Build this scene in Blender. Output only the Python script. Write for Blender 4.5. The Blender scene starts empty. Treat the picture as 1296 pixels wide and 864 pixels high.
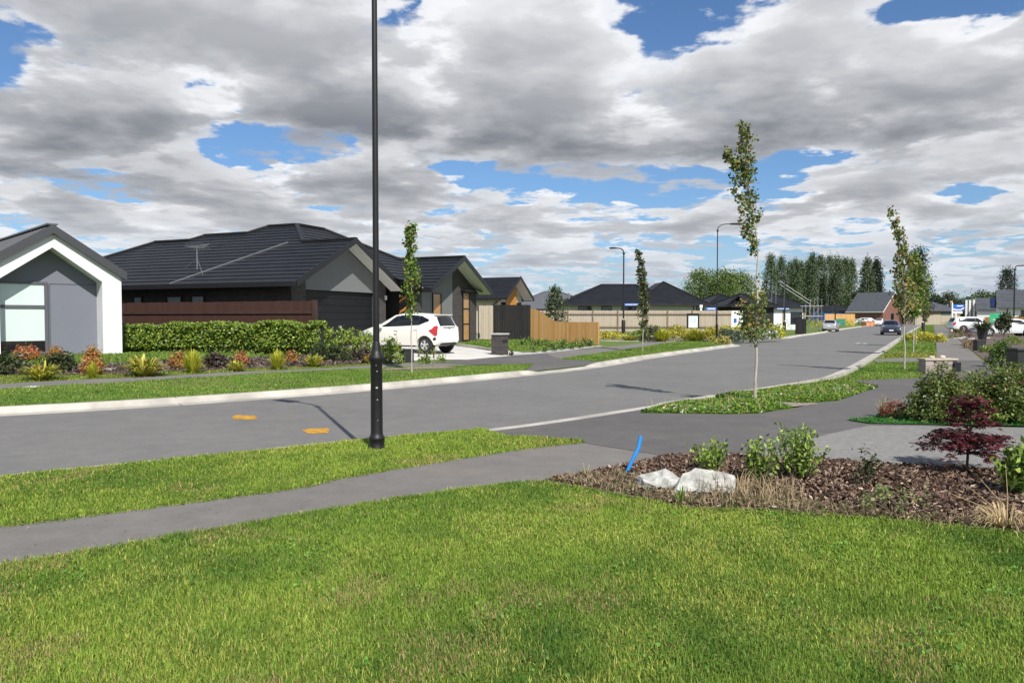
import bpy, bmesh, math, random
import numpy as np
from mathutils import Vector, Matrix
from mathutils.geometry import tessellate_polygon

R = math.radians
SC = bpy.context.scene
COL = SC.collection
rng = np.random.default_rng(11)
random.seed(11)

# ------------------------------------------------------------------ camera
FPX, CU, CV, HOR, EYE = 950.0, 648.0, 432.0, 402.0, 1.55
PITCH = math.atan((CV - HOR) / FPX)
cam = bpy.data.cameras.new('camera')
cam.sensor_width = 36.0
cam.lens = FPX / 1296.0 * 36.0
cam.clip_start, cam.clip_end = 0.05, 20000.0
camo = bpy.data.objects.new('camera', cam)
COL.objects.link(camo)
camo.location = (0, 0, EYE)
camo.rotation_euler = (math.pi / 2 - PITCH, 0, 0)
SC.camera = camo

# ------------------------------------------------------------------ node helper
class S:
    """a node socket with arithmetic"""
    nt = None
    def __init__(self, s): self.s = s
    def _m(self, op, *o, clamp=False):
        n = S.nt.nodes.new('ShaderNodeMath'); n.operation = op; n.use_clamp = clamp
        for i, v in enumerate((self,) + o):
            if isinstance(v, S): S.nt.links.new(v.s, n.inputs[i])
            else: n.inputs[i].default_value = float(v)
        return S(n.outputs[0])
    def __add__(a, b): return a._m('ADD', b)
    __radd__ = __add__
    def __sub__(a, b): return a._m('SUBTRACT', b)
    def __rsub__(a, b): return (a * -1.0) + b
    def __mul__(a, b): return a._m('MULTIPLY', b)
    __rmul__ = __mul__
    def __truediv__(a, b): return a._m('DIVIDE', b)
    def clamp(a): return a._m('ADD', 0.0, clamp=True)
    def mx(a, b): return a._m('MAXIMUM', b)
    def mn(a, b): return a._m('MINIMUM', b)
    def sstep(a, e0, e1):
        n = S.nt.nodes.new('ShaderNodeMapRange'); n.interpolation_type = 'SMOOTHSTEP'
        S.nt.links.new(a.s, n.inputs[0])
        n.inputs[1].default_value, n.inputs[2].default_value = e0, e1
        n.inputs[3].default_value, n.inputs[4].default_value = 0, 1
        return S(n.outputs[0])

def noise(vec, scale, detail=4, rough=0.55, dist=0.0, out=0):
    n = S.nt.nodes.new('ShaderNodeTexNoise')
    n.inputs['Scale'].default_value = scale; n.inputs['Detail'].default_value = detail
    n.inputs['Roughness'].default_value = rough; n.inputs['Distortion'].default_value = dist
    if vec is not None: S.nt.links.new(vec.s, n.inputs['Vector'])
    return S(n.outputs[out])

def sepxyz(v):
    n = S.nt.nodes.new('ShaderNodeSeparateXYZ'); S.nt.links.new(v.s, n.inputs[0])
    return [S(o) for o in n.outputs]

def comb(x, y, z):
    n = S.nt.nodes.new('ShaderNodeCombineXYZ')
    for i, v in enumerate((x, y, z)):
        if isinstance(v, S): S.nt.links.new(v.s, n.inputs[i])
        else: n.inputs[i].default_value = v
    return S(n.outputs[0])

def mixc(f, a, b):
    n = S.nt.nodes.new('ShaderNodeMix'); n.data_type = 'RGBA'
    for i, v in ((0, f), (6, a), (7, b)):
        if isinstance(v, S): S.nt.links.new(v.s, n.inputs[i])
        elif i == 0: n.inputs[i].default_value = v
        else: n.inputs[i].default_value = (*v[:3], 1)
    return S(n.outputs[2])

# ------------------------------------------------------------------ world: Nishita sky and cumulus
SUN_EL, SUN_HEAD = 46.5, 158.5            # heading is clockwise from +Y (the view direction)
world = bpy.data.worlds.new('World'); SC.world = world
world.use_nodes = True
nt = world.node_tree; S.nt = nt
bg = nt.nodes['Background']
sky = nt.nodes.new('ShaderNodeTexSky'); sky.sky_type = 'NISHITA'; sky.sun_disc = False
sky.sun_elevation = R(SUN_EL); sky.sun_rotation = R(SUN_HEAD)
sky.air_density = 1.0; sky.dust_density = 0.6; sky.ozone_density = 2.0
SKY_STRENGTH = 0.1
def build_clouds():
    """cumulus deck: stacked slices of one 3-D noise between a flat base and domed tops, composited front to back"""
    tc = nt.nodes.new('ShaderNodeTexCoord')
    d = S(tc.outputs['Generated'])
    x, y, z = sepxyz(d)
    az = x._m('ARCTAN2', y) * 57.2958
    el = z._m('ARCSINE') * 57.2958
    zz = z.mx(0.0) + 0.115
    ux, uy = x / zz, y / zz
    wn = noise(comb(ux, uy, 7.0), 1.2, 4, 0.6); wn2 = noise(comb(ux, uy, 11.0), 1.2, 4, 0.6)
    wa = az + (wn - 0.5) * 9.0
    we = el + (wn2 - 0.5) * 4.0
    def blob(u, v, su, sv):
        ca = math.degrees(math.atan((u - CU) / FPX)); ce = math.degrees(math.atan((HOR - v) / math.hypot(FPX, u - CU)))
        sa = su / FPX * 57.3 * math.cos(R(ca)) ** 2; se = sv / FPX * 57.3
        dx = (wa - ca) / sa; dy = (we - ce) / se
        return ((dx * dx + dy * dy) * -1.0)._m('EXPONENT')
    def total(tab):
        t = None
        for (u, v, su, sv, a) in tab:
            b = blob(u, v, su, sv) * a
            t = b if t is None else t + b
        return t
    cov, sh = total(COVER), total(SHADE)
    low = 1.0 - el.sstep(2.0, 13.0)
    cov = cov - el.sstep(26.0, 42.0) * 0.7 - low * 0.28
    sh = sh + low * 0.06
    K = 9
    T = None; B = None
    for k in range(K):
        f = k / (K - 1)
        hk = 1.0 + 0.62 * f
        n = noise(comb(ux * hk, uy * hk, hk * 1.6 + CLOUD_SEED), CLOUD_SCALE, 7, 0.56, 0.12)
        th = 0.470 + 0.19 * f ** 1.4
        e = n + cov * 0.17 - th
        al = e.sstep(0.0, 0.06 if k else 0.09)
        lum = 0.46 + 0.84 * f ** 0.55 - e.sstep(0.03, 0.26) * (0.30 * (1 - f) - 0.08 * f)
        lum = lum + (n - 0.5) * 0.1
        w = al * 0.92
        if T is None: B = lum * w; T = 1.0 - w
        else:
            B = B + lum * w * T; T = T * (1.0 - w)
    a = 1.0 - T
    br = B / a.mx(0.02) + sh * 0.65
    t = br.mx(0.0).mn(1.0)
    ccol = mixc(t, CLOUD_DARK, CLOUD_LIGHT)
    haze = (1.0 - el.sstep(0.0, 8.0)) * 0.55
    skyc = S(sky.outputs[0])
    mul = nt.nodes.new('ShaderNodeMix'); mul.data_type = 'RGBA'; mul.blend_type = 'MULTIPLY'
    mul.inputs[0].default_value = 1.0
    nt.links.new(skyc.s, mul.inputs[6]); mul.inputs[7].default_value = (*SKY_TINT, 1)
    out = mixc(haze, mixc(a * el.sstep(-1.0, 1.0), S(mul.outputs[2]), ccol), (3.9, 4.8, 6.0))
    nt.links.new(out.s, bg.inputs[0])
CLOUD_SEED, CLOUD_SCALE = 3.0, 2.3
CLOUD_DARK, CLOUD_LIGHT = (1.95, 2.07, 2.35), (7.7, 7.8, 8.0)
SKY_TINT = (0.62, 0.80, 1.0)
# coverage of the cloud deck, (u, v, half width, half height, amount): clouds add, openings take away
COVER = [(420, 100, 380, 90, .45), (150, 200, 190, 60, .4), (1060, 110, 260, 80, .5), (680, 60, 110, 60, .4), (640, 160, 280, 40, .35),
         (470, 215, 110, 30, .35), (690, 243, 50, 22, .35), (1060, 225, 90, 35, .4), (1180, 265, 60, 30, .45), (700, 275, 220, 24, .3),
         (250, 270, 300, 30, .3), (1250, 190, 120, 45, .3), (600, 320, 900, 30, .18), (1000, 290, 200, 20, .25),
         (5, 66, 66, 44, -1.2), (848, 20, 92, 54, -1.3), (935, 60, 30, 26, -.5), (1200, -2, 130, 14, -.8), (375, 184, 95, 26, -1.5), (830, 224, 140, 34, -1.2),
         (985, 208, 60, 20, -.55), (150, 236, 70, 14, -.9), (300, 325, 60, 14, -.2), (610, 215, 60, 18, -.8), (1265, 240, 60, 20, -1.0), (900, 305, 140, 14, -.6), (450, 270, 120, 10, -.5), (1060, 195, 60, 12, -.6),
         (10, 285, 40, 12, -.4)]
SHADE = [(330, 30, 260, 45, .10), (760, 45, 90, 55, .32), (480, 40, 160, 30, .12), (650, 20, 120, 40, .22), (300, 165, 330, 36, -.30), (620, 185, 220, 26, -.34),
         (180, 130, 130, 18, .26), (130, 215, 200, 34, -.30), (60, 180, 80, 26, -.10), (970, 45, 130, 42, .36), (1180, 50, 140, 40, .32),
         (1050, 165, 230, 34, -.34), (870, 185, 70, 16, -.2), (1230, 110, 90, 40, .10), (470, 203, 90, 12, .20), (480, 238, 100, 14, -.16), (690, 238, 46, 14, .28),
         (1060, 212, 70, 14, .22), (1190, 250, 46, 18, .42), (1060, 252, 110, 16, -.14), (1010, 280, 120, 12, -.08), (740, 268, 130, 10, .16),
         (250, 285, 230, 18, .04), (820, 95, 60, 40, .2), (1280, 270, 40, 14, .25), (360, 95, 200, 30, -.06)]
build_clouds()
bg.inputs[1].default_value = SKY_STRENGTH

sun = bpy.data.lights.new('sun', 'SUN'); sun.energy = 5.0; sun.angle = R(0.53); sun.color = (1.0, 0.95, 0.87)
suno = bpy.data.objects.new('sun', sun); COL.objects.link(suno)
sd = Vector((math.sin(R(SUN_HEAD)) * math.cos(R(SUN_EL)), math.cos(R(SUN_HEAD)) * math.cos(R(SUN_EL)), math.sin(R(SUN_EL))))
suno.rotation_euler = sd.to_track_quat('Z', 'Y').to_euler()
suno.location = sd * 60
SC.view_settings.view_transform = 'Standard'; SC.view_settings.look = 'None'
SC.view_settings.gamma = 1.0; SC.view_settings.use_curve_mapping = False
SC.view_settings.exposure = 0.28
SC.cycles.max_bounces = 6; SC.cycles.transparent_max_bounces = 6

# ------------------------------------------------------------------ where a point of the photograph stands
def ray(u, v):
    a, b = (u - CU) / FPX, -(v - CV) / FPX
    return np.array([a, math.cos(PITCH) + b * math.sin(PITCH), -math.sin(PITCH) + b * math.cos(PITCH)])
def G(u, v, z=0.0):
    d = ray(u, v); t = (z - EYE) / d[2]
    return np.array([d[0] * t, d[1] * t, z])
def atY(u, v, Y):
    d = ray(u, v); t = Y / d[1]
    return np.array([d[0] * t, Y, EYE + d[2] * t])
def cr(pts, n=8):
    """Catmull-Rom through points"""
    p = np.array(pts, float)
    p = np.vstack([2 * p[0] - p[1], p, 2 * p[-1] - p[-2]])
    out = []
    for i in range(1, len(p) - 2):
        for t in np.linspace(0, 1, n, endpoint=False):
            a, b, c, d = p[i - 1], p[i], p[i + 1], p[i + 2]
            out.append(0.5 * ((2 * b) + (-a + c) * t + (2 * a - 5 * b + 4 * c - d) * t * t + (-a + 3 * b - 3 * c + d) * t ** 3))
    out.append(p[-2])
    return np.array(out)
def sm(t):
    t = np.clip(t, 0, 1); return t * t * (3 - 2 * t)
def pl_dist(P, x, y):
    """distance from (x,y) to polyline P"""
    x, y = np.asarray(x, float), np.asarray(y, float)
    best = np.full(x.shape, 1e9)
    for (ax, ay), (bx, by) in zip(P[:-1, :2], P[1:, :2]):
        dx, dy = bx - ax, by - ay
        t = np.clip(((x - ax) * dx + (y - ay) * dy) / (dx * dx + dy * dy + 1e-12), 0, 1)
        best = np.minimum(best, np.hypot(x - ax - t * dx, y - ay - t * dy))
    return best

# ------------------------------------------------------------------ materials
def newmat(name):
    m = bpy.data.materials.new(name); m.use_nodes = True
    S.nt = m.node_tree
    return m, m.node_tree.nodes['Principled BSDF']
def setb(b, bname, v):
    if isinstance(v, S): S.nt.links.new(v.s, b.inputs[bname])
    elif isinstance(v, (tuple, list)): b.inputs[bname].default_value = (*v[:3], 1)
    else: b.inputs[bname].default_value = v
def bump(b, h, strength=0.3, dist=0.02):
    n = S.nt.nodes.new('ShaderNodeBump'); n.inputs['Strength'].default_value = strength; n.inputs['Distance'].default_value = dist
    S.nt.links.new(h.s, n.inputs['Height']); S.nt.links.new(n.outputs[0], b.inputs['Normal'])
def objco():
    return S(S.nt.nodes.new('ShaderNodeTexCoord').outputs['Object'])
def M(name, c, rough=0.6, var=0.12, scale=4.0, bmp=0.0, bscale=60.0, metal=0.0, c2=None, spec=0.5, coat=0.0, detail=5, stretch=None):
    m, b = newmat(name)
    co = objco()
    if stretch:
        xs = sepxyz(co); co = comb(xs[0] * stretch[0], xs[1] * stretch[1], xs[2] * stretch[2])
    f = noise(co, scale, detail, 0.6)
    lo = tuple(v * (1 - var) for v in c); hi = c2 or tuple(min(1, v * (1 + var)) for v in c)
    setb(b, 'Base Color', mixc(f.sstep(0.3, 0.7), lo, hi))
    b.inputs['Roughness'].default_value = rough; b.inputs['Metallic'].default_value = metal
    b.inputs['Specular IOR Level'].default_value = spec
    if coat: b.inputs['Coat Weight'].default_value = coat; b.inputs['Coat Roughness'].default_value = 0.05
    if bmp: bump(b, noise(co, bscale, 4, 0.6), bmp)
    return m
def leafmat(name, trans=0.3, rough=0.5, spec=0.35):
    """foliage: the colour of each leaf is its own (vertex colour holds leaf-to-leaf variation)"""
    m, b = newmat(name)
    at = S.nt.nodes.new('ShaderNodeAttribute'); at.attribute_name = 'Col'
    c = S(at.outputs['Color'])
    setb(b, 'Base Color', c); b.inputs['Roughness'].default_value = rough; b.inputs['Specular IOR Level'].default_value = spec
    tr = S.nt.nodes.new('ShaderNodeBsdfTranslucent'); S.nt.links.new(c.s, tr.inputs[0])
    mx = S.nt.nodes.new('ShaderNodeMixShader'); mx.inputs[0].default_value = trans
    S.nt.links.new(b.outputs[0], mx.inputs[1]); S.nt.links.new(tr.outputs[0], mx.inputs[2])
    S.nt.links.new(mx.outputs[0], S.nt.nodes['Material Output'].inputs[0])
    return m

# ------------------------------------------------------------------ mesh builders
class MB:
    def __init__(self): self.v, self.f, self.fm = [], [], []
    def face(self, pts, mi=0):
        n = len(self.v); self.v += [tuple(p) for p in pts]; self.f.append(list(range(n, n + len(pts)))); self.fm.append(mi)
    def grid(self, rows, closed=False, mi=0, flip=False):
        n = len(self.v); w = len(rows[0])
        for r in rows: self.v += [tuple(p) for p in r]
        for i in range(len(rows) - 1):
            for j in range(w if closed else w - 1):
                a, b = n + i * w + j, n + i * w + (j + 1) % w
                q = [a, b, b + w, a + w]
                self.f.append(q[::-1] if flip else q); self.fm.append(mi)
    def box(self, x0, x1, y0, y1, z0, z1, mi=0, mat=None):
        P = [(x0, y0, z0), (x1, y0, z0), (x1, y1, z0), (x0, y1, z0), (x0, y0, z1), (x1, y0, z1), (x1, y1, z1), (x0, y1, z1)]
        if mat is not None: P = [tuple(mat @ Vector(p)) for p in P]
        n = len(self.v); self.v += P
        for q in ((0, 3, 2, 1), (4, 5, 6, 7), (0, 1, 5, 4), (1, 2, 6, 5), (2, 3, 7, 6), (3, 0, 4, 7)):
            self.f.append([n + k for k in q]); self.fm.append(mi)
    def bar(self, a, b, w, h, mi=0, up=(0, 0, 1)):
        """rectangular bar from a to b"""
        a, b = Vector(a), Vector(b); d = (b - a); L = d.length; d.normalize()
        s = d.cross(Vector(up)); s.normalize() if s.length > 1e-6 else None
        if s.length < 1e-6: s = Vector((1, 0, 0))
        t = s.cross(d)
        m = Matrix((( s.x, d.x, t.x, a.x), (s.y, d.y, t.y, a.y), (s.z, d.z, t.z, a.z), (0, 0, 0, 1)))
        self.box(-w / 2, w / 2, 0, L, -h / 2, h / 2, mi, m)
    def tube(self, path, rad, seg=10, mi=0, cap=True):
        P = [Vector(p) for p in path]; rad = rad if hasattr(rad, '__len__') else [rad] * len(P)
        rows = []; s = None
        for i, p in enumerate(P):
            d = (P[min(i + 1, len(P) - 1)] - P[max(i - 1, 0)]).normalized()
            if s is None: s = d.cross(Vector((0, 1, 0.01)) if abs(d.z) > 0.7 else Vector((0, 0, 1)))
            s = (s - d * s.dot(d)).normalized()
            t = d.cross(s)
            rows.append([tuple(p + (s * math.cos(a) + t * math.sin(a)) * rad[i]) for a in [2 * math.pi * k / seg for k in range(seg)]])
        self.grid(rows, True, mi)
        if cap:
            self.face(rows[0][::-1], mi); self.face(rows[-1], mi)
    def lathe(self, prof, seg=20, c=(0, 0, 0), mi=0):
        rows = [[(c[0] + r * math.cos(a), c[1] + r * math.sin(a), c[2] + z) for a in [2 * math.pi * k / seg for k in range(seg)]] for r, z in prof]
        self.grid(rows, True, mi); self.face(rows[0][::-1], mi); self.face(rows[-1], mi)
    def disc_lathe_y(self, prof, c, seg=28, mi=0, sgn=1):
        """revolve (r, offset) profile about the y axis"""
        rows = [[(c[0] + r * math.cos(a), c[1] + sgn * o, c[2] + r * math.sin(a)) for a in [2 * math.pi * k / seg for k in range(seg)]] for r, o in prof]
        self.grid(rows, True, mi, flip=sgn > 0)
    def prism(self, poly, y0, y1, mi=0):
        """polygon in x,z extruded along y"""
        n = len(poly)
        a = [(p[0], y0, p[1]) for p in poly]; b = [(p[0], y1, p[1]) for p in poly]
        self.face(a, mi); self.face(b[::-1], mi)
        for i in range(n):
            j = (i + 1) % n; self.face([a[i], b[i], b[j], a[j]], mi)
    def build(self, name, mats, parent=None, smooth=False, loc=None, merge=False, bevel=0.0):
        me = bpy.data.meshes.new(name); me.from_pydata(self.v, [], self.f); me.update()
        mats = mats if isinstance(mats, (list, tuple)) else [mats]
        for m in mats: me.materials.append(m)
        me.polygons.foreach_set('material_index', self.fm)
        bm = bmesh.new(); bm.from_mesh(me)
        if merge or bevel: bmesh.ops.remove_doubles(bm, verts=bm.verts, dist=1e-4)
        bmesh.ops.recalc_face_normals(bm, faces=bm.faces)
        if bevel:
            ed = [e for e in bm.edges if len(e.link_faces) == 2 and e.calc_face_angle(0) > 0.6]
            bmesh.ops.bevel(bm, geom=ed, offset=bevel, segments=2, affect='EDGES', profile=0.6)
        bm.to_mesh(me); bm.free()
        if smooth:
            me.polygons.foreach_set('use_smooth', [True] * len(me.polygons))
            try: me.set_sharp_from_angle(angle=R(40))
            except Exception: pass
        o = bpy.data.objects.new(name, me); COL.objects.link(o)
        if parent: o.parent = parent
        if loc is not None: o.location = loc
        return o

def np_mesh(name, V, F, mat, parent=None, cols=None, smooth=False):
    V = np.asarray(V, np.float32); F = np.asarray(F, np.int32)
    k = F.shape[1]
    me = bpy.data.meshes.new(name)
    me.vertices.add(len(V)); me.vertices.foreach_set('co', V.ravel())
    me.loops.add(F.size); me.loops.foreach_set('vertex_index', F.ravel())
    me.polygons.add(len(F)); me.polygons.foreach_set('loop_start', np.arange(0, F.size, k, dtype=np.int32))
    me.polygons.foreach_set('loop_total', np.full(len(F), k, np.int32))
    if smooth: me.polygons.foreach_set('use_smooth', np.ones(len(F), bool))
    if cols is not None:
        a = me.color_attributes.new('Col', 'FLOAT_COLOR', 'POINT')
        c = np.ones((len(V), 4), np.float32); c[:, :3] = cols
        a.data.foreach_set('color', c.ravel())
    me.update(calc_edges=True); me.validate()
    me.materials.append(mat)
    o = bpy.data.objects.new(name, me); COL.objects.link(o)
    if parent: o.parent = parent
    return o

def tag(o, label=None, cat=None, group=None, kind=None):
    if label: o['label'] = label
    if cat: o['category'] = cat
    if group: o['group'] = group
    if kind: o['kind'] = kind
    return o
def thing(name, label, cat, loc=(0, 0, 0), rz=0.0, group=None):
    o = bpy.data.objects.new(name, None); COL.objects.link(o)
    o.empty_display_size = 0.2
    o.location = loc; o.rotation_euler = (0, 0, rz)
    return tag(o, label, cat, group)
def copy_tree(o, parent=None):
    c = o.copy(); COL.objects.link(c)
    if parent is not None: c.parent = parent
    for ch in list(o.children): copy_tree(ch, c)
    return c
def dup(o, loc, rz=0.0, label=None, scale=None, group=None):
    c = copy_tree(o); c.location = loc; c.rotation_euler = (0, 0, rz)
    if scale is not None: c.scale = scale if hasattr(scale, '__len__') else (scale,) * 3
    if label: c['label'] = label
    if group: c['group'] = group
    return c

def sheet(name, pts, mat, zf, grid=1.0, skirt=0.0, off=0.0, kind='structure'):
    """a ground surface: polygon cut on a grid and laid on zf(x, y)"""
    pts = [(float(p[0]), float(p[1])) for p in pts]
    bm = bmesh.new()
    vs = [bm.verts.new((x, y, 0)) for x, y in pts]
    for tri in tessellate_polygon([[Vector((x, y, 0)) for x, y in pts]]):
        try: bm.faces.new([vs[i] for i in tri])
        except ValueError: pass
    P = np.array(pts)
    if grid:
        for ax in (0, 1):
            for c in np.arange(math.floor(P[:, ax].min() / grid) + 1, math.ceil(P[:, ax].max() / grid)) * grid:
                no = [0, 0, 0]; no[ax] = 1; co = [0, 0, 0]; co[ax] = c
                bmesh.ops.bisect_plane(bm, geom=bm.verts[:] + bm.edges[:] + bm.faces[:], dist=1e-5, plane_co=co, plane_no=no)
    XY = np.array([v.co[:2] for v in bm.verts])
    Z = zf(XY[:, 0], XY[:, 1]) + off
    for v, z in zip(bm.verts, np.broadcast_to(Z, (len(XY),))): v.co.z = z
    for f in bm.faces:
        f.normal_update()
        if f.normal.z < 0: f.normal_flip()
    if skirt:
        be = [e for e in bm.edges if len(e.link_faces) == 1]
        ret = bmesh.ops.extrude_edge_only(bm, edges=be)
        for g in ret['geom']:
            if isinstance(g, bmesh.types.BMVert): g.co.z -= skirt
    me = bpy.data.meshes.new(name); bm.to_mesh(me); bm.free(); me.materials.append(mat)
    o = bpy.data.objects.new(name, me); COL.objects.link(o)
    return tag(o, kind=kind)

def in_poly(P, x, y):
    P = np.asarray(P); ins = np.zeros(len(x), bool)
    j = len(P) - 1
    for i in range(len(P)):
        xi, yi, xj, yj = P[i, 0], P[i, 1], P[j, 0], P[j, 1]
        c = ((yi > y) != (yj > y)) & (x < (xj - xi) * (y - yi) / (yj - yi + 1e-12) + xi)
        ins ^= c; j = i
    return ins
def vnoise(x, y, s, seed=0):
    """smooth value noise in 2-D"""
    x, y = np.asarray(x) * s + seed * 17.3, np.asarray(y) * s - seed * 9.1
    xi, yi = np.floor(x).astype(int), np.floor(y).astype(int); fx, fy = x - xi, y - yi
    h = lambda a, b: np.modf(np.abs(np.sin(a * 127.1 + b * 311.7 + seed) * 43758.5453))[0]
    fx, fy = fx * fx * (3 - 2 * fx), fy * fy * (3 - 2 * fy)
    return (h(xi, yi) * (1 - fx) + h(xi + 1, yi) * fx) * (1 - fy) + (h(xi, yi + 1) * (1 - fx) + h(xi + 1, yi + 1) * fx) * fy

def leaf_quads(C, size, rg, aspect=0.5, nrm=None, flat=0.0, droop=None):
    """one folded-free diamond leaf per centre; returns verts, faces"""
    n = len(C)
    size = np.broadcast_to(size, (n,))
    N = rg.normal(size=(n, 3)); N[:, 2] += flat
    if nrm is not None: N = N * 0.7 + nrm
    N /= np.linalg.norm(N, axis=1)[:, None] + 1e-9
    T = rg.normal(size=(n, 3))
    if droop is not None: T[:, 2] += droop
    T -= N * (T * N).sum(1)[:, None]; T /= np.linalg.norm(T, axis=1)[:, None] + 1e-9
    B = np.cross(N, T)
    L = size[:, None]; W = (size * aspect)[:, None]
    V = np.stack([C - T * L * .5, C + B * W * .5 - T * L * 0.05 + N * L * .06, C + T * L * .5, C - B * W * .5 - T * L * 0.05 + N * L * .06], 1).reshape(-1, 3)
    F = np.arange(n * 4).reshape(-1, 4)
    return V, F
def leaf_cols(n, pal, rg, jit=0.15, per=4):
    """pal: list of (colour, weight)"""
    w = np.array([p[1] for p in pal], float); w /= w.sum()
    idx = rg.choice(len(pal), n, p=w)
    c = np.array([p[0] for p in pal])[idx] * (1 + rg.normal(size=(n, 1)) * jit)
    return np.repeat(np.clip(c * 1.4, 0.003, 0.8), per, axis=0)
# ================================================================== GROUND
ROADZ = -0.10
FK = cr([(-520, 549), (-300, 540), (0, 524), (160, 515), (300, 505.5), (400, 498), (480, 491.5), (620, 478.5), (740, 465.6), (817, 453.3), (894, 442.5), (930, 437.8)], 8)
FKw = np.array([G(u, v, ROADZ) for u, v in FK])
# the corner into the side street, then along it
SSD = np.array([-0.90, 0.436])
c0 = FKw[-1][:2]; d0 = FKw[-1][:2] - FKw[-3][:2]; d0 /= np.linalg.norm(d0)
corner = [c0 + d0 * 2.6 + SSD * 1.0, c0 + d0 * 3.6 + SSD * 3.2, c0 + d0 * 3.7 + SSD * 6, c0 + d0 * 3.4 + SSD * 30]
FKw = np.vstack([FKw, [[*p, ROADZ] for p in cr([c0] + corner, 6)[1:]]])
FKu = np.concatenate([FK[:, 0], np.full(len(FKw) - len(FK), 2000.0)])
F2px = [(991, 428.3), (1010, 425.4), (1034, 422.2), (1067, 416.7), (1090, 413.6), (1120, 410.2), (1150, 407.2)]
F2w = np.array([G(u, v, ROADZ) for u, v in F2px])
m0 = F2w[0][:2]
F2c = [m0 + SSD * 44 + np.array([.3, .6]), m0 + SSD * 20 + np.array([.3, .6]), m0 + SSD * 5 + np.array([.2, .35]), m0 + SSD * 2.2]
dl = F2w[-1][:2] - F2w[-2][:2]; dl /= np.linalg.norm(dl)
F2w = np.vstack([[[*p, ROADZ] for p in F2c], F2w, [[*(F2w[-1][:2] + dl * 120), ROADZ]]])
F2w = cr(F2w, 6)
NK = cr([(-700, 706), (-400, 662), (0, 614), (200, 593), (430, 568), (520, 558.5), (600, 550.5), (700, 537.5), (805, 521.0), (880, 509), (960, 496.5), (1042, 482),
         (1076, 470), (1110, 450), (1142, 428), (1158, 417), (1168, 411.5)], 8)
NKw = np.array([G(u, v, ROADZ) for u, v in NK]); NKu = NK[:, 0]
dn = NKw[-1][:2] - NKw[-9][:2]; dn /= np.linalg.norm(dn)
NKw = np.vstack([NKw, [[*(NKw[-1][:2] + dn * 200), ROADZ]]]); NKu = np.append(NKu, 3000)

def normals(P, sgn):
    T = np.gradient(P[:, :2], axis=0); T /= np.linalg.norm(T, axis=1)[:, None]
    return np.stack([-T[:, 1], T[:, 0]], 1) * sgn
def offs(P, d, sgn):
    return P[:, :2] + normals(P, sgn) * d

def Hl(x, y):
    d = pl_dist(FKw, x, y)
    return 0.32 * sm(d / 14.0) + 0.12 * sm((d - 14) / 25.0) - 0.055 * (1 - sm((d - 0.1) / 1.0))
def Hl2(x, y):
    d = pl_dist(F2w, x, y)
    return 0.10 * sm(d / 8.0) - 0.055 * (1 - sm((d - 0.1) / 1.0))
def Hr(x, y):
    d = pl_dist(NKw, x, y)
    return -0.055 * (1 - sm((d - 0.1) / 1.0))
def Hup(H):
    """the level of a raised verge: as H but without the dropped edge"""
    def f(x, y):
        P = {Hl: FKw, Hl2: F2w, Hr: NKw}[H]
        return H(x, y) + 0.055 * (1 - sm((pl_dist(P, x, y) - 0.1) / 1.0))
    return f
def on(H, u, v):
    """ground point under a pixel"""
    z = 0.0
    for _ in range(14):
        p = G(u, v, z); z = float(H(np.array([p[0]]), np.array([p[1]]))[0])
    return np.array([p[0], p[1], z])
UL, UL2, UR = Hup(Hl), Hup(Hl2), Hup(Hr)
def gz(H, x, y): return float(H(np.array([float(x)]), np.array([float(y)]))[0])

# ---- materials of the ground
def asphalt(name, c, speck=0.5, patch=0.2, warm=0.0, streak=None):
    m, b = newmat(name); co = objco()
    n1 = noise(co, 0.35, 5, 0.6); n2 = noise(co, 90.0, 3, 0.7); n3 = noise(co, 3.0, 5, 0.65); n5 = noise(co, 16.0, 4, 0.7); n4 = noise(co, 0.9, 3, 0.5)
    f = 1.0 + (n1 - 0.5) * patch * 2 + (n3 - 0.5) * patch * 2.2 + (n2 - 0.5) * speck * 1.6 + (n5 - 0.5) * speck * 0.9
    spots = noise(co, 9.0, 4, 0.7).sstep(0.66, 0.74) * 0.14
    f = f - spots + noise(co, 26.0, 2, 0.5).sstep(0.70, 0.76) * 0.25
    cc = comb(f * c[0], f * c[1], f * c[2])
    if warm: cc = mixc(n4.sstep(0.5, 0.75) * warm, cc, (0.22, 0.19, 0.15))
    setb(b, 'Base Color', cc); b.inputs['Roughness'].default_value = 0.82; b.inputs['Specular IOR Level'].default_value = 0.3
    bump(b, n2 + n3 * 0.4, 0.35, 0.006)
    return m
m_road = asphalt('road_asphalt', (0.158, 0.154, 0.146))
m_path = asphalt('path_asphalt', (0.165, 0.154, 0.143), 0.35, 0.24, 0.35)
m_cross = asphalt('crossing_asphalt', (0.108, 0.102, 0.098), 0.4, 0.26, 0.2)
m_gravel = asphalt('exposed_aggregate', (0.205, 0.20, 0.188), 1.3, 0.08)
m_conc = M('kerb_concrete', (0.38, 0.36, 0.315), 0.85, 0.2, 1.1, 0.35, 40, c2=(0.50, 0.47, 0.415))
m_drive = M('pale_concrete', (0.56, 0.54, 0.50), 0.8, 0.08, 1.0, 0.1, 60)
def turf(name, c, dry=(0.24, 0.22, 0.08), k=0.5, seed=0.0):
    m, b = newmat(name); co = objco()
    n1 = noise(co, 0.5, 4, 0.6); n2 = noise(co, 4.0, 5, 0.65); n3 = noise(co, 38.0, 4, 0.7)
    f = 0.72 + n2 * 0.35 + (n3 - 0.5) * 0.9
    cc = comb(f * c[0], f * c[1], f * c[2])
    cc = mixc((n1 * 0.6 + n2 * 0.4).sstep(0.52, 0.72) * k, cc, dry)
    setb(b, 'Base Color', cc); b.inputs['Roughness'].default_value = 0.9; b.inputs['Specular IOR Level'].default_value = 0.15
    bump(b, n3, 0.8, 0.03)
    return m
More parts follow.
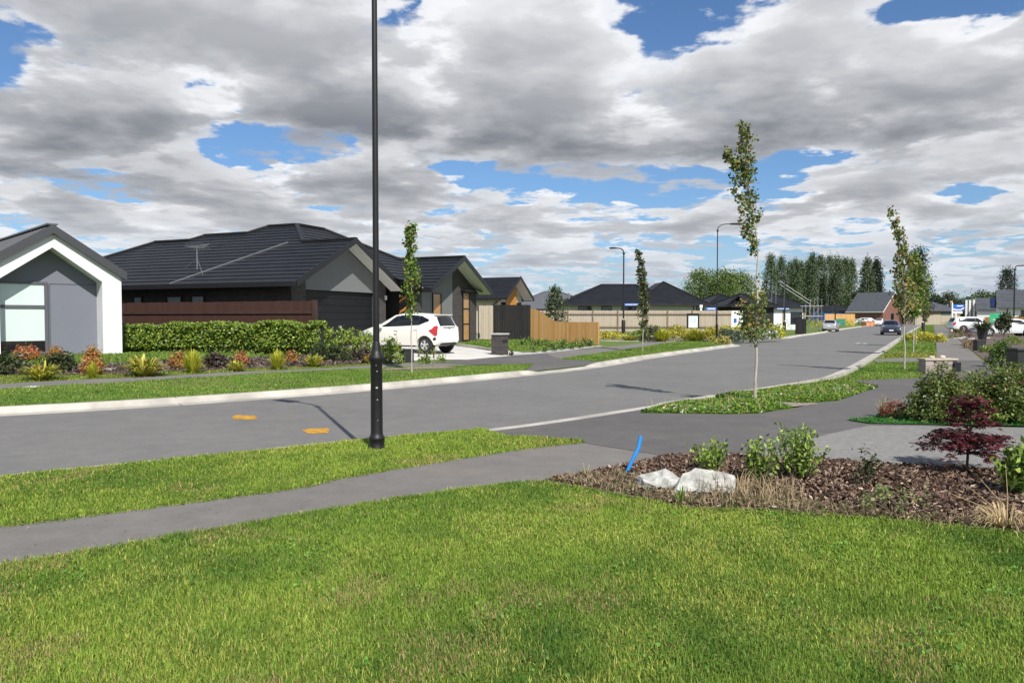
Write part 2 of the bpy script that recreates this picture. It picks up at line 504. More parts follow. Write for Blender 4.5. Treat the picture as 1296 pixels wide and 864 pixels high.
m_turf = turf('turf', (0.125, 0.185, 0.030), k=0.3)
m_turf_far = turf('far_turf', (0.125, 0.185, 0.040), k=0.55)
m_turf_dry = turf('dry_turf', (0.16, 0.19, 0.05), k=0.6)
m_soil = M('soil', (0.085, 0.085, 0.035), 0.95, 0.3, 6, 0.5, 30)
m_bark = M('bark_mulch_bed', (0.10, 0.070, 0.055), 0.95, 0.45, 16, 1.0, 45, c2=(0.17, 0.125, 0.10))
m_plain = M('far_plain', (0.10, 0.13, 0.05), 0.95, 0.3, 0.02)

# ---- the big sheets
gm = MB(); n = 48
gm.face([(4000 * math.cos(2 * math.pi * k / n), 4000 * math.sin(2 * math.pi * k / n), -0.24) for k in range(n)])
tag(gm.build('ground', m_plain), kind='structure')
farS = [F2w[0][:2] + SSD * 30, F2w[0][:2]]
road_poly = list(offs(NKw, 0.04, -1)[:, :2]) + [p for p in offs(F2w, 0.04, 1)[::-1]] + [p for p in offs(FKw, 0.04, 1)[::-1]]
sheet('road', road_poly, m_road, lambda x, y: np.full(np.shape(x), ROADZ), grid=0)

# ---- kerbs
def kerb(P, u, sgn, lowered):
    """concrete kerb and channel swept along the road edge; dropped across each driveway"""
    mb = MB()
    # even steps along the line, with a narrow construction joint every few metres
    sl = np.concatenate([[0], np.cumsum(np.hypot(*np.diff(P[:, :2], axis=0).T))]); smax = min(sl[-1], 170.0)
    st, jn = [], set()
    for k_ in np.arange(0, smax, 0.6): st.append(k_)
    for k_ in np.arange(1.7, min(smax, 90), 3.0):
        for d_ in (-.022, -.016, .016, .022): st.append(k_ + d_)
        jn |= {round(k_ - .016, 4), round(k_ + .016, 4)}
    st = sorted(set(np.round(st, 4)))
    u = np.interp(st, sl, u); P = np.stack([np.interp(st, sl, P[:, 0]), np.interp(st, sl, P[:, 1])], 1)
    Pk = P.copy()
    for k_ in range(4, len(P) - 4): Pk[k_] = P[k_]
    T_ = np.stack([np.interp(np.array(st) + .5, st, P[:, q]) - np.interp(np.array(st) - .5, st, P[:, q]) for q in (0, 1)], 1); T_ /= np.linalg.norm(T_, axis=1)[:, None] + 1e-9
    N = np.stack([-T_[:, 1], T_[:, 0]], 1) * sgn
    rows = []
    for i in range(len(P)):
        f = 1.0
        for a, b, fade in lowered:
            w = sm((u[i] - a + fade) / fade) * sm((b + fade - u[i]) / fade)
            f = min(f, 1 - w)
        top = -0.072 + 0.088 * f
        prof = [(-0.32, -0.12), (-0.32, -0.0955), (-0.02, -0.088), (0.03 + 0.02 * f, top - 0.012), (0.055 + 0.02 * f, top), (0.16, top + 0.002), (0.16, -0.13)]
        jd = .014 if round(st[i], 4) in jn else 0
        rows.append([(P[i, 0] + N[i, 0] * d, P[i, 1] + N[i, 1] * d, z - jd) for d, z in prof])
    mb.grid(rows)
    return tag(mb.build('kerb', m_conc, smooth=False), kind='structure')
kerb(FKw, FKu, 1, [(686, 742, 20)])
kerb(F2w, np.full(len(F2w), 0), 1, [])
kerb(NKw, NKu, -1, [(566, 806, 26), (1107, 1112, 4)])

# ---- land on either side
def far_pt(x, y): return (x, y)
L1 = list(offs(FKw, 0.13, 1)) + [tuple(FKw[-1][:2] + SSD * 60 + np.array([0, -1.])), (-60, 140), (-160, 150), (-160, 5), (-30, 4)]
sheet('land', L1, m_turf_far, Hl, grid=2.0, skirt=0.3, off=-0.004)
L2 = list(offs(F2w, 0.13, 1)) + [(140, 420), (-160, 420), (-160, 160), (-62, 150), tuple(F2w[0][:2] + SSD * 30)]
sheet('land', L2, m_turf_far, Hl2, grid=6.0, skirt=0.3, off=-0.004)
Rp = list(offs(NKw, 0.13, -1)) + [(260, 420), (260, -30), (-14, -30), (-14, 3)]
sheet('land', Rp, m_turf_far, Hr, grid=1.0 if False else 2.0, skirt=0.3, off=-0.004)

def px(H, pts, n=0):
    w = np.array([on(H, u, v) for u, v in pts])
    return [p[:2] for p in (cr(w, n) if n else w)]
def inner(P, u, a, b, d, sgn):
    k = [i for i in range(len(P)) if a <= u[i] <= b]
    return [p for p in offs(P, d, sgn)[k]]
# ---- far side: footpath, driveway, verges, garden bed
def line(H, pts, n=6): return px(H, pts, n)
fp_near = line(Hl, [(-420, 531), (-200, 517), (0, 493.5), (160, 484.5), (300, 475.5), (400, 470), (500, 465.5), (600, 462), (668, 459.5), (740, 449.5), (800, 441.2), (845, 434.2), (872, 430.3)])
fp_far = line(Hl, [(-420, 523), (-200, 509), (0, 486.5), (160, 478.5), (300, 471), (400, 466.8), (500, 460.5), (590, 456), (690, 446.5), (760, 440), (810, 434.6), (845, 430.6), (872, 427.8)])
sheet('footpath', fp_near + fp_far[::-1], m_path, Hl, 1.0, off=0.010)
sheet('driveway', px(Hl, [(497, 459), (540, 455.8), (592, 455.5), (672, 448.2), (655, 445.5), (580, 438.4), (540, 433), (470, 431), (436, 436), (448, 444)]), m_drive, Hl, 1.0, off=0.016)
sheet("driveway", inner(FKw, FKu, 660, 776, 0.16, 1) + px(Hl, [(757, 457), (704, 453.2), (690, 446.8), (600, 454.5), (560, 458.5), (540, 459.5), (600, 461.6), (676, 461.2)]), m_cross, Hl, 0.5, off=0.014)
lv1 = inner(FKw, FKu, -520, 669, 0.165, 1)
V_L1 = lv1 + px(UL, [(676, 461.0), (600, 464)]) + [p for p in fp_near[::-1] if p[0] < on(Hl, 560, 464)[0]]
sheet('verge', V_L1, m_turf_far, UL, 1.0, skirt=0.12, off=0.022)
V_L2 = inner(FKw, FKu, 764, 940, 0.165, 1) + px(UL, [(905, 432), (872, 430.6), (845, 434.6), (800, 441.6), (740, 449.9), (707, 454.8)])
sheet('verge', V_L2, m_turf_far, UL, 1.0, skirt=0.12, off=0.022)
BED_L = px(Hl, [(-200, 498), (0, 474.5), (60, 474), (120, 474), (200, 470.5), (300, 466.5), (400, 463), (500, 458.2), (497, 452), (470, 449), (400, 450.5), (300, 454), (200, 458), (130, 461.5), (60, 461), (0, 464), (-200, 484)])
sheet('garden_bed', BED_L, m_bark, Hl, 1.0, off=0.012)
sheet('gravel_strip', px(Hl, [(641, 450.5), (668, 449), (700, 446.3), (740, 441.5), (764, 438.6), (758, 437.6), (735, 440.0), (700, 443.6), (668, 446.3), (645, 447.5)]), M('pale_gravel', (0.40, 0.39, 0.37), 0.95, 0.3, 20, 0.6, 60), Hl, 1.0, off=0.018)
eb = MB()
for a_, b_ in (((579, 438.2), (602, 441.2)), ((602, 441.2), (627, 445.2))):
    A_, B_ = on(Hl, *a_), on(Hl, *b_); eb.bar(A_ + np.array([0, 0, .05]), B_ + np.array([0, 0, .05]), .16, .14)
tag(eb.build('kerb', m_conc), kind='structure')
SOIL_T = px(UL, [(476, 471.5), (520, 473.6), (575, 468.5), (592, 466.6), (560, 463.6), (520, 465.4), (490, 467.3)])
sheet('garden_bed', px(Hl, [(480, 470), (545, 467.8), (580, 466.8), (560, 463.8), (520, 465.6), (490, 467.5)]), M('bare_soil', (0.21, 0.17, 0.12), 0.95, 0.3, 12, 0.6, 60), UL, 0.5, off=0.034)

# ---- near side
LAWN_E = [(-260, 757), (-120, 735), (0, 718), (125, 698), (250, 675.5), (375, 653.5), (450, 640.5), (560, 625), (648, 613), (690, 611), (740, 619), (800, 630), (860, 642), (950, 647), (1100, 657), (1200, 666), (1296, 676), (1420, 690)]
lawn_edge = px(UR, LAWN_E, 6)
LAWN = lawn_edge + [(7.5, 2.0), (3.0, 0.5), (-3, 0.5), (-6, 2.2)]
sheet('lawn', LAWN, m_turf, UR, 0.6, skirt=0.05, off=0.006)
fpn_far = px(UR, [(-400, 737), (-260, 707), (-120, 686), (0, 668), (125, 652), (250, 635.5), (375, 618.5), (431, 606), (514, 592), (591, 579.5), (668, 568), (738, 560.5)], 6)
fpn = fpn_far + px(UR, [(845, 577.5), (803, 588), (747, 600), (700, 609), (670, 616)]) + [p for p in lawn_edge[::-1] if p[0] < on(UR, 640, 614)[0]]
sheet('footpath', fpn, m_path, Hr, 0.5, off=0.010)
ncr = [(590, 552.5), (640, 547.5), (700, 540.5), (760, 531), (812, 523)]
CROSS = inner(NKw, NKu, 600, 812, 0.155, -1) + px(Hr, [(830, 521), (930, 522), (1000, 519), (1030, 511), (1112, 488), (1070, 482), (1113, 480), (1168, 478.5), (1172, 470), (1186, 455), (1242, 456), (1290, 492), (1320, 520), (1296, 536), (1175, 540), (1099, 539.5), (1046, 551), (995, 566), (926, 577.5), (870, 577.5), (843, 578), (742, 562), (735, 557), (640, 552)])
sheet('driveway', CROSS, m_cross, Hr, 0.5, off=0.014)
sheet('footpath', px(Hr, [(1111, 459.5), (1106, 457), (1112, 453.8), (1186, 453.6), (1184.5, 430), (1182, 411.5), (1194, 411.5), (1220, 436.6), (1243, 456.6), (1186, 456.2), (1172, 470), (1168, 459.3)]), m_path, Hr, 1.0, off=0.018)
sheet('driveway', px(Hr, [(1046, 551.5), (1099, 540), (1175, 540.5), (1300, 542.5), (1500, 546), (1560, 604), (1300, 599.5), (1222, 594.5), (1120, 589), (1046, 583.5), (926, 577.8), (995, 566.3)]), m_gravel, Hr, 1.0, off=0.020)
V_N = inner(NKw, NKu, -700, 604, 0.165, -1) + px(UR, [(640, 552.6), (738, 559.5)]) + fpn_far[::-1]
sheet('verge', V_N, m_turf, UR, 0.5, skirt=0.14, off=0.018)
CLOV1 = px(UR, [(811, 521), (840, 523.5), (920, 525), (965, 524), (1002, 516), (985, 511), (900, 507.5), (850, 511)])
CLOV2 = px(UR, [(906, 501), (960, 508.5), (1020, 511), (1060, 508), (1112, 490.5), (1070, 485.0), (1040, 484.5), (975, 494)])
m_clov = turf('clover_turf', (0.065, 0.13, 0.022), k=0.1)
sheet('verge', CLOV1, m_clov, UR, 0.5, skirt=0.12, off=0.016)
sheet('verge', CLOV2, m_clov, UR, 0.5, skirt=0.12, off=0.016)
m_bare = M('bare_ground', (0.24, 0.21, 0.16), 0.95, 0.3, 10, 0.6, 50)
sheet('garden_bed', px(UR, [(975, 509), (1000, 516), (1036, 512.5), (1022, 508), (985, 506), (920, 503.5), (906, 505)]), m_bare, UR, 0.5, off=0.020)
V_A = px(UR, [(1058, 483.5), (1072, 476.5), (1092, 467), (1113, 459.3), (1168, 459), (1168, 478.5), (1120, 480.5)])
V_B = px(UR, [(1113, 453.4), (1125, 446.6), (1185, 446.6), (1186, 453.2)])
V_C = px(UR, [(1126, 446), (1142, 431), (1152, 424), (1172, 412), (1181, 411.8), (1183.5, 430), (1185, 446)])
sheet('verge', V_A, m_turf_far, UR, 1.0, skirt=0.12, off=0.020)
sheet('verge', V_B, m_turf_dry, UR, 1.0, skirt=0.12, off=0.020)
sheet('verge', V_C, m_turf_far, UR, 1.0, skirt=0.12, off=0.020)
BED = px(Hr, [(690, 611.5), (705, 607.5), (747, 600), (803, 588), (845, 579), (870, 578), (926, 578.3), (1046, 584), (1120, 589.5), (1222, 595), (1296, 600), (1440, 608)]) + [p for p in lawn_edge[::-1] if p[0] > on(UR, 690, 611)[0]]
sheet('garden_bed', BED, m_bark, Hr, 0.4, off=0.014)
sheet('garden_bed', px(Hr, [(690, 612), (702, 606.5), (742, 602), (790, 597), (830, 606), (905, 630), (990, 636), (1060, 645), (1150, 655), (1260, 662), (1330, 672), (1296, 677), (1200, 667), (1100, 658), (950, 648), (860, 643), (800, 631), (740, 620)]), m_bare, Hr, 0.4, off=0.020)
TURFP = px(Hr, [(1072, 533), (1100, 530.5), (1120, 524), (1160, 514), (1300, 514), (1330, 538), (1296, 541), (1180, 539), (1100, 537.5)])
sheet('verge', TURFP, turf('bright_turf', (0.045, 0.14, 0.03), k=0.05), Hr, 0.6, off=0.03)
sheet('garden_bed', px(Hr, [(1196, 413), (1220, 435.5), (1246, 456), (1262, 462), (1320, 462), (1320, 430), (1240, 412)]), m_bark, Hr, 1.0, off=0.012)

# ---- survey arrows painted on the road, and old patches
def paint(name, pts, mat, off=0.004, label=None):
    w = [G(u, v, ROADZ)[:2] for u, v in pts]
    return sheet(name, w, mat, lambda x, y: np.full(np.shape(x), ROADZ), grid=0, off=off)
m_yel = M('yellow_paint', (0.50, 0.27, 0.03), 0.7, 0.5, 11, c2=(0.66, 0.34, 0.02), detail=8)
m_wht = M('worn_white_paint', (0.36, 0.36, 0.35), 0.7, 0.3, 14)
paint('road_marking', [(293, 527.2), (299, 525.3), (322, 526.0), (326, 529.2), (322, 530.8), (297, 530.6)], m_yel)
paint('road_marking', [(382, 544.5), (392, 542.4), (415, 542.0), (417.5, 544.5), (414, 548.2), (390, 548.6)], m_yel)
paint('road_marking', [(1082, 434.2), (1088, 433.6), (1090, 434.4), (1084, 435)], m_wht)
paint('road_marking', [(1091, 434.5), (1096, 433.9), (1098, 434.7), (1093, 435.3)], m_wht)
# ================================================================== GRASS
m_blade = leafmat('grass_blade', 0.30, 0.55, 0.25)
def grass(name, poly, zf, dens, h, w, pal_f, off=0.0, seed=0, fall=None, lean=0.5, nearY=None, excl=None):
    rg = np.random.default_rng(seed)
    P = np.array([p[:2] for p in poly]); x0, y0 = P.min(0); x1, y1 = P.max(0)
    n = int((x1 - x0) * (y1 - y0) * dens)
    x, y = rg.uniform(x0, x1, n), rg.uniform(y0, y1, n)
    if nearY: 
        keep = rg.random(n) < np.clip((nearY / np.maximum(np.hypot(x, y), 0.5)) ** 1.15, 0, 1)
        keep &= (np.abs(x) < 0.78 * y + 0.9) & (y > 2.2)
        x, y = x[keep], y[keep]
    k = in_poly(P, x, y)
    if excl is not None: k &= ~(in_poly(np.array(excl), x, y) & (rg.random(n if not nearY else len(x)) < .93))
    x, y = x[k], y[k]; n = len(x)
    z = zf(x, y) + off
    dist = np.hypot(x, y)
    clump = vnoise(x, y, 2.2, seed) * .5 + vnoise(x, y, 7.0, seed + 1) * .5
    hh = h * (0.45 + 0.9 * clump) * rg.uniform(0.55, 1.35, n)
    ww = w * rg.uniform(0.7, 1.3, n) * np.clip(dist / (nearY or 1e9), 1, 6)
    a = rg.uniform(0, 2 * np.pi, n); 
    la = a + rg.normal(size=n) * .6; ln = hh * lean * np.abs(rg.normal(size=n) + 0.5)
    dx, dy = np.cos(la) * ln, np.sin(la) * ln
    sx, sy = -np.sin(a) * ww / 2, np.cos(a) * ww / 2
    b = np.stack([x, y, z], 1)
    up = np.zeros((n, 3)); up[:, 2] = hh
    s = np.stack([sx, sy, np.zeros(n)], 1); L = np.stack([dx, dy, -ln * 0.35], 1)
    V = np.stack([b - s, b + s, b + s * .75 + up * .6 + L * .35, b - s * .75 + up * .6 + L * .35, b + up + L], 1).reshape(-1, 3)
    i = np.arange(n)[:, None] * 5
    F = np.vstack([np.hstack([i, i + 1, i + 2]), np.hstack([i, i + 2, i + 3]), np.hstack([i + 3, i + 2, i + 4])])
    c = pal_f(x, y, rg)
    o = np_mesh(name, V, F, m_blade, cols=np.repeat(c, 5, axis=0))
    return tag(o, kind='stuff')
def lawn_cols(x, y, rg, lo=0.0):
    n = len(x)
    green = np.array([0.215, 0.325, 0.046]); deep = np.array([0.090, 0.180, 0.028]); yel = np.array([0.40, 0.43, 0.09]); straw = np.array([0.36, 0.29, 0.13])
    f = (vnoise(x, y, 0.9, 3) * .5 + vnoise(x, y, 2.7, 5) * .3 + vnoise(x, y, 8, 9) * .3)
    c = deep + (green - deep) * np.clip(f * 2.0 - .45, 0, 1.25)[:, None]
    pz = vnoise(x, y, 0.8, 33) * .5 + vnoise(x, y, 3.1, 34) * .5
    t = rg.random(n) < np.clip((pz - .40) * 1.1, .03, .5) + 0.13 * lo; c[t] = yel
    dry = vnoise(x, y, 1.5, 21) * .6 + vnoise(x, y, 5.5, 22) * .4
    s = rg.random(n) < np.clip((dry - 0.57) * 1.9, 0.022, 0.4); c[s] = straw
    return np.clip(c * (1 + rg.normal(size=(n, 1)) * 0.16), 0.01, 1)
def verge_cols(x, y, rg): return lawn_cols(x, y, rg, 0.5) * np.array([1.05, 1.02, 1.0])
grass('grass', LAWN, UR, 14000, 0.036, 0.0046, lawn_cols, 0.004, 1, nearY=4.2)
grass('grass', V_N, UR, 6500, 0.036, 0.0075, verge_cols, 0.016, 2, nearY=7.5)
# ragged edge where the lawn and the verge hang over the path
def edge_band(line, w):
    L = np.array([p[:2] for p in line]); N = normals(np.c_[L, L[:, :1]], 1)
    return list(L + N * w) + list((L - N * w)[::-1])
grass('grass', edge_band(lawn_edge, 0.05), UR, 7000, 0.045, 0.008, verge_cols, 0.0, 3, lean=1.0, nearY=8)
grass('grass', edge_band(fpn_far, 0.06), UR, 6000, 0.045, 0.009, verge_cols, 0.0, 4, lean=1.0, nearY=8)
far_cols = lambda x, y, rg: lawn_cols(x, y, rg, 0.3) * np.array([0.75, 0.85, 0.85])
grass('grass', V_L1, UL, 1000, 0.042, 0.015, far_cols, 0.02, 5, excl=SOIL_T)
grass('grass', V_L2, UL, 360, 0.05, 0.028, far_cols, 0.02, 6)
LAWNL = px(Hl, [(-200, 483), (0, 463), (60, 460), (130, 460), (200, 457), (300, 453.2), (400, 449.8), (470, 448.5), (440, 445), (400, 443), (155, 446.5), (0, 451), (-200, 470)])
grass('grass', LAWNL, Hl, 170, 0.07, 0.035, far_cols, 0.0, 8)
LAWNM = px(Hl, [(584, 438), (640, 444.5), (680, 443), (757, 438), (740, 434), (672, 430), (610, 428)])
grass('grass', LAWNM, Hl, 130, 0.07, 0.045, far_cols, 0.0, 9)
grass('grass', V_B, UR, 160, 0.06, 0.04, lambda x, y, rg: lawn_cols(x, y, rg, 1.0) * np.array([1.0, .85, .9]), 0.02, 10)
grass('grass', TURFP, Hr, 900, 0.05, 0.018, lambda x, y, rg: np.array([[0.055, 0.19, 0.04]]) * rg.uniform(.6, 1.3, (len(x), 1)), 0.02, 12)
STRIPL = px(Hl, [(-200, 499), (0, 475), (120, 474.5), (300, 467), (400, 463.6), (497, 459), (500, 460), (400, 466), (300, 470.3), (160, 477.8), (0, 485.8), (-200, 508)])
grass('grass', STRIPL, Hl, 700, 0.045, 0.016, lambda x, y, rg: lawn_cols(x, y, rg, 0.8) * np.array([.9, .82, .85]), 0.0, 13)
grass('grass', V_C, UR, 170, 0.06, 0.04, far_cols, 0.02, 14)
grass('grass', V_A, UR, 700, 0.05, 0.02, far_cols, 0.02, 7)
# clover with small white and yellow flowers
def clover_cols(x, y, rg):
    n = len(x); c = np.repeat([[0.14, 0.25, 0.032]], n, 0) * (1 + rg.normal(size=(n, 1)) * .25)
    f = vnoise(x, y, 1.3, 31) > 0.45
    t = (rg.random(n) < 0.05) & f; c[t] = (0.78, 0.76, 0.66)
    t = rg.random(n) < 0.03; c[t] = (0.60, 0.48, 0.08)
    t = rg.random(n) < 0.06; c[t] = (0.32, 0.26, 0.13)
    return np.clip(c, 0.01, 1)
for poly, sd_ in ((CLOV1, 41), (CLOV2, 42)):
    rg = np.random.default_rng(sd_); P = np.array(poly); x0, y0 = P.min(0); x1, y1 = P.max(0)
    n = int((x1 - x0) * (y1 - y0) * 2600); x, y = rg.uniform(x0, x1, n), rg.uniform(y0, y1, n); k = in_poly(P, x, y); x, y = x[k], y[k]
    h = 0.035 + 0.085 * vnoise(x, y, 0.9, sd_) * np.clip(vnoise(x, y, 3, sd_ + 1) + .4, 0, 1)
    h *= np.clip(pl_dist(np.vstack([P, P[:1]]), x, y) / 0.25, 0.2, 1)
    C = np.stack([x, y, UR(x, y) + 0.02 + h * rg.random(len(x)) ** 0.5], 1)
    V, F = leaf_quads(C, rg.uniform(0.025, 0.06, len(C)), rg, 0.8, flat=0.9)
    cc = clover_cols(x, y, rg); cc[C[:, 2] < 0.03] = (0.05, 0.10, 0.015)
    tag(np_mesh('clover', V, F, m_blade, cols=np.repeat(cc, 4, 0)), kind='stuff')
    hs = rg.random(len(x)) < 0.02; xs, ys = x[hs], y[hs]
    grass('grass', poly, UR, 26, 0.22, 0.010, lambda a, b, r: np.repeat([[0.40, 0.36, 0.20]], len(a), 0), 0.0, sd_ + 5, lean=0.25)

# bark chips, dead grass and litter of the near bed
def chips(poly, dens, pal, size, seed, thin=0.25):
    rg = np.random.default_rng(seed); P = np.array(poly); x0, y0 = P.min(0); x1, y1 = P.max(0)
    n = int((x1 - x0) * (y1 - y0) * dens); x, y = rg.uniform(x0, x1, n), rg.uniform(y0, y1, n); k = in_poly(P, x, y) & (y < 30); x, y = x[k], y[k]; n = len(x)
    C = np.stack([x, y, Hr(x, y) + 0.018 + rg.random(n) * 0.03], 1)
    V, F = leaf_quads(C, rg.uniform(*size, n), rg, thin, flat=1.3)
    tag(np_mesh('mulch', V, F, m_chip, cols=leaf_cols(n, pal, rg, .3)), kind='stuff')
m_chip = leafmat('bark_chip', 0.0, 0.85, 0.2)
chips(BED, 2600, [((0.100, 0.066, 0.048), 5), ((0.155, 0.110, 0.083), 4), ((0.034, 0.022, 0.016), 3.4), ((0.26, 0.20, 0.15), 1.4), ((0.065, 0.033, 0.022), 2)], (0.03, 0.085), 61, 0.36)
STR = px(Hr, [(700, 608), (742, 604), (790, 600), (830, 612), (905, 632), (990, 636), (1060, 645), (1150, 655), (1260, 662), (1330, 672), (1296, 677), (1200, 667), (1100, 658), (950, 648), (860, 643), (800, 631), (740, 620)])
grass('grass', STR, Hr, 2200, 0.075, 0.007, lambda x, y, rg: np.where((rg.random(len(x)) < .25)[:, None], np.array([[0.12, 0.17, 0.04]]), np.array([[0.42, 0.34, 0.20]])) * rg.uniform(.6, 1.2, (len(x), 1)), 0.02, 62, lean=1.4)
DRYG = px(Hr, [(880, 628), (930, 618), (1000, 622), (1020, 632), (1000, 642), (930, 641)])
grass('grass', DRYG, Hr, 700, 0.20, 0.008, lambda x, y, rg: np.array([[0.42, 0.33, 0.19]]) * rg.uniform(.6, 1.15, (len(x), 1)), 0.02, 63, lean=0.7)
rgm = np.random.default_rng(65)
BLp = np.array(BED_L); xb, yb = rgm.uniform(BLp[:, 0].min(), BLp[:, 0].max(), 16000), rgm.uniform(BLp[:, 1].min(), BLp[:, 1].max(), 16000)
kb = in_poly(BLp, xb, yb); xb, yb = xb[kb], yb[kb]
V, F = leaf_quads(np.stack([xb, yb, Hl(xb, yb) + 0.02 + rgm.random(len(xb)) * .04], 1), rgm.uniform(.08, .2, len(xb)), rgm, .35, flat=1.3)
tag(np_mesh('mulch', V, F, m_chip, cols=leaf_cols(len(xb), [((0.075, 0.055, 0.045), 5), ((0.13, 0.105, 0.09), 3), ((0.035, 0.025, 0.02), 3)], rgm, .3)), kind='stuff')

# broad-leaved weeds in the lawn, and dry bits blown onto the path
rgw = np.random.default_rng(71); LP = np.array(LAWN); n = 60000
x, y = rgw.uniform(-5, 6, n), rgw.uniform(2.4, 8.5, n)
k = in_poly(LP, x, y) & (rgw.random(n) < np.clip((vnoise(x, y, 1.1, 51) * .5 + vnoise(x, y, 3.7, 52) * .5 - .60) * 4.0, 0.0, .8)); x, y = x[k], y[k]
C = np.stack([x, y, UR(x, y) + .012 + rgw.random(len(x)) * .028], 1); V, F = leaf_quads(C, rgw.uniform(.014, .034, len(C)), rgw, .75, flat=1.6)
tag(np_mesh('weeds', V, F, m_blade, cols=leaf_cols(len(C), [((0.085, 0.19, 0.03), 4), ((0.13, 0.23, 0.04), 3), ((0.05, 0.13, 0.02), 2)], rgw, .2)), kind='stuff')
FPP = np.array(fpn); n = 5200
x, y = rgw.uniform(-6, 2.2, n), rgw.uniform(4.5, 9.5, n); k = in_poly(FPP, x, y); x, y = x[k], y[k]
dE = np.minimum(pl_dist(np.array([q[:2] for q in fpn_far]), x, y), pl_dist(np.array([q[:2] for q in lawn_edge]), x, y)); k = rgw.random(len(x)) < np.exp(-dE / .12) + .05; x, y = x[k], y[k]
C = np.stack([x, y, Hr(x, y) + .016 + 0 * x], 1); V, F = leaf_quads(C, rgw.uniform(.010, .032, len(C)), rgw, .3, flat=4.0)
tag(np_mesh('litter', V, F, m_chip, cols=leaf_cols(len(C), [((0.16, 0.12, 0.06), 4), ((0.08, 0.06, 0.04), 2), ((0.10, 0.13, 0.04), 2)], rgw, .3)), kind='stuff')
# ================================================================== BUILDINGS
m_tile = M('dark_roof_tile', (0.012, 0.0125, 0.0145), 0.5, 0.25, 1.2, 0.25, 14, spec=0.45)
m_steel = M('grey_roof_steel', (0.115, 0.12, 0.13), 0.5, 0.06, 1.0, spec=0.5)
m_fascia = M('dark_fascia', (0.012, 0.012, 0.014), 0.4, 0.1, 3)
m_soffit = M('pale_soffit', (0.74, 0.74, 0.73), 0.7, 0.04, 3)
m_render = M('white_render', (0.70, 0.71, 0.74), 0.8, 0.05, 1.2, 0.08, 120)
m_gpanel = M('grey_panel', (0.165, 0.175, 0.215), 0.7, 0.04, 0.8)
m_alu = M('grey_aluminium', (0.10, 0.10, 0.115), 0.45, 0.05, 3)
m_blackalu = M('black_aluminium', (0.012, 0.012, 0.014), 0.4, 0.1, 3)
m_door = M('dark_garage_door', (0.010, 0.011, 0.013), 0.45, 0.1, 2, spec=0.3)
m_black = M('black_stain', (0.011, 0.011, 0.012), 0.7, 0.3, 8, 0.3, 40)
m_concg = M('grey_concrete', (0.36, 0.35, 0.33), 0.9, 0.12, 3, 0.2, 40)
def brickmat(name, c1, c2, mortar, sc=1.0, bw=0.23, rh=0.086):
    m, b = newmat(name); co = objco(); xs = sepxyz(co)
    # bricks wrap the corner: run along x + y
    t = S.nt.nodes.new('ShaderNodeTexBrick')
    v = comb(xs[0] + xs[1], xs[2], 0.0); S.nt.links.new(v.s, t.inputs['Vector'])
    t.inputs['Color1'].default_value = (*c1, 1); t.inputs['Color2'].default_value = (*c2, 1); t.inputs['Mortar'].default_value = (*mortar, 1)
    t.inputs['Scale'].default_value = 1.0; t.inputs['Mortar Size'].default_value = 0.008; t.inputs['Brick Width'].default_value = bw; t.inputs['Row Height'].default_value = rh
    n = noise(co, 5, 4, 0.6)
    setb(b, 'Base Color', mixc((n - 0.4) * 0.4, S(t.outputs['Color']), tuple(min(1, k * 1.9) for k in c1))); b.inputs['Roughness'].default_value = 0.85
    bump(b, S(t.outputs['Fac']) * -1.0 + 1.0, 0.5, 0.01)
    return m
m_brickd = brickmat('dark_brick', (0.034, 0.030, 0.031), (0.062, 0.053, 0.052), (0.075, 0.07, 0.068))
m_brickr = brickmat('red_brick', (0.20, 0.068, 0.048), (0.14, 0.045, 0.035), (0.24, 0.19, 0.16))
m_brickt = brickmat('tan_brick', (0.36, 0.28, 0.20), (0.30, 0.22, 0.15), (0.4, 0.36, 0.3))
m_brickp = brickmat('pale_brick', (0.50, 0.46, 0.40), (0.44, 0.40, 0.34), (0.5, 0.48, 0.44))
m_brickb = brickmat('mauve_block', (0.30, 0.25, 0.235), (0.36, 0.305, 0.28), (0.20, 0.17, 0.16), bw=0.4, rh=0.20)
def boards(name, c, pitch=0.15, axis=0, var=0.25, rough=0.75, groove=0.25, c2=None, hue=0.0):
    """vertical boards along x (axis 0) with a tone of their own and dark joints"""
    m, b = newmat(name); co = objco(); xs = sepxyz(co)
    u = xs[axis] / pitch
    k = u._m('FLOOR'); fr = u._m('FRACT')
    w = S.nt.nodes.new('ShaderNodeTexWhiteNoise'); w.noise_dimensions = '1D'; S.nt.links.new(k.s, w.inputs['W']); r = S(w.outputs[0])
    grain = noise(comb(xs[0] * 14.0, xs[1] * 14.0, xs[2] * 1.3), 1.6, 5, 0.65)
    j = (fr.sstep(0.0, 0.06) * (1.0 - fr.sstep(0.94, 1.0)))
    f = (1.0 - var) + r * var * 2.0 * 0.8 + (grain - 0.5) * var * 1.6
    f = f * (j * (1 - groove) + groove)
    c2 = c2 or c
    col = mixc(r, c, c2); cs = S.nt.nodes.new('ShaderNodeSeparateColor'); S.nt.links.new(col.s, cs.inputs[0])
    q = [S(o) * f for o in cs.outputs]
    setb(b, 'Base Color', comb(*q)); b.inputs['Roughness'].default_value = rough; b.inputs['Specular IOR Level'].default_value = 0.3
    bump(b, j, 0.6, 0.012)
    return m
m_clad = boards('grey_vertical_cladding', (0.17, 0.178, 0.182), 0.13, 0, 0.03, 0.7, 0.72)
m_cedar = boards('orange_cedar', (0.50, 0.235, 0.055), 0.14, 0, 0.12, 0.6, 0.5)
m_paling = boards('weathered_paling', (0.50, 0.435, 0.35), 0.15, 0, 0.26, 0.85, 0.3, (0.37, 0.315, 0.245))
m_newpal = boards('new_pine_paling', (0.66, 0.36, 0.13), 0.15, 0, 0.24, 0.75, 0.3, (0.55, 0.33, 0.15))
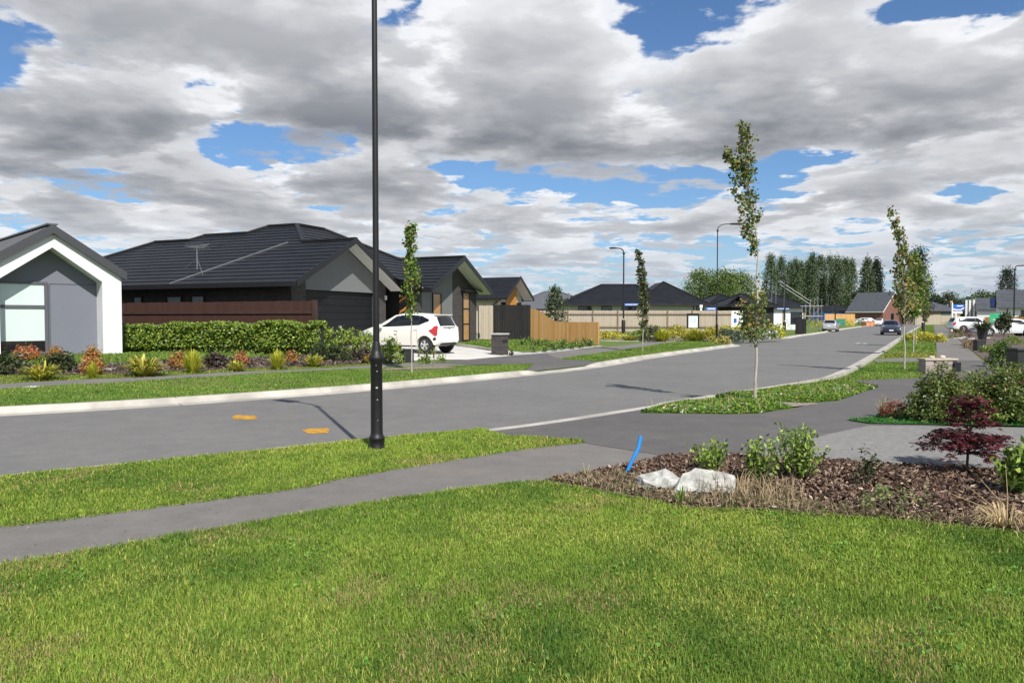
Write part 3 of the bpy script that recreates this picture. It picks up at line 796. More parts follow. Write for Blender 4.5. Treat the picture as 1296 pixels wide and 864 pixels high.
m_brownpal = boards('dark_brown_paling', (0.070, 0.032, 0.024), 0.15, 0, 0.22, 0.75, 0.4, (0.058, 0.026, 0.020))
m_blackpal = boards('black_paling', (0.013, 0.013, 0.014), 0.15, 0, 0.25, 0.75, 0.4)
m_post = M('timber_post', (0.20, 0.15, 0.10), 0.85, 0.3, 6, stretch=(4, 4, .5))
m_newpost = M('new_timber_post', (0.42, 0.24, 0.10), 0.8, 0.25, 6, stretch=(4, 4, .5))
def glassmat(name, c, rough=0.06):
    m, b = newmat(name); setb(b, 'Base Color', c); b.inputs['Roughness'].default_value = rough
    b.inputs['Specular IOR Level'].default_value = 0.7; b.inputs['Coat Weight'].default_value = 0.6; b.inputs['Coat Roughness'].default_value = 0.03
    return m
m_glass = glassmat('dark_glass', (0.012, 0.015, 0.018))
m_frost = M('pale_blind_behind_glass', (0.60, 0.70, 0.69), 0.35, 0.03, 1.0, coat=0.5)
m_curtain = M('pale_curtain_behind_glass', (0.33, 0.35, 0.37), 0.4, 0.15, 9, coat=0.4)
m_orangeblind = M('amber_blind_behind_glass', (0.42, 0.24, 0.10), 0.3, 0.12, 5, coat=0.6)
m_white = M('white_paint', (0.78, 0.78, 0.77), 0.5, 0.03, 3)
m_wrap = M('white_building_wrap', (0.74, 0.76, 0.80), 0.6, 0.08, 2.0, 0.4, 5)
m_bluewrap = M('blue_building_wrap', (0.10, 0.22, 0.62), 0.6, 0.2, 1.5)
m_galv = M('galvanised_steel', (0.26, 0.27, 0.28), 0.5, 0.15, 9, metal=0.4)
m_solar = M('solar_panel_blue', (0.012, 0.02, 0.075), 0.12, 0.2, 2, coat=0.8)

def clip_half(poly, nrm, d, keep_ge=True):
    out = []
    for i in range(len(poly)):
        a, b = poly[i], poly[(i + 1) % len(poly)]
        da, db = float(np.dot(a, nrm)) - d, float(np.dot(b, nrm)) - d
        if not keep_ge: da, db = -da, -db
        if da >= -1e-7: out.append(a)
        if (da > 1e-7 and db < -1e-7) or (da < -1e-7 and db > 1e-7): out.append(a + (b - a) * (da / (da - db)))
    return out
def roof_face(mb, poly, course=0.37, lift=0.026, mi=0):
    """a roof plane laid in overlapping courses: each course's lower edge stands proud of the one below"""
    P = [np.array(p, float) for p in poly]
    n = np.zeros(3)
    for i in range(len(P)): n += np.cross(P[i] - P[0], P[(i + 1) % len(P)] - P[0])
    n /= np.linalg.norm(n); n = n if n[2] > 0 else -n
    up = np.array([0, 0, 1.0]) - n * n[2]; up /= np.linalg.norm(up)
    ts = [float(np.dot(p, up)) for p in P]; t0, t1 = min(ts), max(ts)
    t = t0
    while t < t1 - 1e-4:
        e = min(t + course, t1)
        q = clip_half(clip_half(P, up, t), up, e, False)
        if len(q) >= 3:
            r = [p + n * (lift * (1 - (float(np.dot(p, up)) - t) / course) + 0.004) for p in q]
            mb.face(r, mi)
            lo = [k for k in range(len(q)) if abs(float(np.dot(q[k], up)) - t) < 1e-5]
            if len(lo) >= 2:
                a, b = lo[0], lo[-1]; mb.face([q[a] - n * .02, q[b] - n * .02, r[b], r[a]], mi)
        t = e
def house(name, label, P, head, floor, cat='house', group=None):
    t = thing(name, label, cat, (P[0], P[1], floor), R(90 - head), group)
    return t
def wall_box(mb, u0, u1, v0, v1, z0, z1, mi=0): mb.box(u0, u1, v0, v1, z0, z1, mi)
def window(parent, u0, u1, v, z0, z1, pane_mat, fr=m_blackalu, face='v', depth=0.06, mull=(), trans=()):
    """framed window set on a wall facing -v (or -u); the pane is a part of the frame"""
    def bx(mb, a0, a1, d0, d1, z0, z1):
        if face == 'v': mb.box(a0, a1, v + d0, v + d1, z0, z1)
        else: mb.box(v + d0, v + d1, a0, a1, z0, z1)
    f = MB(); w = 0.055
    bx(f, u0, u0 + w, -depth, .03, z0, z1); bx(f, u1 - w, u1, -depth, .03, z0, z1)
    bx(f, u0 + w, u1 - w, -depth, .03, z0, z0 + w); bx(f, u0 + w, u1 - w, -depth, .03, z1 - w, z1)
    for m_ in mull: bx(f, m_ - .025, m_ + .025, -depth * .9, .02, z0 + w, z1 - w)
    for t_ in trans: bx(f, u0 + w, u1 - w, -depth * .85, .02, t_ - .025, t_ + .025)
    o = f.build('window', fr, parent)
    p = MB(); bx(p, u0 + w * .5, u1 - w * .5, -0.02, 0.015, z0 + w * .5, z1 - w * .5); p.build('pane', pane_mat, o)
    return o

# ---- white gable-fronted house on the left
HW = atY(155, 448, 25.8)
hw = house('white_house', 'white gable house with blue-grey recessed front and tall pale window', HW, 45, 0.30)
W = 4.12; EZ = 2.74; AP = 4.10                       # local: x from -W (left) to 0 (right corner), y inward
def gable_poly(x0, x1, z0, ze, za): return [(x0, z0), (x1, z0), (x1, ze), ((x0 + x1) / 2, za), (x0, ze)]
b = MB()
oy, iy = 0.0, 0.62
out = [(-W, 0), (-W, EZ), (-W / 2, AP - .12), (0, EZ), (0, 0)]
inn = [(-W + .6, 0), (-W + .6, 2.46), (-W / 2, 3.52), (-.6, 2.46), (-.6, 0)]
for k in range(4):
    a, c = out[k], out[k + 1]; e, g = inn[k + 1], inn[k]
    b.face([(a[0], oy, a[1]), (c[0], oy, c[1]), (e[0], oy, e[1]), (g[0], oy, g[1])])
    b.face([(g[0], oy, g[1]), (e[0], oy, e[1]), (e[0], iy, e[1]), (g[0], iy, g[1])])
b.box(-W, -W + .16, oy + .001, 13, 0, EZ); b.box(-.16, 0, oy + .001, 13, 0, EZ)
b.face([(-W + .16, 13, 0), (-.16, 13, 0), (-.16, 13, EZ), (-W / 2, 13, AP), (-W + .16, 13, EZ)])
b.build('wall', m_render, hw)
b = MB(); b.box(-W - .02, .02, .03, 13, -.35, 0.0); b.build('foundation', m_concg, hw)
b = MB(); b.face([(-W + .16, iy, 0.02), (-.16, iy, 0.02), (-.16, iy, 2.6), (-W / 2, iy, 3.9), (-W + .16, iy, 2.6)])
m_joint = M('panel_joint', (0.10, 0.105, 0.13), 0.7, 0.05, 3)
b.build('cladding_panel', m_gpanel, hw)
b = MB(); b.box(-2.02, -.6, iy - .012, iy - .002, 2.36, 2.385); b.box(-2.04, -2.0, iy - .012, iy - .002, .02, 2.36); b.build('panel_joint', m_joint, hw)
wn = MB(); x0, x1 = -W + .62, -2.08
for q in ((x0, x0 + .07, 0.06, 2.42), (x1 - .10, x1, 0.06, 2.42)): wn.box(q[0], q[1], iy - .07, iy - .003, q[2], q[3])
for z0, z1 in ((0.06, .14), (1.56, 1.66), (2.34, 2.42)): wn.box(x0 + .07, x1 - .10, iy - .068, iy - .004, z0, z1)
wo = wn.build('window', m_alu, hw)
p = MB(); p.box(x0 + .05, x1 - .08, iy - .03, iy - .006, .50, 1.58); p.box(x0 + .05, x1 - .08, iy - .03, iy - .006, 1.64, 2.36); p.build('blind', m_frost, wo)
p = MB(); p.box(x0 + .05, x1 - .08, iy - .03, iy - .006, .12, .498); p.build('pane', m_glass, wo)
# roof: standing seam steel with a deep fascia on the gable
b = MB(); ov = 0.14; sl = (AP - EZ) / (W / 2); rt = .10
for s in (-1, 1):
    e = (-W / 2 + s * (W / 2 + ov)); ze = EZ - sl * ov
    A = [(e, -.10, ze + .03), (-W / 2, -.10, AP + .03), (-W / 2, 13.3, AP + .03), (e, 13.3, ze + .03)]
    B = [(p_[0], p_[1], p_[2] + rt) for p_ in A]
    b.face(B); b.face(A); b.face([A[0], A[3], B[3], B[0]]); b.face([A[3], A[2], B[2], B[3]])
    for k in range(32):
        y = .25 + k * .42
        if y < 13.2: b.bar((e, y, ze + .03 + rt + .015), (-W / 2, y, AP + .03 + rt + .015), .03, .035)
b.bar((-W / 2, -.12, AP + .16), (-W / 2, 13.3, AP + .16), .30, .05)
b.build('roof', m_steel, hw)
b = MB()
for s in (-1, 1):
    e = (-W / 2 + s * (W / 2 + ov)); ze = EZ - sl * ov
    A = [(e, ze - .13), (-W / 2, AP - .13), (-W / 2, AP + .155), (e, ze + .155)]
    b.face([(p_[0], -.16, p_[1]) for p_ in A]); b.face([(p_[0], -.10, p_[1]) for p_ in A])
    b.face([(A[0][0], -.16, A[0][1]), (A[1][0], -.16, A[1][1]), (A[1][0], -.1, A[1][1]), (A[0][0], -.1, A[0][1])])
    b.face([(A[2][0], -.16, A[2][1]), (A[3][0], -.16, A[3][1]), (A[3][0], -.1, A[3][1]), (A[2][0], -.1, A[2][1])])
b.build('bargeboard', M('gunmetal_trim', (0.055, 0.057, 0.065), 0.45, 0.05, 2), hw)
b = MB(); b.box(0.0, .12, -.12, 13.2, EZ - sl * ov - .10, EZ - sl * ov + .04); b.build('gutter', m_alu, hw)
b = MB(); b.box(.003, .13, 1.6, 1.9, 1.0, 1.45); b.build('meter_box', m_white, hw)

# ---- long dark-roofed house with the garage
H2L = atY(367, 357, 28.5)
FL = 0.28
h2 = house('dark_house', 'dark brick house with black tile roof, grey gables and black garage door', H2L, 24, FL)
E = 2.90 - FL; SL = 0.516
def rz_(u): return E + SL * u
b = MB()
peak, rgt = (5.9, 4.6), (7.9, 4.6)
zr = E + SL * 5.9
# the face that looks across the fence (-u side), its ridge stepping up to the right
f1 = [(0, -.3), (0, 17.2), (4.7, 12.5), (4.7, 10.2), (5.2, 9.7), (5.2, 7.0), (5.9, 6.3), (5.9, 4.6), (3.8, 2.5), (3.8, -.3)]
roof_face(b, [(u, v, rz_(u)) for u, v in f1])
roof_face(b, [(3.8, -.3, rz_(3.8)), (3.8, 2.5, rz_(3.8)), (6.0, .30, E + SL * 1.6), (7.6, -1.3, E), (7.6, -.3, E)])
vz = lambda v: E + SL * (v + 1.3)
roof_face(b, [(3.8, 2.5, vz(2.5)), (5.9, 4.6, vz(4.6)), (7.9, 4.6, vz(4.6)), (10.3, 2.2, vz(2.2)), (11.1, 2.2, vz(2.2)), (7.7, -1.2, vz(-1.2)), (7.5, -1.2, vz(-1.2))])
# right hip and the slopes behind
roof_face(b, [(7.9, 4.6, zr), (13.8, 10.5, E), (13.8, -1.0, E)])
roof_face(b, [(5.9, 4.6, zr), (5.9, 6.3, zr), (11.8, 12, E), (13.8, 10.5, E), (7.9, 4.6, zr)])
for (ra, ua, ub) in ((4.7, 10.2, 12.5), (5.2, 7.0, 9.7)):
    roof_face(b, [(ra, ua - .8, rz_(ra)), (ra, ub, rz_(ra)), (ra * 2, ub + 4.7, E), (ra * 2, ua - .8, E)])
roof_face(b, [(0, 17.2, E), (9.4, 17.2, E), (4.7, 12.5, rz_(4.7))])
# second gable
g0, g1, gr, gz_ = 7.8, 14.4, 11.1, E + SL * 3.3
roof_face(b, [(g0, -1.65, E), (gr, -1.65, gz_), (gr, 2.2, gz_), (g0 + .2, -1.1, E + .1)])
roof_face(b, [(gr, -1.65, gz_), (g1, -1.65, E), (g1, 3.5, E), (gr, 3.5, gz_)])
b.build('roof', m_tile, h2)
caps = MB()
def cap(a, c, w=.20, h=.07): caps.bar((a[0], a[1], a[2] + .05), (c[0], c[1], c[2] + .05), w, h)
P3 = lambda u, v: (u, v, rz_(u))
cap(P3(3.8, -.32), P3(3.8, 2.5)); cap(P3(3.8, 2.5), (5.9, 4.6, zr)); cap((5.9, 4.6, zr), (7.9, 4.6, zr)); cap((7.9, 4.6, zr), (13.8, -1.3, E)); cap((5.9, 4.6, zr), (5.9, 6.3, zr))
cap((5.9, 6.3, zr), P3(5.2, 7.0)); cap(P3(5.2, 7.0), P3(5.2, 9.7)); cap(P3(5.2, 9.7), P3(4.7, 10.2)); cap(P3(4.7, 10.2), P3(4.7, 12.5)); cap(P3(4.7, 12.5), (0, 17.2, E))
cap((gr, -1.67, gz_), (gr, 2.2, gz_))
caps.build('ridge_cap', m_tile, h2)
b = MB(); b.bar((3.75, 3.3, rz_(3.75) + .05), (0.02, 6.3, rz_(0.02) + .05), .09, .05); b.build('flashing', M('pale_flashing', (0.16, 0.17, 0.19), 0.35, 0.1, 3, metal=0.4), h2)
# fascias, gutters and bargeboards
b = MB()
b.box(-.10, .02, -.3, 17.2, E - .16, E + .03)
b.build('gutter', m_fascia, h2)
b = MB(); b.box(g0 - .11, g0 + .015, -1.66, -.3, E - .17, E + .03)
b.build('gutter', m_fascia, h2)
def barge(parent, u0, u1, v, ze, za, wd=.24, mat=m_fascia):
    um = (u0 + u1) / 2
    for (a, c) in (((u0, ze), (um, za)), ((u1, ze), (um, za))):
        q = MB(); A = [(a[0], a[1] - wd + .06), (c[0], c[1] - wd + .06), (c[0], c[1] + .075), (a[0], a[1] + .075)]
        q.prism(A, v - .035, v); q.build('bargeboard', mat, parent)
def soffit(parent, u0, u1, v0, v1, ze, za, mat=m_soffit):
    um = (u0 + u1) / 2; d = -.10
    for (a, c) in (((u0, ze), (um, za)), ((u1, ze), (um, za))):
        q = MB(); q.prism([(a[0], a[1] + d), (c[0], c[1] + d), (c[0], c[1] + d + .03), (a[0], a[1] + d + .03)], v0 + .004, v1); q.build('soffit', mat, parent)
barge(h2, 0, 7.6, -.30, E, rz_(3.8)); soffit(h2, 0.02, 7.58, -.30, .45, E, rz_(3.8))
barge(h2, g0, g1, -1.65, E, gz_); soffit(h2, g0 + .02, g1 - .02, -1.65, -.85, E, gz_)
b = MB()
b.box(.6, .85, .45, 16.5, 0, E - .02)                                                 # wall under the long eave
b.box(.85, 1.46, .45, .75, 0, E + .2); b.box(6.25, 7.15, .45, .75, 0, E + .2)            # brick beside the garage door
b.prism([(.6, E - .02), (1.46, E - .02), (1.46, rz_(1.46) - .12), (.6, rz_(.6) - .12)], .452, .7)
b.prism([(6.25, E + .2), (7.15, E - .02), (7.15, E - .02 + .1), (6.25, rz_(1.35) - .12)], .452, .7)
b.box(6.9, 7.15, .75, 3.0, 0, E); b.box(7.15, 8.2, 3.0, 3.2, 0, E + .6); b.box(8.0, 8.25, -.85, .25, 0, E)
b.box(11.32, 14.0, -.85, -.6, 0, E); b.prism([(11.32, E), (14.0, E), (14.0, E + .1), (11.32, gz_ - .22)], -.85, -.6)
b.box(13.75, 14.0, -.6, 10, 0, E)
b.build('wall', m_brickd, h2)
b = MB()
b.prism([(1.46, 2.40), (6.25, 2.40), (6.25, rz_(1.35) - .13), (3.8, rz_(3.8) - .13), (1.46, rz_(1.46) - .13)], .47, .62)
b.prism([(8.25, .02), (11.32, .02), (11.32, gz_ - .24), (11.1, gz_ - .14), (8.25, E + .10)], -.83, -.65)
b.build('gable_cladding', m_clad, h2)
b = MB()
for k in range(8): b.box(1.47, 6.24, .60, .66, .01 + k * .298, .295 + k * .298)
b.box(1.47, 6.24, .63, .70, 0, 2.41); gd = b.build('garage_door', m_door, h2, bevel=0.008)
b = MB(); b.box(3.75, 3.95, .575, .60, .85, .93); b.build('handle', m_galv, gd)
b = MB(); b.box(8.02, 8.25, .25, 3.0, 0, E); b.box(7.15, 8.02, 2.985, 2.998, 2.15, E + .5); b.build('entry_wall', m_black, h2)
b = MB(); b.box(7.16, 7.98, 2.93, 2.98, .02, 2.15); b.build('door', m_black, h2)
window(h2, 9.24, 10.1, -.83, .45, 2.48, m_orangeblind)
w2 = window(h2, 12.35, 13.12, -.85, .05, 2.62, m_orangeblind, trans=(.95, 1.75))
b = MB(); b.box(12.15, 13.3, -1.15, -.86, 2.64, 2.72); b.build('window_hood', m_blackalu, h2)
for vv, ww in ((8.82, .55), (6.66, .9), (5.31, .75)): window(h2, vv - ww / 2, vv + ww / 2, .6, 1.55, 2.2, m_curtain, face='u')
# curved timber ornament by the entry
b = MB()
for z in (1.45, 2.0):
    b.tube([(7.93, .2, z), (7.92, .1, z + .12), (7.92, -.10, z + .22), (7.93, -.25, z + .42)], [.03, .06, .06, .02], 8)
b.build('wall_ornament', m_cedar, h2, smooth=True)
b = MB(); b.box(7.05, 7.12, .36, .44, 2.1, 2.3); b.build('wall_lamp', m_white, h2)
# aerial on the roof
aer = thing('television_aerial', 'thin steel television aerial with stays on the black tiled roof', 'aerial', (0, 0, 0))
u_, v_ = 1.3, 6.1; base = h2.matrix_basis @ Vector((0, 0, 0))
bpy.context.view_layer.update()
ap = h2.matrix_world @ Vector((u_, v_, rz_(u_) + .03)); aer.location = ap; aer.rotation_euler = h2.rotation_euler
b = MB(); b.tube([(0, 0, 0), (0, 0, 1.0)], .02, 6); b.tube([(0, 0, .5), (-.55, -.9, -.28)], .008, 5); b.tube([(0, 0, .5), (.2, .9, .1)], .008, 5); b.build('mast', m_galv, aer)
b = MB(); b.tube([(-.1, -.55, 1.0), (.1, .55, 1.0)], .014, 6)
for k in range(8):
    y = -.5 + k * .14; b.tube([(-.22, y, .86 + .02 * k), (.22, y, 1.12 - .02 * k)], .009, 5); b.tube([(-.22, y, 1.14), (.22, y, .86)], .007, 5)
b.build('antenna_rods', m_galv, aer)

# ---- generic houses
def gable_house(name, label, P, head, floor, w, L, ez, pitch, wallm, roofm, ov=.5, gablem=None, course=.37, group=None, trim=m_fascia, sof=m_soffit):
    t = house(name, label, P, head, floor, group=group)
    za = ez + w / 2 * pitch; b = MB()
    roof_face(b, [(0, -ov, ez), (w / 2, -ov, za), (w / 2, L, za), (0, L, ez)], course)
    roof_face(b, [(w / 2, -ov, za), (w, -ov, ez), (w, L, ez), (w / 2, L, za)], course)
    b.build('roof', roofm, t)
    i = .45; d = i * pitch
    b = MB(); b.box(i, i + .2, 0, L - .3, -.5, ez + d * .6); b.box(w - i - .2, w - i, 0, L - .3, -.5, ez + d * .6); b.box(i + .2, w - i - .2, L - .5, L - .3, -.5, ez)
    b.prism([(i + .2, -.5), (w - i - .2, -.5), (w - i - .2, ez + d), (w / 2, za - .15), (i + .2, ez + d)], 0, .2)
    b.build('wall', wallm, t)
    barge(t, 0, w, -ov, ez, za, mat=trim); soffit(t, .02, w - .02, -ov, .0, ez, za, sof)
    for q in ((-.1, .01), (w - .01, w + .1)):
        b = MB(); b.box(*q, -ov, L, ez - .15, ez + .03); b.build('gutter', trim, t)
    return t
def hip_house(name, label, P, head, floor, w, L, ez, pitch, wallm, roofm, course=.37, group=None, inset=.5):
    """eave rectangle u 0..w, v 0..L with the ridge along the longer side"""
    t = house(name, label, P, head, floor, group=group); b = MB()
    if w >= L:
        h = ez + L / 2 * pitch; r0, r1 = (L / 2, L / 2), (w - L / 2, L / 2)
        fs = [[(0, 0, ez), (w, 0, ez), (*r1, h), (*r0, h)], [(0, L, ez), (w, L, ez), (*r1, h), (*r0, h)], [(0, 0, ez), (0, L, ez), (*r0, h)], [(w, 0, ez), (w, L, ez), (*r1, h)]]
    else:
        h = ez + w / 2 * pitch; r0, r1 = (w / 2, w / 2), (w / 2, L - w / 2)
        fs = [[(0, 0, ez), (0, L, ez), (*r1, h), (*r0, h)], [(w, 0, ez), (w, L, ez), (*r1, h), (*r0, h)], [(0, 0, ez), (w, 0, ez), (*r0, h)], [(0, L, ez), (w, L, ez), (*r1, h)]]
    for f in fs: roof_face(b, f, course)
    b.build('roof', roofm, t)
    c = MB()
    for k in ((0, 0), (w, 0), (0, L), (w, L)):
        r = r0 if abs(k[0] - r0[0]) + abs(k[1] - r0[1]) < abs(k[0] - r1[0]) + abs(k[1] - r1[1]) else r1
        c.bar((*k, ez + .05), (*r, h + .05), .2, .07)
    c.bar((*r0, h + .05), (*r1, h + .05), .2, .07); c.build('ridge_cap', roofm, t)
    g = MB(); g.box(-.1, w + .1, -.1, .0, ez - .16, ez + .03); g.box(-.1, 0, 0, L, ez - .16, ez + .03); g.box(w, w + .1, 0, L, ez - .16, ez + .03); g.build('gutter', m_fascia, t)
    b = MB(); i = inset; b.box(i, w - i, i, L - i, -.5, ez - .04); b.build('wall', wallm, t)
    return t

# cream house with cedar gable behind the black fence
m_cream = M('cream_render', (0.52, 0.48, 0.38), 0.85, 0.06, 1.5)
p_ = atY(627, 377, 57); h3 = gable_house('cream_house', 'cream house with orange cedar gable under a black roof behind the black fence', (p_[0], p_[1]), 24, .42, 5.5, 9, 2.63, .62, m_cream, m_tile, ov=.9)
b = MB(); b.prism([(1.85, .4), (3.9, .4), (3.9, 2.63 + .45 + .5), (2.75, 2.63 + 2.75 * .62 - .14), (1.85, 2.63 + 1.85 * .62 - .14)], -.05, -.002); b.build('gable_cladding', m_cedar, h3)
window(h3, 1.0, 1.75, -.003, 1.0, 2.35, m_glass); window(h3, 4.0, 4.8, -.003, 1.0, 2.35, m_glass)
b = MB(); b.tube([(.35, -.3, 2.5), (.35, .3, 2.2), (.35, .35, 0)], .045, 8); b.build('downpipe', m_blackalu, h3)
# grey roof beyond
p_ = atY(640, 391, 92); h4 = hip_house('grey_roof_house', 'low grey-roofed house showing between the cedar gable and the conifer', (p_[0], p_[1]), 85, .42, 13, 11, 2.2, .42, m_cream, m_steel)
b = MB(); b.bar((8.5, -.05 + 3, 2.2 + 3 * .42 + .12), (9.6, .8, 2.2 + .8 * .42 + .12), .22, .06); b.build('flashing', m_soffit, h4)
# big hip-roofed house behind the long paling fence
p_ = atY(709, 387, 84); m_palew = M('pale_grey_brick', (0.44, 0.42, 0.385), 0.85, 0.08, 3)
h5 = hip_house('hip_roof_house', 'wide black hip-roofed house with pale walls behind the long paling fence', (p_[0], p_[1]), 88, .62, 15.0, 11, 2.45, .44, m_palew, m_tile)
b = MB()
gx, gw = 8.2, 8.6   # the taller hip to the right
zz = 2.45 + gw / 2 * .62
roof_face(b, [(gx, -.6, 2.45), (gx + gw, -.6, 2.45), (gx + gw / 2, 3.7, zz)]); roof_face(b, [(gx, -.6, 2.45), (gx + gw / 2, 3.7, zz), (gx + gw / 2, 8, zz), (gx, 9, 2.45)]); roof_face(b, [(gx + gw, -.6, 2.45), (gx + gw / 2, 3.7, zz), (gx + gw / 2, 8, zz), (gx + gw, 9, 2.45)])
b.build('roof', m_tile, h5)
c = MB(); c.bar((gx, -.6, 2.5), (gx + gw / 2, 3.7, zz + .05), .2, .07); c.bar((gx + gw, -.6, 2.5), (gx + gw / 2, 3.7, zz + .05), .2, .07); c.box(gx - .05, gx + gw + .1, -.72, -.6, 2.28, 2.48); c.build('ridge_cap', m_tile, h5)
b = MB(); b.box(gx + .4, gx + gw - .4, -.1, .5, -.4, 2.4); b.build('wall', m_palew, h5)
for a, c_ in ((2.1, 3.6), (4.7, 5.9), (7.0, 8.55)): window(h5, a, c_, .49, 1.2, 2.2, m_glass)
window(h5, 15.3, 16.2, -.10, 1.2, 2.25, m_glass)
b = MB(); b.tube([(15.0, -.3, 2.4), (15.0, -.15, 2.1), (15.0, -.15, .0)], .05, 8); b.build('downpipe', m_blackalu, h5)
b = MB(); b.tube([(1.2, 1.9, 2.9), (1.2, 1.9, 3.75)], .09, 8); b.build('flue', m_galv, h5)
p_ = atY(893, 389, 92); h6 = hip_house('black_house', 'black-walled house with low dark roof behind the street lamp', (p_[0], p_[1]), 84, .40, 6.3, 8, 2.6, .48, m_black, m_tile)
p_ = atY(921, 389, 88); h6b = gable_house('small_gable_house', 'dark gabled house half hidden behind the nearest street tree', (p_[0], p_[1]), 118, .40, 2.6, 4, 2.6, .9, m_black, m_tile, ov=.5)
p_ = atY(926, 389, 86); h6c = hip_house('dark_roof_house', 'house with plain black roof right of the small dark gable', (p_[0], p_[1]), 80, .40, 6.0, 7, 2.5, .5, m_black, m_tile)

# house being built: white wrap, scaffold
p_ = atY(957, 390, 92)
h7 = hip_house('unfinished_house', 'half-built house in white wrap under a dark roof with scaffold beside it', (p_[0], p_[1]), 78, .15, 7.6, 9, 2.75, .5, m_wrap, m_tile)
b = MB(); b.box(-1.6, .45, -.2, 5, -.3, 2.3); b.prism([(-1.7, 2.3), (.5, 2.3), (-.5, 4.2)], -.25, 5); b.build('porch', m_black, h7)
window(h7, 5.0, 6.6, .49, .6, 2.1, m_glass)
for k, (a, c_) in enumerate(((1.6, 1.85), (3.9, 4.2), (6.75, 7.0))):
    b = MB(); b.box(a, c_, .44, .49, .2, 2.65); b.build('timber_strip', m_post, h7)
sc = thing('scaffold', 'steel scaffold tubes standing at the corner of the half-built white house', 'scaffold', atY(1019, 411, 88))
b = MB(); rs = random.Random(4)
for i in range(5):
    for j in range(2): b.tube([(i * .48, j * 1.0, -.8), (i * .48, j * 1.0, 2.2 + rs.random() * 1.1)], .03, 6)
for z in (1.0, 2.2): 
    for j in range(2): b.tube([(-.2, j * 1.0, z), (2.1, j * 1.0, z)], .028, 6)
b.tube([(.1, 0, .1), (1.9, 0, 2.2)], .025, 6); b.build('scaffold_tube', m_galv, sc)
b = MB(); b.box(-.1, 2.0, .05, .95, 1.03, 1.08); b.build('scaffold_deck', m_newpost, sc)
rp = thing('roof_edge_rail', 'pale sloping safety rails along the dark roof of the half-built house', 'safety rail', atY(957, 391, 90.6))
b = MB()
for (a, c_) in (((-1.5, 0, 3.6), (1.7, 0, .9)), ((3.4, 1.5, 3.4), (6.6, 0, .9)), ((-1.5, 0, 3.2), (1.7, 0, .5)), ((3.4, 1.5, 3.0), (6.6, 0, .5))): b.tube([a, c_], .028, 6)
for x, z in ((1.7, 1.3), (1.9, 2.2), (3.4, 3.4), (2.4, 3.2), (6.6, 1.2)): b.tube([(x, 0.1, -.1), (x, 0.1, z)], .03, 6)
b.build('rail', m_galv, rp)
# blue-wrapped houses further on
p_ = atY(1042, 392, 195); h8 = hip_house('blue_wrapped_house', 'unfinished house in bright blue wrap under a low dark roof', (p_[0], p_[1]), 90, .1, 9.9, 10, 3.3, .34, m_bluewrap, m_tile)
for a in (2.6, 6.6): window(h8, a, a + 1.4, .49, 1.2, 2.9, m_glass, fr=m_white)
p_ = atY(1070, 391, 200); h9 = hip_house('white_wrapped_house', 'pale low unfinished house between the blue house and the brick gable', (p_[0], p_[1]), 90, .1, 6, 9, 3.2, .36, m_wrap, m_tile)
# red brick house with tall gable
p_ = atY(1104, 395.5, 185)
m_greytile = M('grey_roof_tile', (0.085, 0.09, 0.10), 0.5, 0.12, 1.5)
h10 = gable_house('brick_house', 'red brick gable house under a steep grey roof at the bend', (p_[0] + 2.4, p_[1]), 52, .0, 12.2, 9.4, 3.0, .82, m_brickr, m_greytile, ov=.3, trim=m_soffit)
window(h10, 4.6, 6.0, -.003, .8, 2.6, m_glass)
p_ = atY(1146, 396, 190); h11 = hip_house('long_grey_roof_house', 'long tan brick house with grey roof beyond the footpath trees', (p_[0], p_[1]), 88, .0, 15.0, 14, 3.2, .5, m_brickt, m_greytile)
b = MB(); b.box(9.6, 11.9, .30, .48, .1, 2.8); b.build('garage_door', M('teal_door', (0.03, 0.07, 0.09), 0.5, 0.1, 3), h11)
# white and grey houses on the right
p_ = atY(1234, 391, 98); h12 = gable_house('white_shed_house', 'small white house with solar panels on its grey roof', (p_[0] + .1, p_[1] - .3), 178, .0, 3.0, 3.4, 2.75, .001, m_white, m_greytile, ov=.1)
for o in list(h12.children): bpy.data.objects.remove(o)
b = MB(); b.box(0, 3.3, -4, 0, -.3, 1.55) ; h12.rotation_euler = (0, 0, R(-31)); h12.location.z = 1.5; b = MB(); b.box(0, 2.2, 0, 4, -1.5, 1.2); b.build('wall', m_white, h12)
b = MB(); roof_face(b, [(-.15, -.25, 1.15), (3.3, -.25, 1.15), (3.3, 2.4, 2.65), (-.15, 2.4, 2.65)]); roof_face(b, [(-.15, 5, 1.15), (3.3, 5, 1.15), (3.3, 2.4, 2.65), (-.15, 2.4, 2.65)]); b.box(-.18, 3.3, -.35, -.24, 1.0, 1.16); b.build('roof', m_greytile, h12)
b = MB(); q = [np.array(p__) for p__ in ((1.5, 0.0, 1.34), (3.2, 0.0, 1.34), (3.2, 2.2, 2.6), (1.5, 2.2, 2.6))]; b.face([x + np.array([0, -.03, .06]) for x in q]); b.face([x + np.array([0, 0, .02]) for x in q]); b.build('solar_panel', m_solar, h12)
b = MB(); b.box(2.2, 3.3, 1.0, 4, -1.5, 1.2); b.build('recess_wall', m_black, h12)
b = MB(); b.box(.75, 2.0, -.05, -.003, -1.5, -.2); b.build('door', m_glass, h12)
b = MB()
for x in (-.35, -.8, -1.2): b.box(x - .13, x + .13, 1.5, 1.75, -1.5, 2.4)
b.build('portal_column', m_white, h12)
p_ = atY(1264, 388, 84); h13 = thing('white_house', 'white house with dark grey roof at the right edge beyond the cars', 'house', (p_[0], p_[1], 0), R(-31))
b = MB(); b.box(0, 7, 0, 7, -.3, 2.8); b.build('wall', m_white, h13)
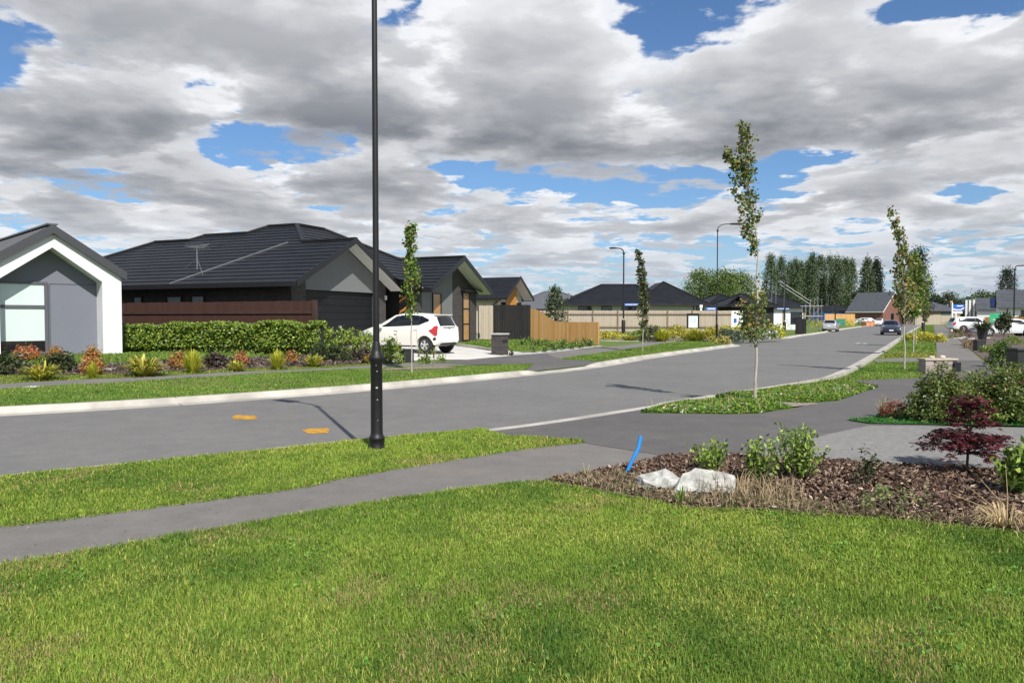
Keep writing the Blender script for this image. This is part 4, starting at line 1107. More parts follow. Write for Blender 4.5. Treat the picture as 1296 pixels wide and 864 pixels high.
b = MB(); roof_face(b, [(-.2, -.35, 2.72), (7.4, -.35, 2.72), (7.4, 3.5, 4.75), (-.2, 3.5, 4.75)]); roof_face(b, [(-.2, 7.35, 2.72), (7.4, 7.35, 2.72), (7.4, 3.5, 4.75), (-.2, 3.5, 4.75)]); b.box(-.2, 7.4, -.45, -.34, 2.56, 2.75); b.build('roof', m_greytile, h13)
b = MB(); b.face([(-.02, 0, 2.8), (-.02, 7, 2.8), (-.02, 3.5, 4.65)]); b.build('gable_wall', m_white, h13)
window(h13, 2.1, 3.6, -.003, 1.6, 2.4, m_glass)
b = MB(); b.box(.78, .86, -.08, -.004, -.2, 2.7); b.build('downpipe', m_blackalu, h13)
p_ = atY(1203, 389, 262); h14 = gable_house('brick_row_house', 'distant brick and white house row beyond the real estate sign', (p_[0] + 1, p_[1]), 118, .0, 5, 7, 4.3, .6, m_brickr, m_brickr)
p_ = atY(1213, 391, 268); h15 = hip_house('red_roof_house', 'distant low house with dull red roof behind the sign posts', (p_[0], p_[1]), 90, .0, 7, 6, 4.4, .4, m_brickr, M('dull_red_tile', (0.16, 0.075, 0.065), 0.7, 0.2, 2))

# ================================================================== FENCES
def fence(name, label, A, B, z0, top, mat, postm, rail=True, post_gap=2.4, cap=False, group=None, tops=None, thick=.02, post_front=False, sag=.012):
    """palings from A to B; one mesh of boards, a mesh for each post"""
    A, B = np.array(A[:2]), np.array(B[:2]); d = B - A; L = float(np.hypot(*d)); rz = math.atan2(d[1], d[0])
    t = thing(name, label, 'fence', (A[0], A[1], z0), rz, group)
    b = MB(); n = max(2, int(round(L / .15))); w = L / n; rr = random.Random(len(label))
    for i in range(n):
        h = (tops((i + .5) / n) if tops else top) - z0 + rr.uniform(-sag, sag)
        b.box(i * w + .0015, (i + 1) * w - .0015, -thick / 2 + rr.uniform(-.003, .003), thick / 2, -.05, h)
    b.build('paling', mat, t)
    k = max(1, int(round(L / post_gap)))
    for i in range(k + 1):
        x = min(max(i * L / k, .05), L - .05); h = (tops(i / k) if tops else top) - z0 - .02
        b = MB(); y0, y1 = (-.11, -.012) if post_front else (.012, .11)
        b.box(x - .05, x + .05, y0, y1, -.1, h); b.build('post', postm, t)
    if rail:
        zt = ((min(tops(0), tops(1)) if tops else top) - z0)
        for z in (.35, zt - .32):
            b = MB(); b.box(.05, L - .05, (-.158 if post_front else .112), (-.112 if post_front else .158), z, z + .08); b.build('rail', postm, t)
    if cap:
        b = MB(); b.box(-.02, L + .02, -.05, .05, (top - z0) + .005, (top - z0) + .04); b.build('capping', mat, t)
    return t
Pf = atY(397, 380, 27.5); vf = np.array([-.914, .407]); Pg = Pf[:2] + vf * 10.4
fb = fence('paling_fence', 'dark brown paling fence standing behind the clipped green hedge', Pg, Pf, .30, 2.17, m_brownpal, m_brownpal, post_gap=2.6)
b = MB(); Lf = float(np.hypot(*(Pf[:2] - Pg))); b.box(0.0, Lf, -.055, -.012, 1.40, 1.50); b.box(Lf - .02, Lf + .10, -.09, .10, -.1, 1.9); b.build('front_rail', M('brown_rail', (0.05, 0.024, 0.018), .7, .2, 3), fb)
a, c_ = atY(606, 427, 43), atY(624, 427, 43.5)
fence('paling_fence', 'short pale grey paling fence between brick gable and black fence', a, c_, .35, 2.25, m_paling, m_post)
a, c_ = atY(621.5, 428, 45.5), atY(671.5, 429, 45.7)
fence('black_fence', 'solid black-stained timber fence beside the orange palings', a, c_, .30, 2.33, m_blackpal, m_black, sag=.004)
a, c_ = on(UL, 671.5, 429), on(UL, 757, 437.2); a = np.array([a[0], 45.5 if a[1] > 46 else a[1], 0])
a, c_ = atY(671.5, 429, 44.0), atY(757, 437.2, 40.3)
def orange_top(t):
    return 2.10 - 0.78 * float(sm((t - .0) / .45)) if t < .45 else 1.32
fence('stepped_fence', 'new orange pine fence that curves down towards the street', a, c_, .06, 1.2, m_newpal, m_newpost, tops=orange_top, post_gap=1.8, rail=False, post_front=False)
a, c_ = atY(690, 415, 68), atY(1000, 415, 70); a = atY(655, 415, 68); 
fence('paling_fence', 'long weathered paling fence in front of the hip-roofed house', a, atY(938, 415, 69), .35, 2.20, m_paling, m_post, post_front=True)
a, c_ = atY(1007, 414, 72), atY(1020.5, 414, 72)
fence('black_fence', 'small black fence panel in front of the white wrapped house', a, c_, .0, 1.45, m_blackpal, m_black)
fence('paling_fence', 'new timber paling fence in front of the blue wrapped house', atY(1044, 404, 150), atY(1082, 404, 150), -.1, 2.3, m_newpal, m_newpost)
fence('paling_fence', 'pale tan paling fence behind the white car and green sign', atY(1246, 404, 75), atY(1300, 404, 72), -.1, 1.62, m_newpal, m_post)
fence('paling_fence', 'low tan fence across the end of the footpath', atY(1158, 410, 172), atY(1206, 410, 172), -.2, 2.1, m_paling, m_post)
# ================================================================== VEHICLES
def carpaint(name, c, flake=0.0):
    m, b = newmat(name); co = objco()
    dirt = noise(co, 3.0, 4, 0.6)
    setb(b, 'Base Color', mixc((dirt - 0.45) * 0.25, c, tuple(k * .8 for k in c)))
    b.inputs['Roughness'].default_value = 0.32; b.inputs['Coat Weight'].default_value = 0.8; b.inputs['Coat Roughness'].default_value = 0.04
    b.inputs['Metallic'].default_value = flake
    return m
m_cw = carpaint('pearl_white_paint', (0.80, 0.78, 0.72)); m_cw2 = carpaint('cool_white_paint', (0.74, 0.77, 0.80)); m_cs = carpaint('silver_paint', (0.50, 0.51, 0.53), 0.5)
m_cb = carpaint('dark_blue_paint', (0.012, 0.016, 0.04)); m_ck = carpaint('black_paint', (0.012, 0.012, 0.013))
m_tyre = M('tyre_rubber', (0.018, 0.018, 0.018), 0.85, 0.2, 8)
m_rim = M('alloy_rim', (0.62, 0.63, 0.64), 0.35, 0.05, 8, metal=0.3)
m_trim = M('black_trim', (0.014, 0.014, 0.015), 0.55, 0.1, 6)
m_red = glassmat('red_lens', (0.42, 0.012, 0.018), 0.1); m_clear = glassmat('clear_lens', (0.62, 0.64, 0.66), 0.1)
m_carglass = glassmat('tinted_car_glass', (0.010, 0.012, 0.015), 0.08)
for k_, v_ in (('Specular IOR Level', .35), ('Coat Weight', .15)): m_carglass.node_tree.nodes['Principled BSDF'].inputs[k_].default_value = v_
m_chrome = M('chrome', (0.70, 0.71, 0.72), 0.15, 0.02, 4, metal=1.0)
m_plate = M('number_plate', (0.72, 0.73, 0.74), 0.5, 0.03, 6)

def lerp_tab(tab, x):
    xs = [t[0] for t in tab]; ys = [t[1] for t in tab]
    return float(np.interp(x, xs, ys))
HATCH = dict(L=3.95, wb=(0.80, 3.33), rw=.30, hw=.845,
    roof=[(0, .56), (.06, .74), (.35, .86), (.85, 1.02), (1.05, 1.10), (1.75, 1.46), (2.1, 1.515), (2.6, 1.525), (3.2, 1.49), (3.58, 1.43), (3.66, 1.38), (3.86, 1.00), (3.92, .86), (3.95, .60)],
    belt=[(0, .50), (.06, .66), (.35, .80), (.85, .95), (1.05, .97), (2.0, 1.0), (3.2, 1.06), (3.58, 1.08), (3.86, .96), (3.92, .82), (3.95, .58)],
    sill=[(0, .36), (.1, .26), (.5, .22), (3.4, .22), (3.8, .30), (3.95, .40)],
    half=[(0, .52), (.06, .68), (.2, .78), (.5, .835), (1.0, .845), (3.2, .845), (3.6, .82), (3.85, .74), (3.95, .62)],
    tum=[(0, .93), (.85, .90), (1.05, .80), (1.75, .70), (2.6, .72), (3.5, .70), (3.66, .72), (3.86, .86), (3.95, .95)])
SEDAN = dict(L=4.6, wb=(0.9, 3.62), rw=.315, hw=.88,
    roof=[(0, .50), (.08, .68), (.4, .80), (1.25, .93), (1.4, .98), (2.1, 1.36), (2.5, 1.42), (3.0, 1.41), (3.35, 1.35), (3.95, 1.02), (4.1, .98), (4.5, .96), (4.56, .86), (4.6, .55)],
    belt=[(0, .46), (.08, .62), (.4, .74), (1.25, .86), (2.5, .90), (3.5, .92), (4.1, .92), (4.5, .90), (4.56, .80), (4.6, .52)],
    sill=[(0, .30), (.1, .24), (.5, .20), (4.0, .20), (4.4, .26), (4.6, .38)],
    half=[(0, .56), (.08, .72), (.3, .82), (.7, .87), (1.2, .88), (3.8, .88), (4.3, .83), (4.5, .76), (4.6, .64)],
    tum=[(0, .93), (1.25, .88), (1.4, .82), (2.1, .68), (3.0, .68), (3.35, .70), (3.95, .82), (4.5, .9), (4.6, .95)])
SUV = dict(L=4.65, wb=(0.9, 3.6), rw=.36, hw=.92,
    roof=[(0, .62), (.07, .84), (.4, .98), (1.1, 1.08), (1.3, 1.14), (1.9, 1.56), (2.3, 1.66), (3.4, 1.66), (4.2, 1.60), (4.3, 1.54), (4.52, 1.10), (4.6, .95), (4.65, .62)],
    belt=[(0, .56), (.07, .76), (.4, .92), (1.1, 1.02), (2.5, 1.08), (4.2, 1.14), (4.52, 1.04), (4.6, .9), (4.65, .6)],
    sill=[(0, .40), (.1, .32), (.5, .28), (4.0, .28), (4.45, .36), (4.65, .46)],
    half=[(0, .62), (.07, .78), (.3, .86), (.7, .91), (1.2, .92), (3.8, .92), (4.3, .89), (4.55, .80), (4.65, .70)],
    tum=[(0, .93), (1.1, .88), (1.3, .84), (1.9, .74), (3.4, .75), (4.2, .75), (4.52, .86), (4.65, .95)])

def car(name, label, cat, spec, paint, detail=True, group=None, wincuts=None):
    """x runs from the nose (0) to the tail (L); z up"""
    t = thing(name, label, cat, group=group)
    L, HW = spec['L'], spec['hw']
    def rings(x):
        zr, zb, zs = lerp_tab(spec['roof'], x), lerp_tab(spec['belt'], x), lerp_tab(spec['sill'], x)
        h, tu = lerp_tab(spec['half'], x), lerp_tab(spec['tum'], x)
        zb = min(zb, zr - .02); hr = h * tu; cam_ = min(.045, (zr - zb) * .3)
        sec = [(0, zs), (h * .80, zs), (h * .93, zs + .04), (h * .985, zs + (zb - zs) * .28), (h, zs + (zb - zs) * .55), (h * .985, zs + (zb - zs) * .82), (h * .955, zb),
               (h * .955 + (hr - h * .955) * .45, zb + (zr - cam_ * 1.6 - zb) * .50), (hr, zr - cam_ * 1.7), (hr * .90, zr - cam_ * .7), (hr * .55, zr - cam_ * .12), (0, zr)]
        return sec
    xs = sorted(set(list(np.linspace(0, L, 44)) + [0.02, 0.05, L - .02, L - .05, L - .09] + [p[0] for p in spec['roof']]))
    rows = []
    for x in xs:
        s = rings(x)
        rows.append([(x, y, z) for y, z in s] + [(x, -y, z) for y, z in s[-2:0:-1]])
    b = MB(); b.grid(rows, True); b.face(rows[0]); b.face(rows[-1][::-1])
    body = b.build('body', paint, t, smooth=True)
    # wheel arches
    for wx in spec['wb']:
        for s in (-1, 1):
            cb = MB(); cb.disc_lathe_y([(.0, HW - .26), (spec['rw'] + .055, HW - .26), (spec['rw'] + .055, HW + .3), (.0, HW + .3)], (wx, 0, spec['rw']), 28, sgn=s)
            cu = cb.build('cutter', paint, None, merge=True)
            md = body.modifiers.new('cut', 'BOOLEAN'); md.operation = 'DIFFERENCE'; md.solver = 'EXACT'; md.object = cu; cu.parent = t
    dg = bpy.context.evaluated_depsgraph_get(); dg.update()
    me = bpy.data.meshes.new_from_object(body.evaluated_get(dg))
    body.modifiers.clear(); body.data = me
    body.data.materials.clear(); body.data.materials.append(paint)
    me.polygons.foreach_set('use_smooth', [True] * len(me.polygons)); me.set_sharp_from_angle(angle=R(38))
    for o in [c for c in t.children if c.name.startswith('cutter')]: bpy.data.objects.remove(o)
    def side(x, f, s, off=.006):
        """point on the body side: f 0 = belt, 1 = roof rail; f < 0 below the belt"""
        sec = rings(x)
        pts = [sec[6], sec[7], sec[8]] if f >= 0 else [sec[1], sec[2], sec[3], sec[4], sec[5], sec[6]]
        zz = [p[1] for p in pts]; yy = [p[0] for p in pts]
        z = zz[0] + (zz[-1] - zz[0]) * (f if f >= 0 else 1 + f)
        return (x, s * (float(np.interp(z, zz, yy)) + off), z)
    def fine(c, n=28):
        xs_ = np.linspace(c[0][0], c[-1][0], n); return [(x, float(np.interp(x, [q[0] for q in c], [q[1] for q in c])), float(np.interp(x, [q[0] for q in c], [q[2] for q in c]))) for x in xs_]
    def patch(nm, mat, outline, s, par=t, n=14, off=.006):
        """outline: list of (x, flow, fhigh) columns"""
        q = MB(); q.grid([[side(x, a + (c - a) * k / 9, s, off) for k in range(10)] for x, a, c in outline]); return q.build(nm, mat, par, smooth=True)
    def cols(x0, x1, lo, hi, n=12):
        return [(x, lo(x) if callable(lo) else lo, hi(x) if callable(hi) else hi) for x in np.linspace(x0, x1, n)]
    def cross_patch(nm, mat, x0, x1, w, par=t, off=.006, n=8):
        """on the centre panel between two stations (windscreen, rear window)"""
        q = MB(); R_ = []
        for x in np.linspace(x0, x1, n):
            s = rings(x); y1 = s[9][0] * w; ys = np.linspace(-y1, y1, 9)
            prof = sorted([(p[0], p[1]) for p in s[8:]]); R_.append([(x, y, float(np.interp(abs(y), [p[0] for p in prof], [p[1] for p in prof]))) for y in ys])
        A = np.array(R_); dx = np.gradient(A, axis=0)[:, 4]; nn = np.stack([-dx[:, 2], 0 * dx[:, 0], dx[:, 0]], 1); nn /= np.linalg.norm(nn, axis=1)[:, None]
        if nn[:, 2].mean() < 0: nn = -nn
        A = A + nn[:, None, :] * off; q.grid([[tuple(p) for p in r] for r in A]); return q.build(nm, mat, par, smooth=True)
    w = spec['win']
    for s in (-1, 1):
        for (x0, x1, lo, hi) in w['side']: patch('side_window', m_carglass, cols(x0, x1, lo, hi), s)
        for (x0, x1) in w['pillar']: patch('window_pillar', m_trim, cols(x0, x1, .0, .93, 3), s)
        patch('sill_trim', m_trim, cols(spec['wb'][0] + .42, spec['wb'][1] - .42, -1.0, -.93), s)
        if detail:
            for xh in w['handle']: 
                p = side(xh, -.20, s, .012); q = MB(); q.box(xh - .09, xh + .09, p[1] - .012, p[1] + .012, p[2] - .013, p[2] + .013); q.build('door_handle', paint, t, bevel=.006)
            for xd in w['seam']:
                patch('door_seam', m_trim, cols(xd - .004, xd + .004, -.90, -.02, 2), s)
        xm = w['mirror']; p = side(xm, .12, s); q = MB(); q.lathe([(.01, -.07), (.075, -.06), (.085, 0), (.07, .07), (.01, .085)], 12, (xm, p[1] + s * .11, p[2]));
        q.bar((xm - .02, p[1], p[2] - .05), (xm, p[1] + s * .08, p[2] - .03), .05, .03); q.build('mirror', m_trim if not detail else paint, t, smooth=True)
        patch('tail_light', m_red, fine(w['tail']), s, off=.022); patch('headlight', m_clear, w['head'], s)
    cross_patch('windscreen', m_carglass, *w['screen']); cross_patch('rear_window', m_carglass, *w['rear'])
    # wheels
    for wx in spec['wb']:
        for s in (-1, 1):
            r = spec['rw']; y = HW - .13
            q = MB(); q.disc_lathe_y([(r * .62, -.09), (r * .95, -.10), (r, -.07), (r, .07), (r * .95, .10), (r * .64, .11), (r * .62, .06)], (wx, s * y, r), 30, sgn=s); ty = q.build('tyre', m_tyre, t, smooth=True)
            q = MB(); q.disc_lathe_y([(r * .63, .05), (r * .63, .095), (r * .585, .10), (r * .56, .03), (.0, .03)], (wx, s * y, r), 30, sgn=s)
            for k in range(5):
                for d_ in (-.16, .16):
                    a = 2 * math.pi * k / 5 + .3; a2 = a + d_
                    q.bar((wx + r * .10 * math.cos(a), s * (y + .075), r + r * .10 * math.sin(a)), (wx + r * .58 * math.cos(a2), s * (y + .09), r + r * .58 * math.sin(a2)), .035, .03, up=(0, 1, 0))
            q.disc_lathe_y([(.055, .06), (.05, .10), (.0, .105)], (wx, s * y, r), 14, sgn=s)
            rm = q.build('rim', m_rim, ty); 
            q = MB(); q.disc_lathe_y([(r * .57, .028), (r * .57, .034), (0, .034)], (wx, s * y, r), 24, sgn=s); q.build('brake_disc', m_trim, ty)
            q = MB(); q.disc_lathe_y([(r + .05, -.14), (r + .05, -.06), (r * .4, -.12)], (wx, s * (HW - .12), r), 24, sgn=s); q.build('wheel_arch', m_trim, t)
    zp = .74 if spec is not SUV else .85
    q = MB(); xe = L + .004 if spec is not HATCH else L + .0
    xt = w.get('plate', (L - .02, .62)); q.box(xt[0], xt[0] + .02, -.18, .18, xt[1] - .06, xt[1] + .06); q.build('number_plate', m_plate, t)
    q = MB(); q.box(-.015, .02, -.18, .18, .40, .52); q.build('number_plate', m_plate, t)
    q = MB(); q.box(-.006, .03, -.42, .42, .53, .60); q.build('grille', m_trim, t, bevel=.01)
    return t, side, patch, cols, cross_patch, rings
HATCH['win'] = dict(pillar=[(2.02, 2.08), (2.98, 3.03)], side=[(1.22, 2.02, .0, lambda x: min(.97, .06 + (x - 1.16) * 1.25)), (2.08, 2.98, .0, .97), (3.03, 3.46, lambda x: .0 + max(0, x - 3.10) * 1.1, lambda x: .96 - max(0, x - 3.07) * .80)],
    handle=[2.0, 2.92], seam=[1.12, 2.05, 3.0], mirror=1.30,
    tail=[(3.55, -.29, -.27), (3.65, -.38, -.19), (3.72, -.44, -.05), (3.77, -.48, .30), (3.805, -.49, .85), (3.84, -.47, .97), (3.87, -.43, .6)], head=[(.10, -.30, -.02), (.22, -.32, -.02), (.36, -.28, -.02), (.52, -.2, -.02), (.68, -.10, -.02)],
    screen=(1.10, 1.78, .93), rear=(3.66, 3.85, .93), plate=(3.90, .80))
SEDAN['win'] = dict(pillar=[(2.42, 2.48), (3.18, 3.22)], side=[(1.62, 2.42, .04, lambda x: min(.90, .10 + (x - 1.5) * 1.15)), (2.48, 3.18, .04, .90), (3.22, 3.52, .06, lambda x: .88 - max(0, x - 3.22) * 2.0)],
    handle=[2.4, 3.3], seam=[1.5, 2.45, 3.3], mirror=1.62, tail=[(4.30, -.30, -.03), (4.42, -.36, -.03), (4.53, -.42, -.03)], head=[(.08, -.34, -.02), (.25, -.32, -.02), (.5, -.2, -.02)],
    screen=(1.42, 2.14, .93), rear=(3.38, 3.94, .9), plate=(4.585, .70))
SUV['win'] = dict(pillar=[(2.38, 2.44), (3.3, 3.36)], side=[(1.55, 2.38, .04, lambda x: min(.90, .10 + (x - 1.42) * 1.2)), (2.44, 3.3, .04, .90), (3.36, 4.05, .06, .86)],
    handle=[2.3, 3.25], seam=[1.4, 2.41, 3.35], mirror=1.56, tail=[(4.33, -.2, .2), (4.45, -.4, .1), (4.58, -.46, -.02)], head=[(.06, -.34, -.02), (.25, -.32, -.02), (.55, -.2, -.02)],
    screen=(1.32, 1.94, .93), rear=(4.30, 4.51, .9), plate=(4.615, .80))
def put(t, p, heading, nose=False, L=0):
    """heading of the nose, clockwise from +Y; p is the ground point under the middle of the car"""
    a = R(90 - heading); t.rotation_euler = (0, 0, a + math.pi)      # local +x points to the tail
    f = Vector((math.cos(a), math.sin(a), 0))
    t.location = Vector(p) + f * (L / 2)

hb, side, patch, cols, cross_patch, rings = car('hatchback', 'white five-door hatchback parked on the concrete driveway', 'car', HATCH, m_cw)
q = MB(); q.box(3.55, 3.70, -.55, .55, 1.425, 1.455); q.build('roof_spoiler', m_cw, hb, bevel=.01)
q = MB(); q.box(3.865, 3.915, -.40, .40, .955, .985); q.build('chrome_strip', m_chrome, hb, bevel=.006)
q = MB(); q.box(3.905, 3.925, -.055, -.04, .89, .96); q.box(3.905, 3.925, .04, .055, .89, .96); q.box(3.905, 3.925, -.04, .04, .918, .932); q.build('emblem', m_chrome, hb)
for s in (-1, 1): patch('bumper_vent', m_trim, [(3.70, -.72, -.62), (3.76, -.74, -.58), (3.82, -.70, -.58)], s, off=.012)
q = MB(); q.box(3.80, 3.93, -.5, .5, .30, .36); q.build('bumper_lip', m_trim, hb, bevel=.01)
pc = on(Hl, 517, 445.2); put(hb, (pc[0], pc[1], gz(Hl, *pc[:2]) + .02), -61, L=3.95)
sv, *_ = car('sedan', 'silver sedan parked facing away at the far kerb', 'car', SEDAN, m_cs, True)
ps = G(1051, 419.5, ROADZ); put(sv, (ps[0], ps[1], ROADZ), 27, L=4.6)
bl, *_ = car('sedan', 'dark blue sedan facing the camera on the far stretch of road', 'car', SEDAN, m_cb, True)
ps = G(1127, 423.5, ROADZ); put(bl, (ps[0], ps[1], ROADZ), 205, L=4.6)
wr, *_ = car('hatchback', 'white car side-on behind the potted palm and small dark trees', 'car', SEDAN, m_cw2, True)
ps = on(Hr, 1268, 425); put(wr, (ps[0], ps[1] , 0.0), -80, L=4.6); wr.scale = (1.08, 1.08, 1.05)
sb, *_ = car('suv', 'white four-wheel drive with dark windows beyond the real estate sign', 'car', SUV, m_cw2, False)
ps = atY(1231, 412, 80); put(sb, (ps[0], ps[1], 0), 98, L=4.65)
for (u, v, Y, spec, mat, hd, lab) in ((1113, 409.5, 150, HATCH, m_cw, 215, 'white hatchback in the middle of the row of parked cars by the brick gable'),
        (1101, 408, 168, SUV, m_cw2, 120, 'tall white wagon parked right behind the orange skip'),
        (1079, 407.5, 172, SUV, m_cw2, 115, 'leftmost white car beyond the roadworks by the new fence'),
        (1090, 407, 180, SEDAN, m_cw, 110, 'low white car half hidden behind the orange skip')):
    cc, *_ = car('parked_car', lab, 'car', spec, mat, False, group='white cars parked beyond the bend')
    ps = atY(u, v, Y); put(cc, (ps[0], ps[1], ROADZ), hd, L=spec['L'])
# ================================================================== STREET FURNITURE
m_lampblk = M('black_lamp_paint', (0.006, 0.006, 0.007), 0.5, 0.2, 5, 0.05, 80, spec=0.5)
m_signblue = M('sign_blue', (0.03, 0.12, 0.42), 0.4, 0.03, 4)
m_fleck = M('chipped_paint_fleck', (0.40, 0.39, 0.36), 0.6, 0.05, 4)
def street_lamp(label, loc, h, armdir, arm, base=True, sign=None, scale=1.0, name='street_lamp', signz=2.6, group='street lamps'):
    t = thing(name, label, 'street lamp', loc, armdir, group)
    k = scale
    b = MB()
    if base:
        b.lathe([(.098, 0), (.098, .035), (.088, .06), (.084, .12), (.092, .135), (.092, .155), (.078, .175), (.070, .21), (.068, 1.00), (.072, 1.01), (.074, 1.03), (.092, 1.075), (.092, 1.09), (.060, 1.15), (.052, 1.18), (.052, 1.20), (.044, 1.22), (.044, 1.25), (.037, 1.27)], 24)
    else: b.lathe([(.09 * k, 0), (.09 * k, 1.0), (.06 * k, 1.1)], 12)
    b.build('base', m_lampblk, t, smooth=True)
    b = MB(); b.tube([(0, 0, 1.2), (0, 0, h * .55), (0, 0, h - .35)], [.037 * k, .034 * k, .030 * k], 16 if base else 10); b.build('shaft', m_lampblk, t, smooth=True)
    b = MB(); P = [(0, 0, h - .45)] + [(arm * (1 - math.cos(a)) * .42, 0, h - .36 + .36 * math.sin(a)) for a in np.linspace(.15, 1.45, 8)] + [(arm * .72, 0, h + .02)]
    b.tube(P, .027 * k, 10); b.build('arm', m_lampblk, t, smooth=True)
    b = MB(); b.lathe([(.05 * k, -.06), (.062 * k, -.04), (.062 * k, .04), (.05 * k, .06)], 14, (0, 0, h - .42)); b.build('collar', m_lampblk, t, smooth=True)
    b = MB(); b.prism([(arm * .62, h - .03), (arm * 1.25, h + .01), (arm * 1.25, h + .05), (arm * .95, h + .085), (arm * .62, h + .06)], -.13 * max(1, k * .8), .13 * max(1, k * .8)); hd = b.build('lamp_head', m_lampblk, t, bevel=.015)
    b = MB(); b.box(arm * .72, arm * 1.18, -.09, .09, h - .034, h - .02); b.build('lens', m_clear, hd)
    if sign:
        for ang, L in sign:
            b = MB(); m_ = Matrix.Rotation(ang - armdir, 4, 'Z')
            b.box(.06, .06 + L, -.012, .012, signz, signz + .20, 0, m_); sg = b.build('street_sign', m_signblue, t)
            b = MB(); rr = random.Random(3); x = .14
            while x < L - .06:
                wd = rr.uniform(.04, .10)
                for y in (-.0145, .0125): b.box(x, x + wd, y, y + .002, signz + .06, signz + .15, 0, m_)
                x += wd + .035
            b.build('lettering', m_white, sg)
    return t
pl = on(UR, 477, 569.5)
rd = math.atan2(0.62, -0.78)
L0 = street_lamp('tall black street lamp with flared base in the near verge', (pl[0], pl[1], pl[2] + .0), 6.15, rd, 1.0)
b = MB(); rr = random.Random(8)
for a, z, s in ((-1.30, .93, .007), (-1.25, .60, .008), (-1.35, .74, .014), (-1.2, .36, .005), (-1.45, 1.0, .005)):
    a2 = a - rd; r = .0688; c = Vector((r * math.cos(a2), r * math.sin(a2), z)); n_ = Vector((math.cos(a2), math.sin(a2), 0)); s_ = Vector((-n_.y, n_.x, 0))
    b.face([c + n_ * .001 + s_ * s * math.cos(q) + Vector((0, 0, s * .8 * math.sin(q))) for q in np.linspace(0, 2 * math.pi, 9)[:-1]])
b.build('paint_chip', m_fleck, L0)
p2 = on(UL, 907, 433.5); street_lamp('black street lamp with small blue sign at the planted street corner', p2, 7.35, R(10), 1.4, base=True, sign=[(R(200), .75)], signz=2.0)
p3 = atY(789, 421, 57.5); street_lamp('slim street lamp with long blue sign in front of the paling fence', (p3[0], p3[1], .3), 6.55, R(165), .9, base=False, sign=[(R(-12), 1.1)], scale=1.6, signz=2.15)
p4 = atY(993, 411, 88); street_lamp('street lamp with blue sign beside the half-built white house', (p4[0], p4[1], 0), 6.6, R(150), .9, base=False, sign=[(R(190), 2.2), (R(10), .5)], scale=2.0, signz=2.5)
p5 = atY(1057, 409, 98); street_lamp('dark lamp post behind the silver sedan', (p5[0], p5[1], 0), 6.9, R(20), .9, base=False, scale=2.0)
p6 = atY(1283, 410, 79); street_lamp('street lamp standing before the white house at the right edge', (p6[0], p6[1], 0), 7.0, R(10), .9, base=False, scale=2.0)
p7 = atY(653, 392, 120); street_lamp('thin lamp post rising behind the grey roof', (p7[0], p7[1], .3), 5.7, R(10), 1.2, base=False, scale=1.8)
p8 = atY(1168.5, 412, 74); street_lamp('dark lamp post behind the footpath trees', (p8[0], p8[1], 0), 5.6, R(120), .9, base=False, scale=1.8)

# signs
def board(name, label, P, rz, parts, cat='sign'):
    t = thing(name, label, cat, P, rz)
    for nm, mat, box in parts:
        b = MB(); b.box(*box); b.build(nm, mat, t)
    return t
ps = on(UL, 887, 417.5); board('marker_post', 'white square marker post among the yellow corner shrubs', (ps[0], ps[1], ps[2] - .2), 0, [('post', m_white, (-.085, .085, -.06, .06, 0, 2.35)), ('post_cap', m_white, (-.14, .14, -.10, .10, 2.351, 2.62))])
ps = atY(877, 415, 66); board('notice_board', 'small white notice in black frame on the long paling fence', (ps[0], ps[1], .3), 0, [('frame', m_blackalu, (-.55, .55, -.03, .03, .3, 1.62)), ('panel', m_white, (-.40, .40, -.045, -.031, .38, 1.40)), ('notice', M('pale_blue_print', (.5, .62, .75), .6, .1, 4), (-.3, .3, -.049, -.046, .8, 1.3))])
ps = atY(932, 412, 66); board('notice_board', 'white notice with blue print behind the tall street tree', (ps[0], ps[1], .2), 0, [('panel', m_white, (-.45, .55, -.03, .03, .1, 1.95)), ('notice', m_signblue, (-.25, .0, -.04, -.031, .9, 1.3)), ('print', M('grey_print', (.55, .57, .62), .6, .1, 4), (.05, .4, -.04, -.031, 1.0, 1.25))])
ps = on(UR, 1204.5, 419.5); st = thing('real_estate_sign', 'blue and white real estate sign on two white posts beside the footpath', 'sign', ps)
for x in (0.0, .42):
    b = MB(); b.box(x - .06, x + .06, -.05, .05, 0, 3.25 if x == 0 else 2.2); b.build('post', m_white, st)
b = MB(); b.box(.06, 1.35, -.02, .02, 2.35, 3.05); pn = b.build('panel', m_signblue, st)
b = MB(); b.prism([(.06, 2.45), (.5, 2.38), (1.0, 2.40), (1.35, 2.62), (1.35, 2.72), (.95, 2.5), (.5, 2.48), (.06, 2.6)], -.026, -.021); b.box(.5, 1.2, -.026, -.021, 2.82, 2.92); b.build('white_swoosh', m_white, pn)
b = MB(); b.box(.06, 1.15, -.022, .022, 2.02, 2.28); b.build('lower_panel', m_white, st)
b = MB(); b.box(-.25, .0, -.10, .10, 3.252, 3.42); b.build('post_cap', M('orange_plastic', (.65, .28, .12), .6, .05, 4), st)
ps = atY(1263, 404, 71); gs = thing('site_banner', 'green banner hung on the fence behind the white car', 'banner', (ps[0], ps[1], 0), R(-6))
b = MB(); b.box(-.75, .85, -.02, 0, .9, 1.95); b.build('cloth', M('green_cloth', (0.03, 0.34, 0.16), .7, .2, 3), gs)
b = MB()
for i in range(5): b.box(-.42 + i * .17, -.30 + i * .17, -.026, -.021, 1.30, 1.42)
b.build('lettering', m_white, gs)
for u in (1167.5, 1181.5):
    pass
ps = on(UR, 1167.6, 416.2); board('white_stake', 'white stake post on the grass before the footpath end', ps, 0, [('post', m_white, (-.06, .06, -.05, .05, 0, 1.9)), ('cap', m_white, (-.075, .075, -.065, .065, 1.9, 1.96))], 'post')

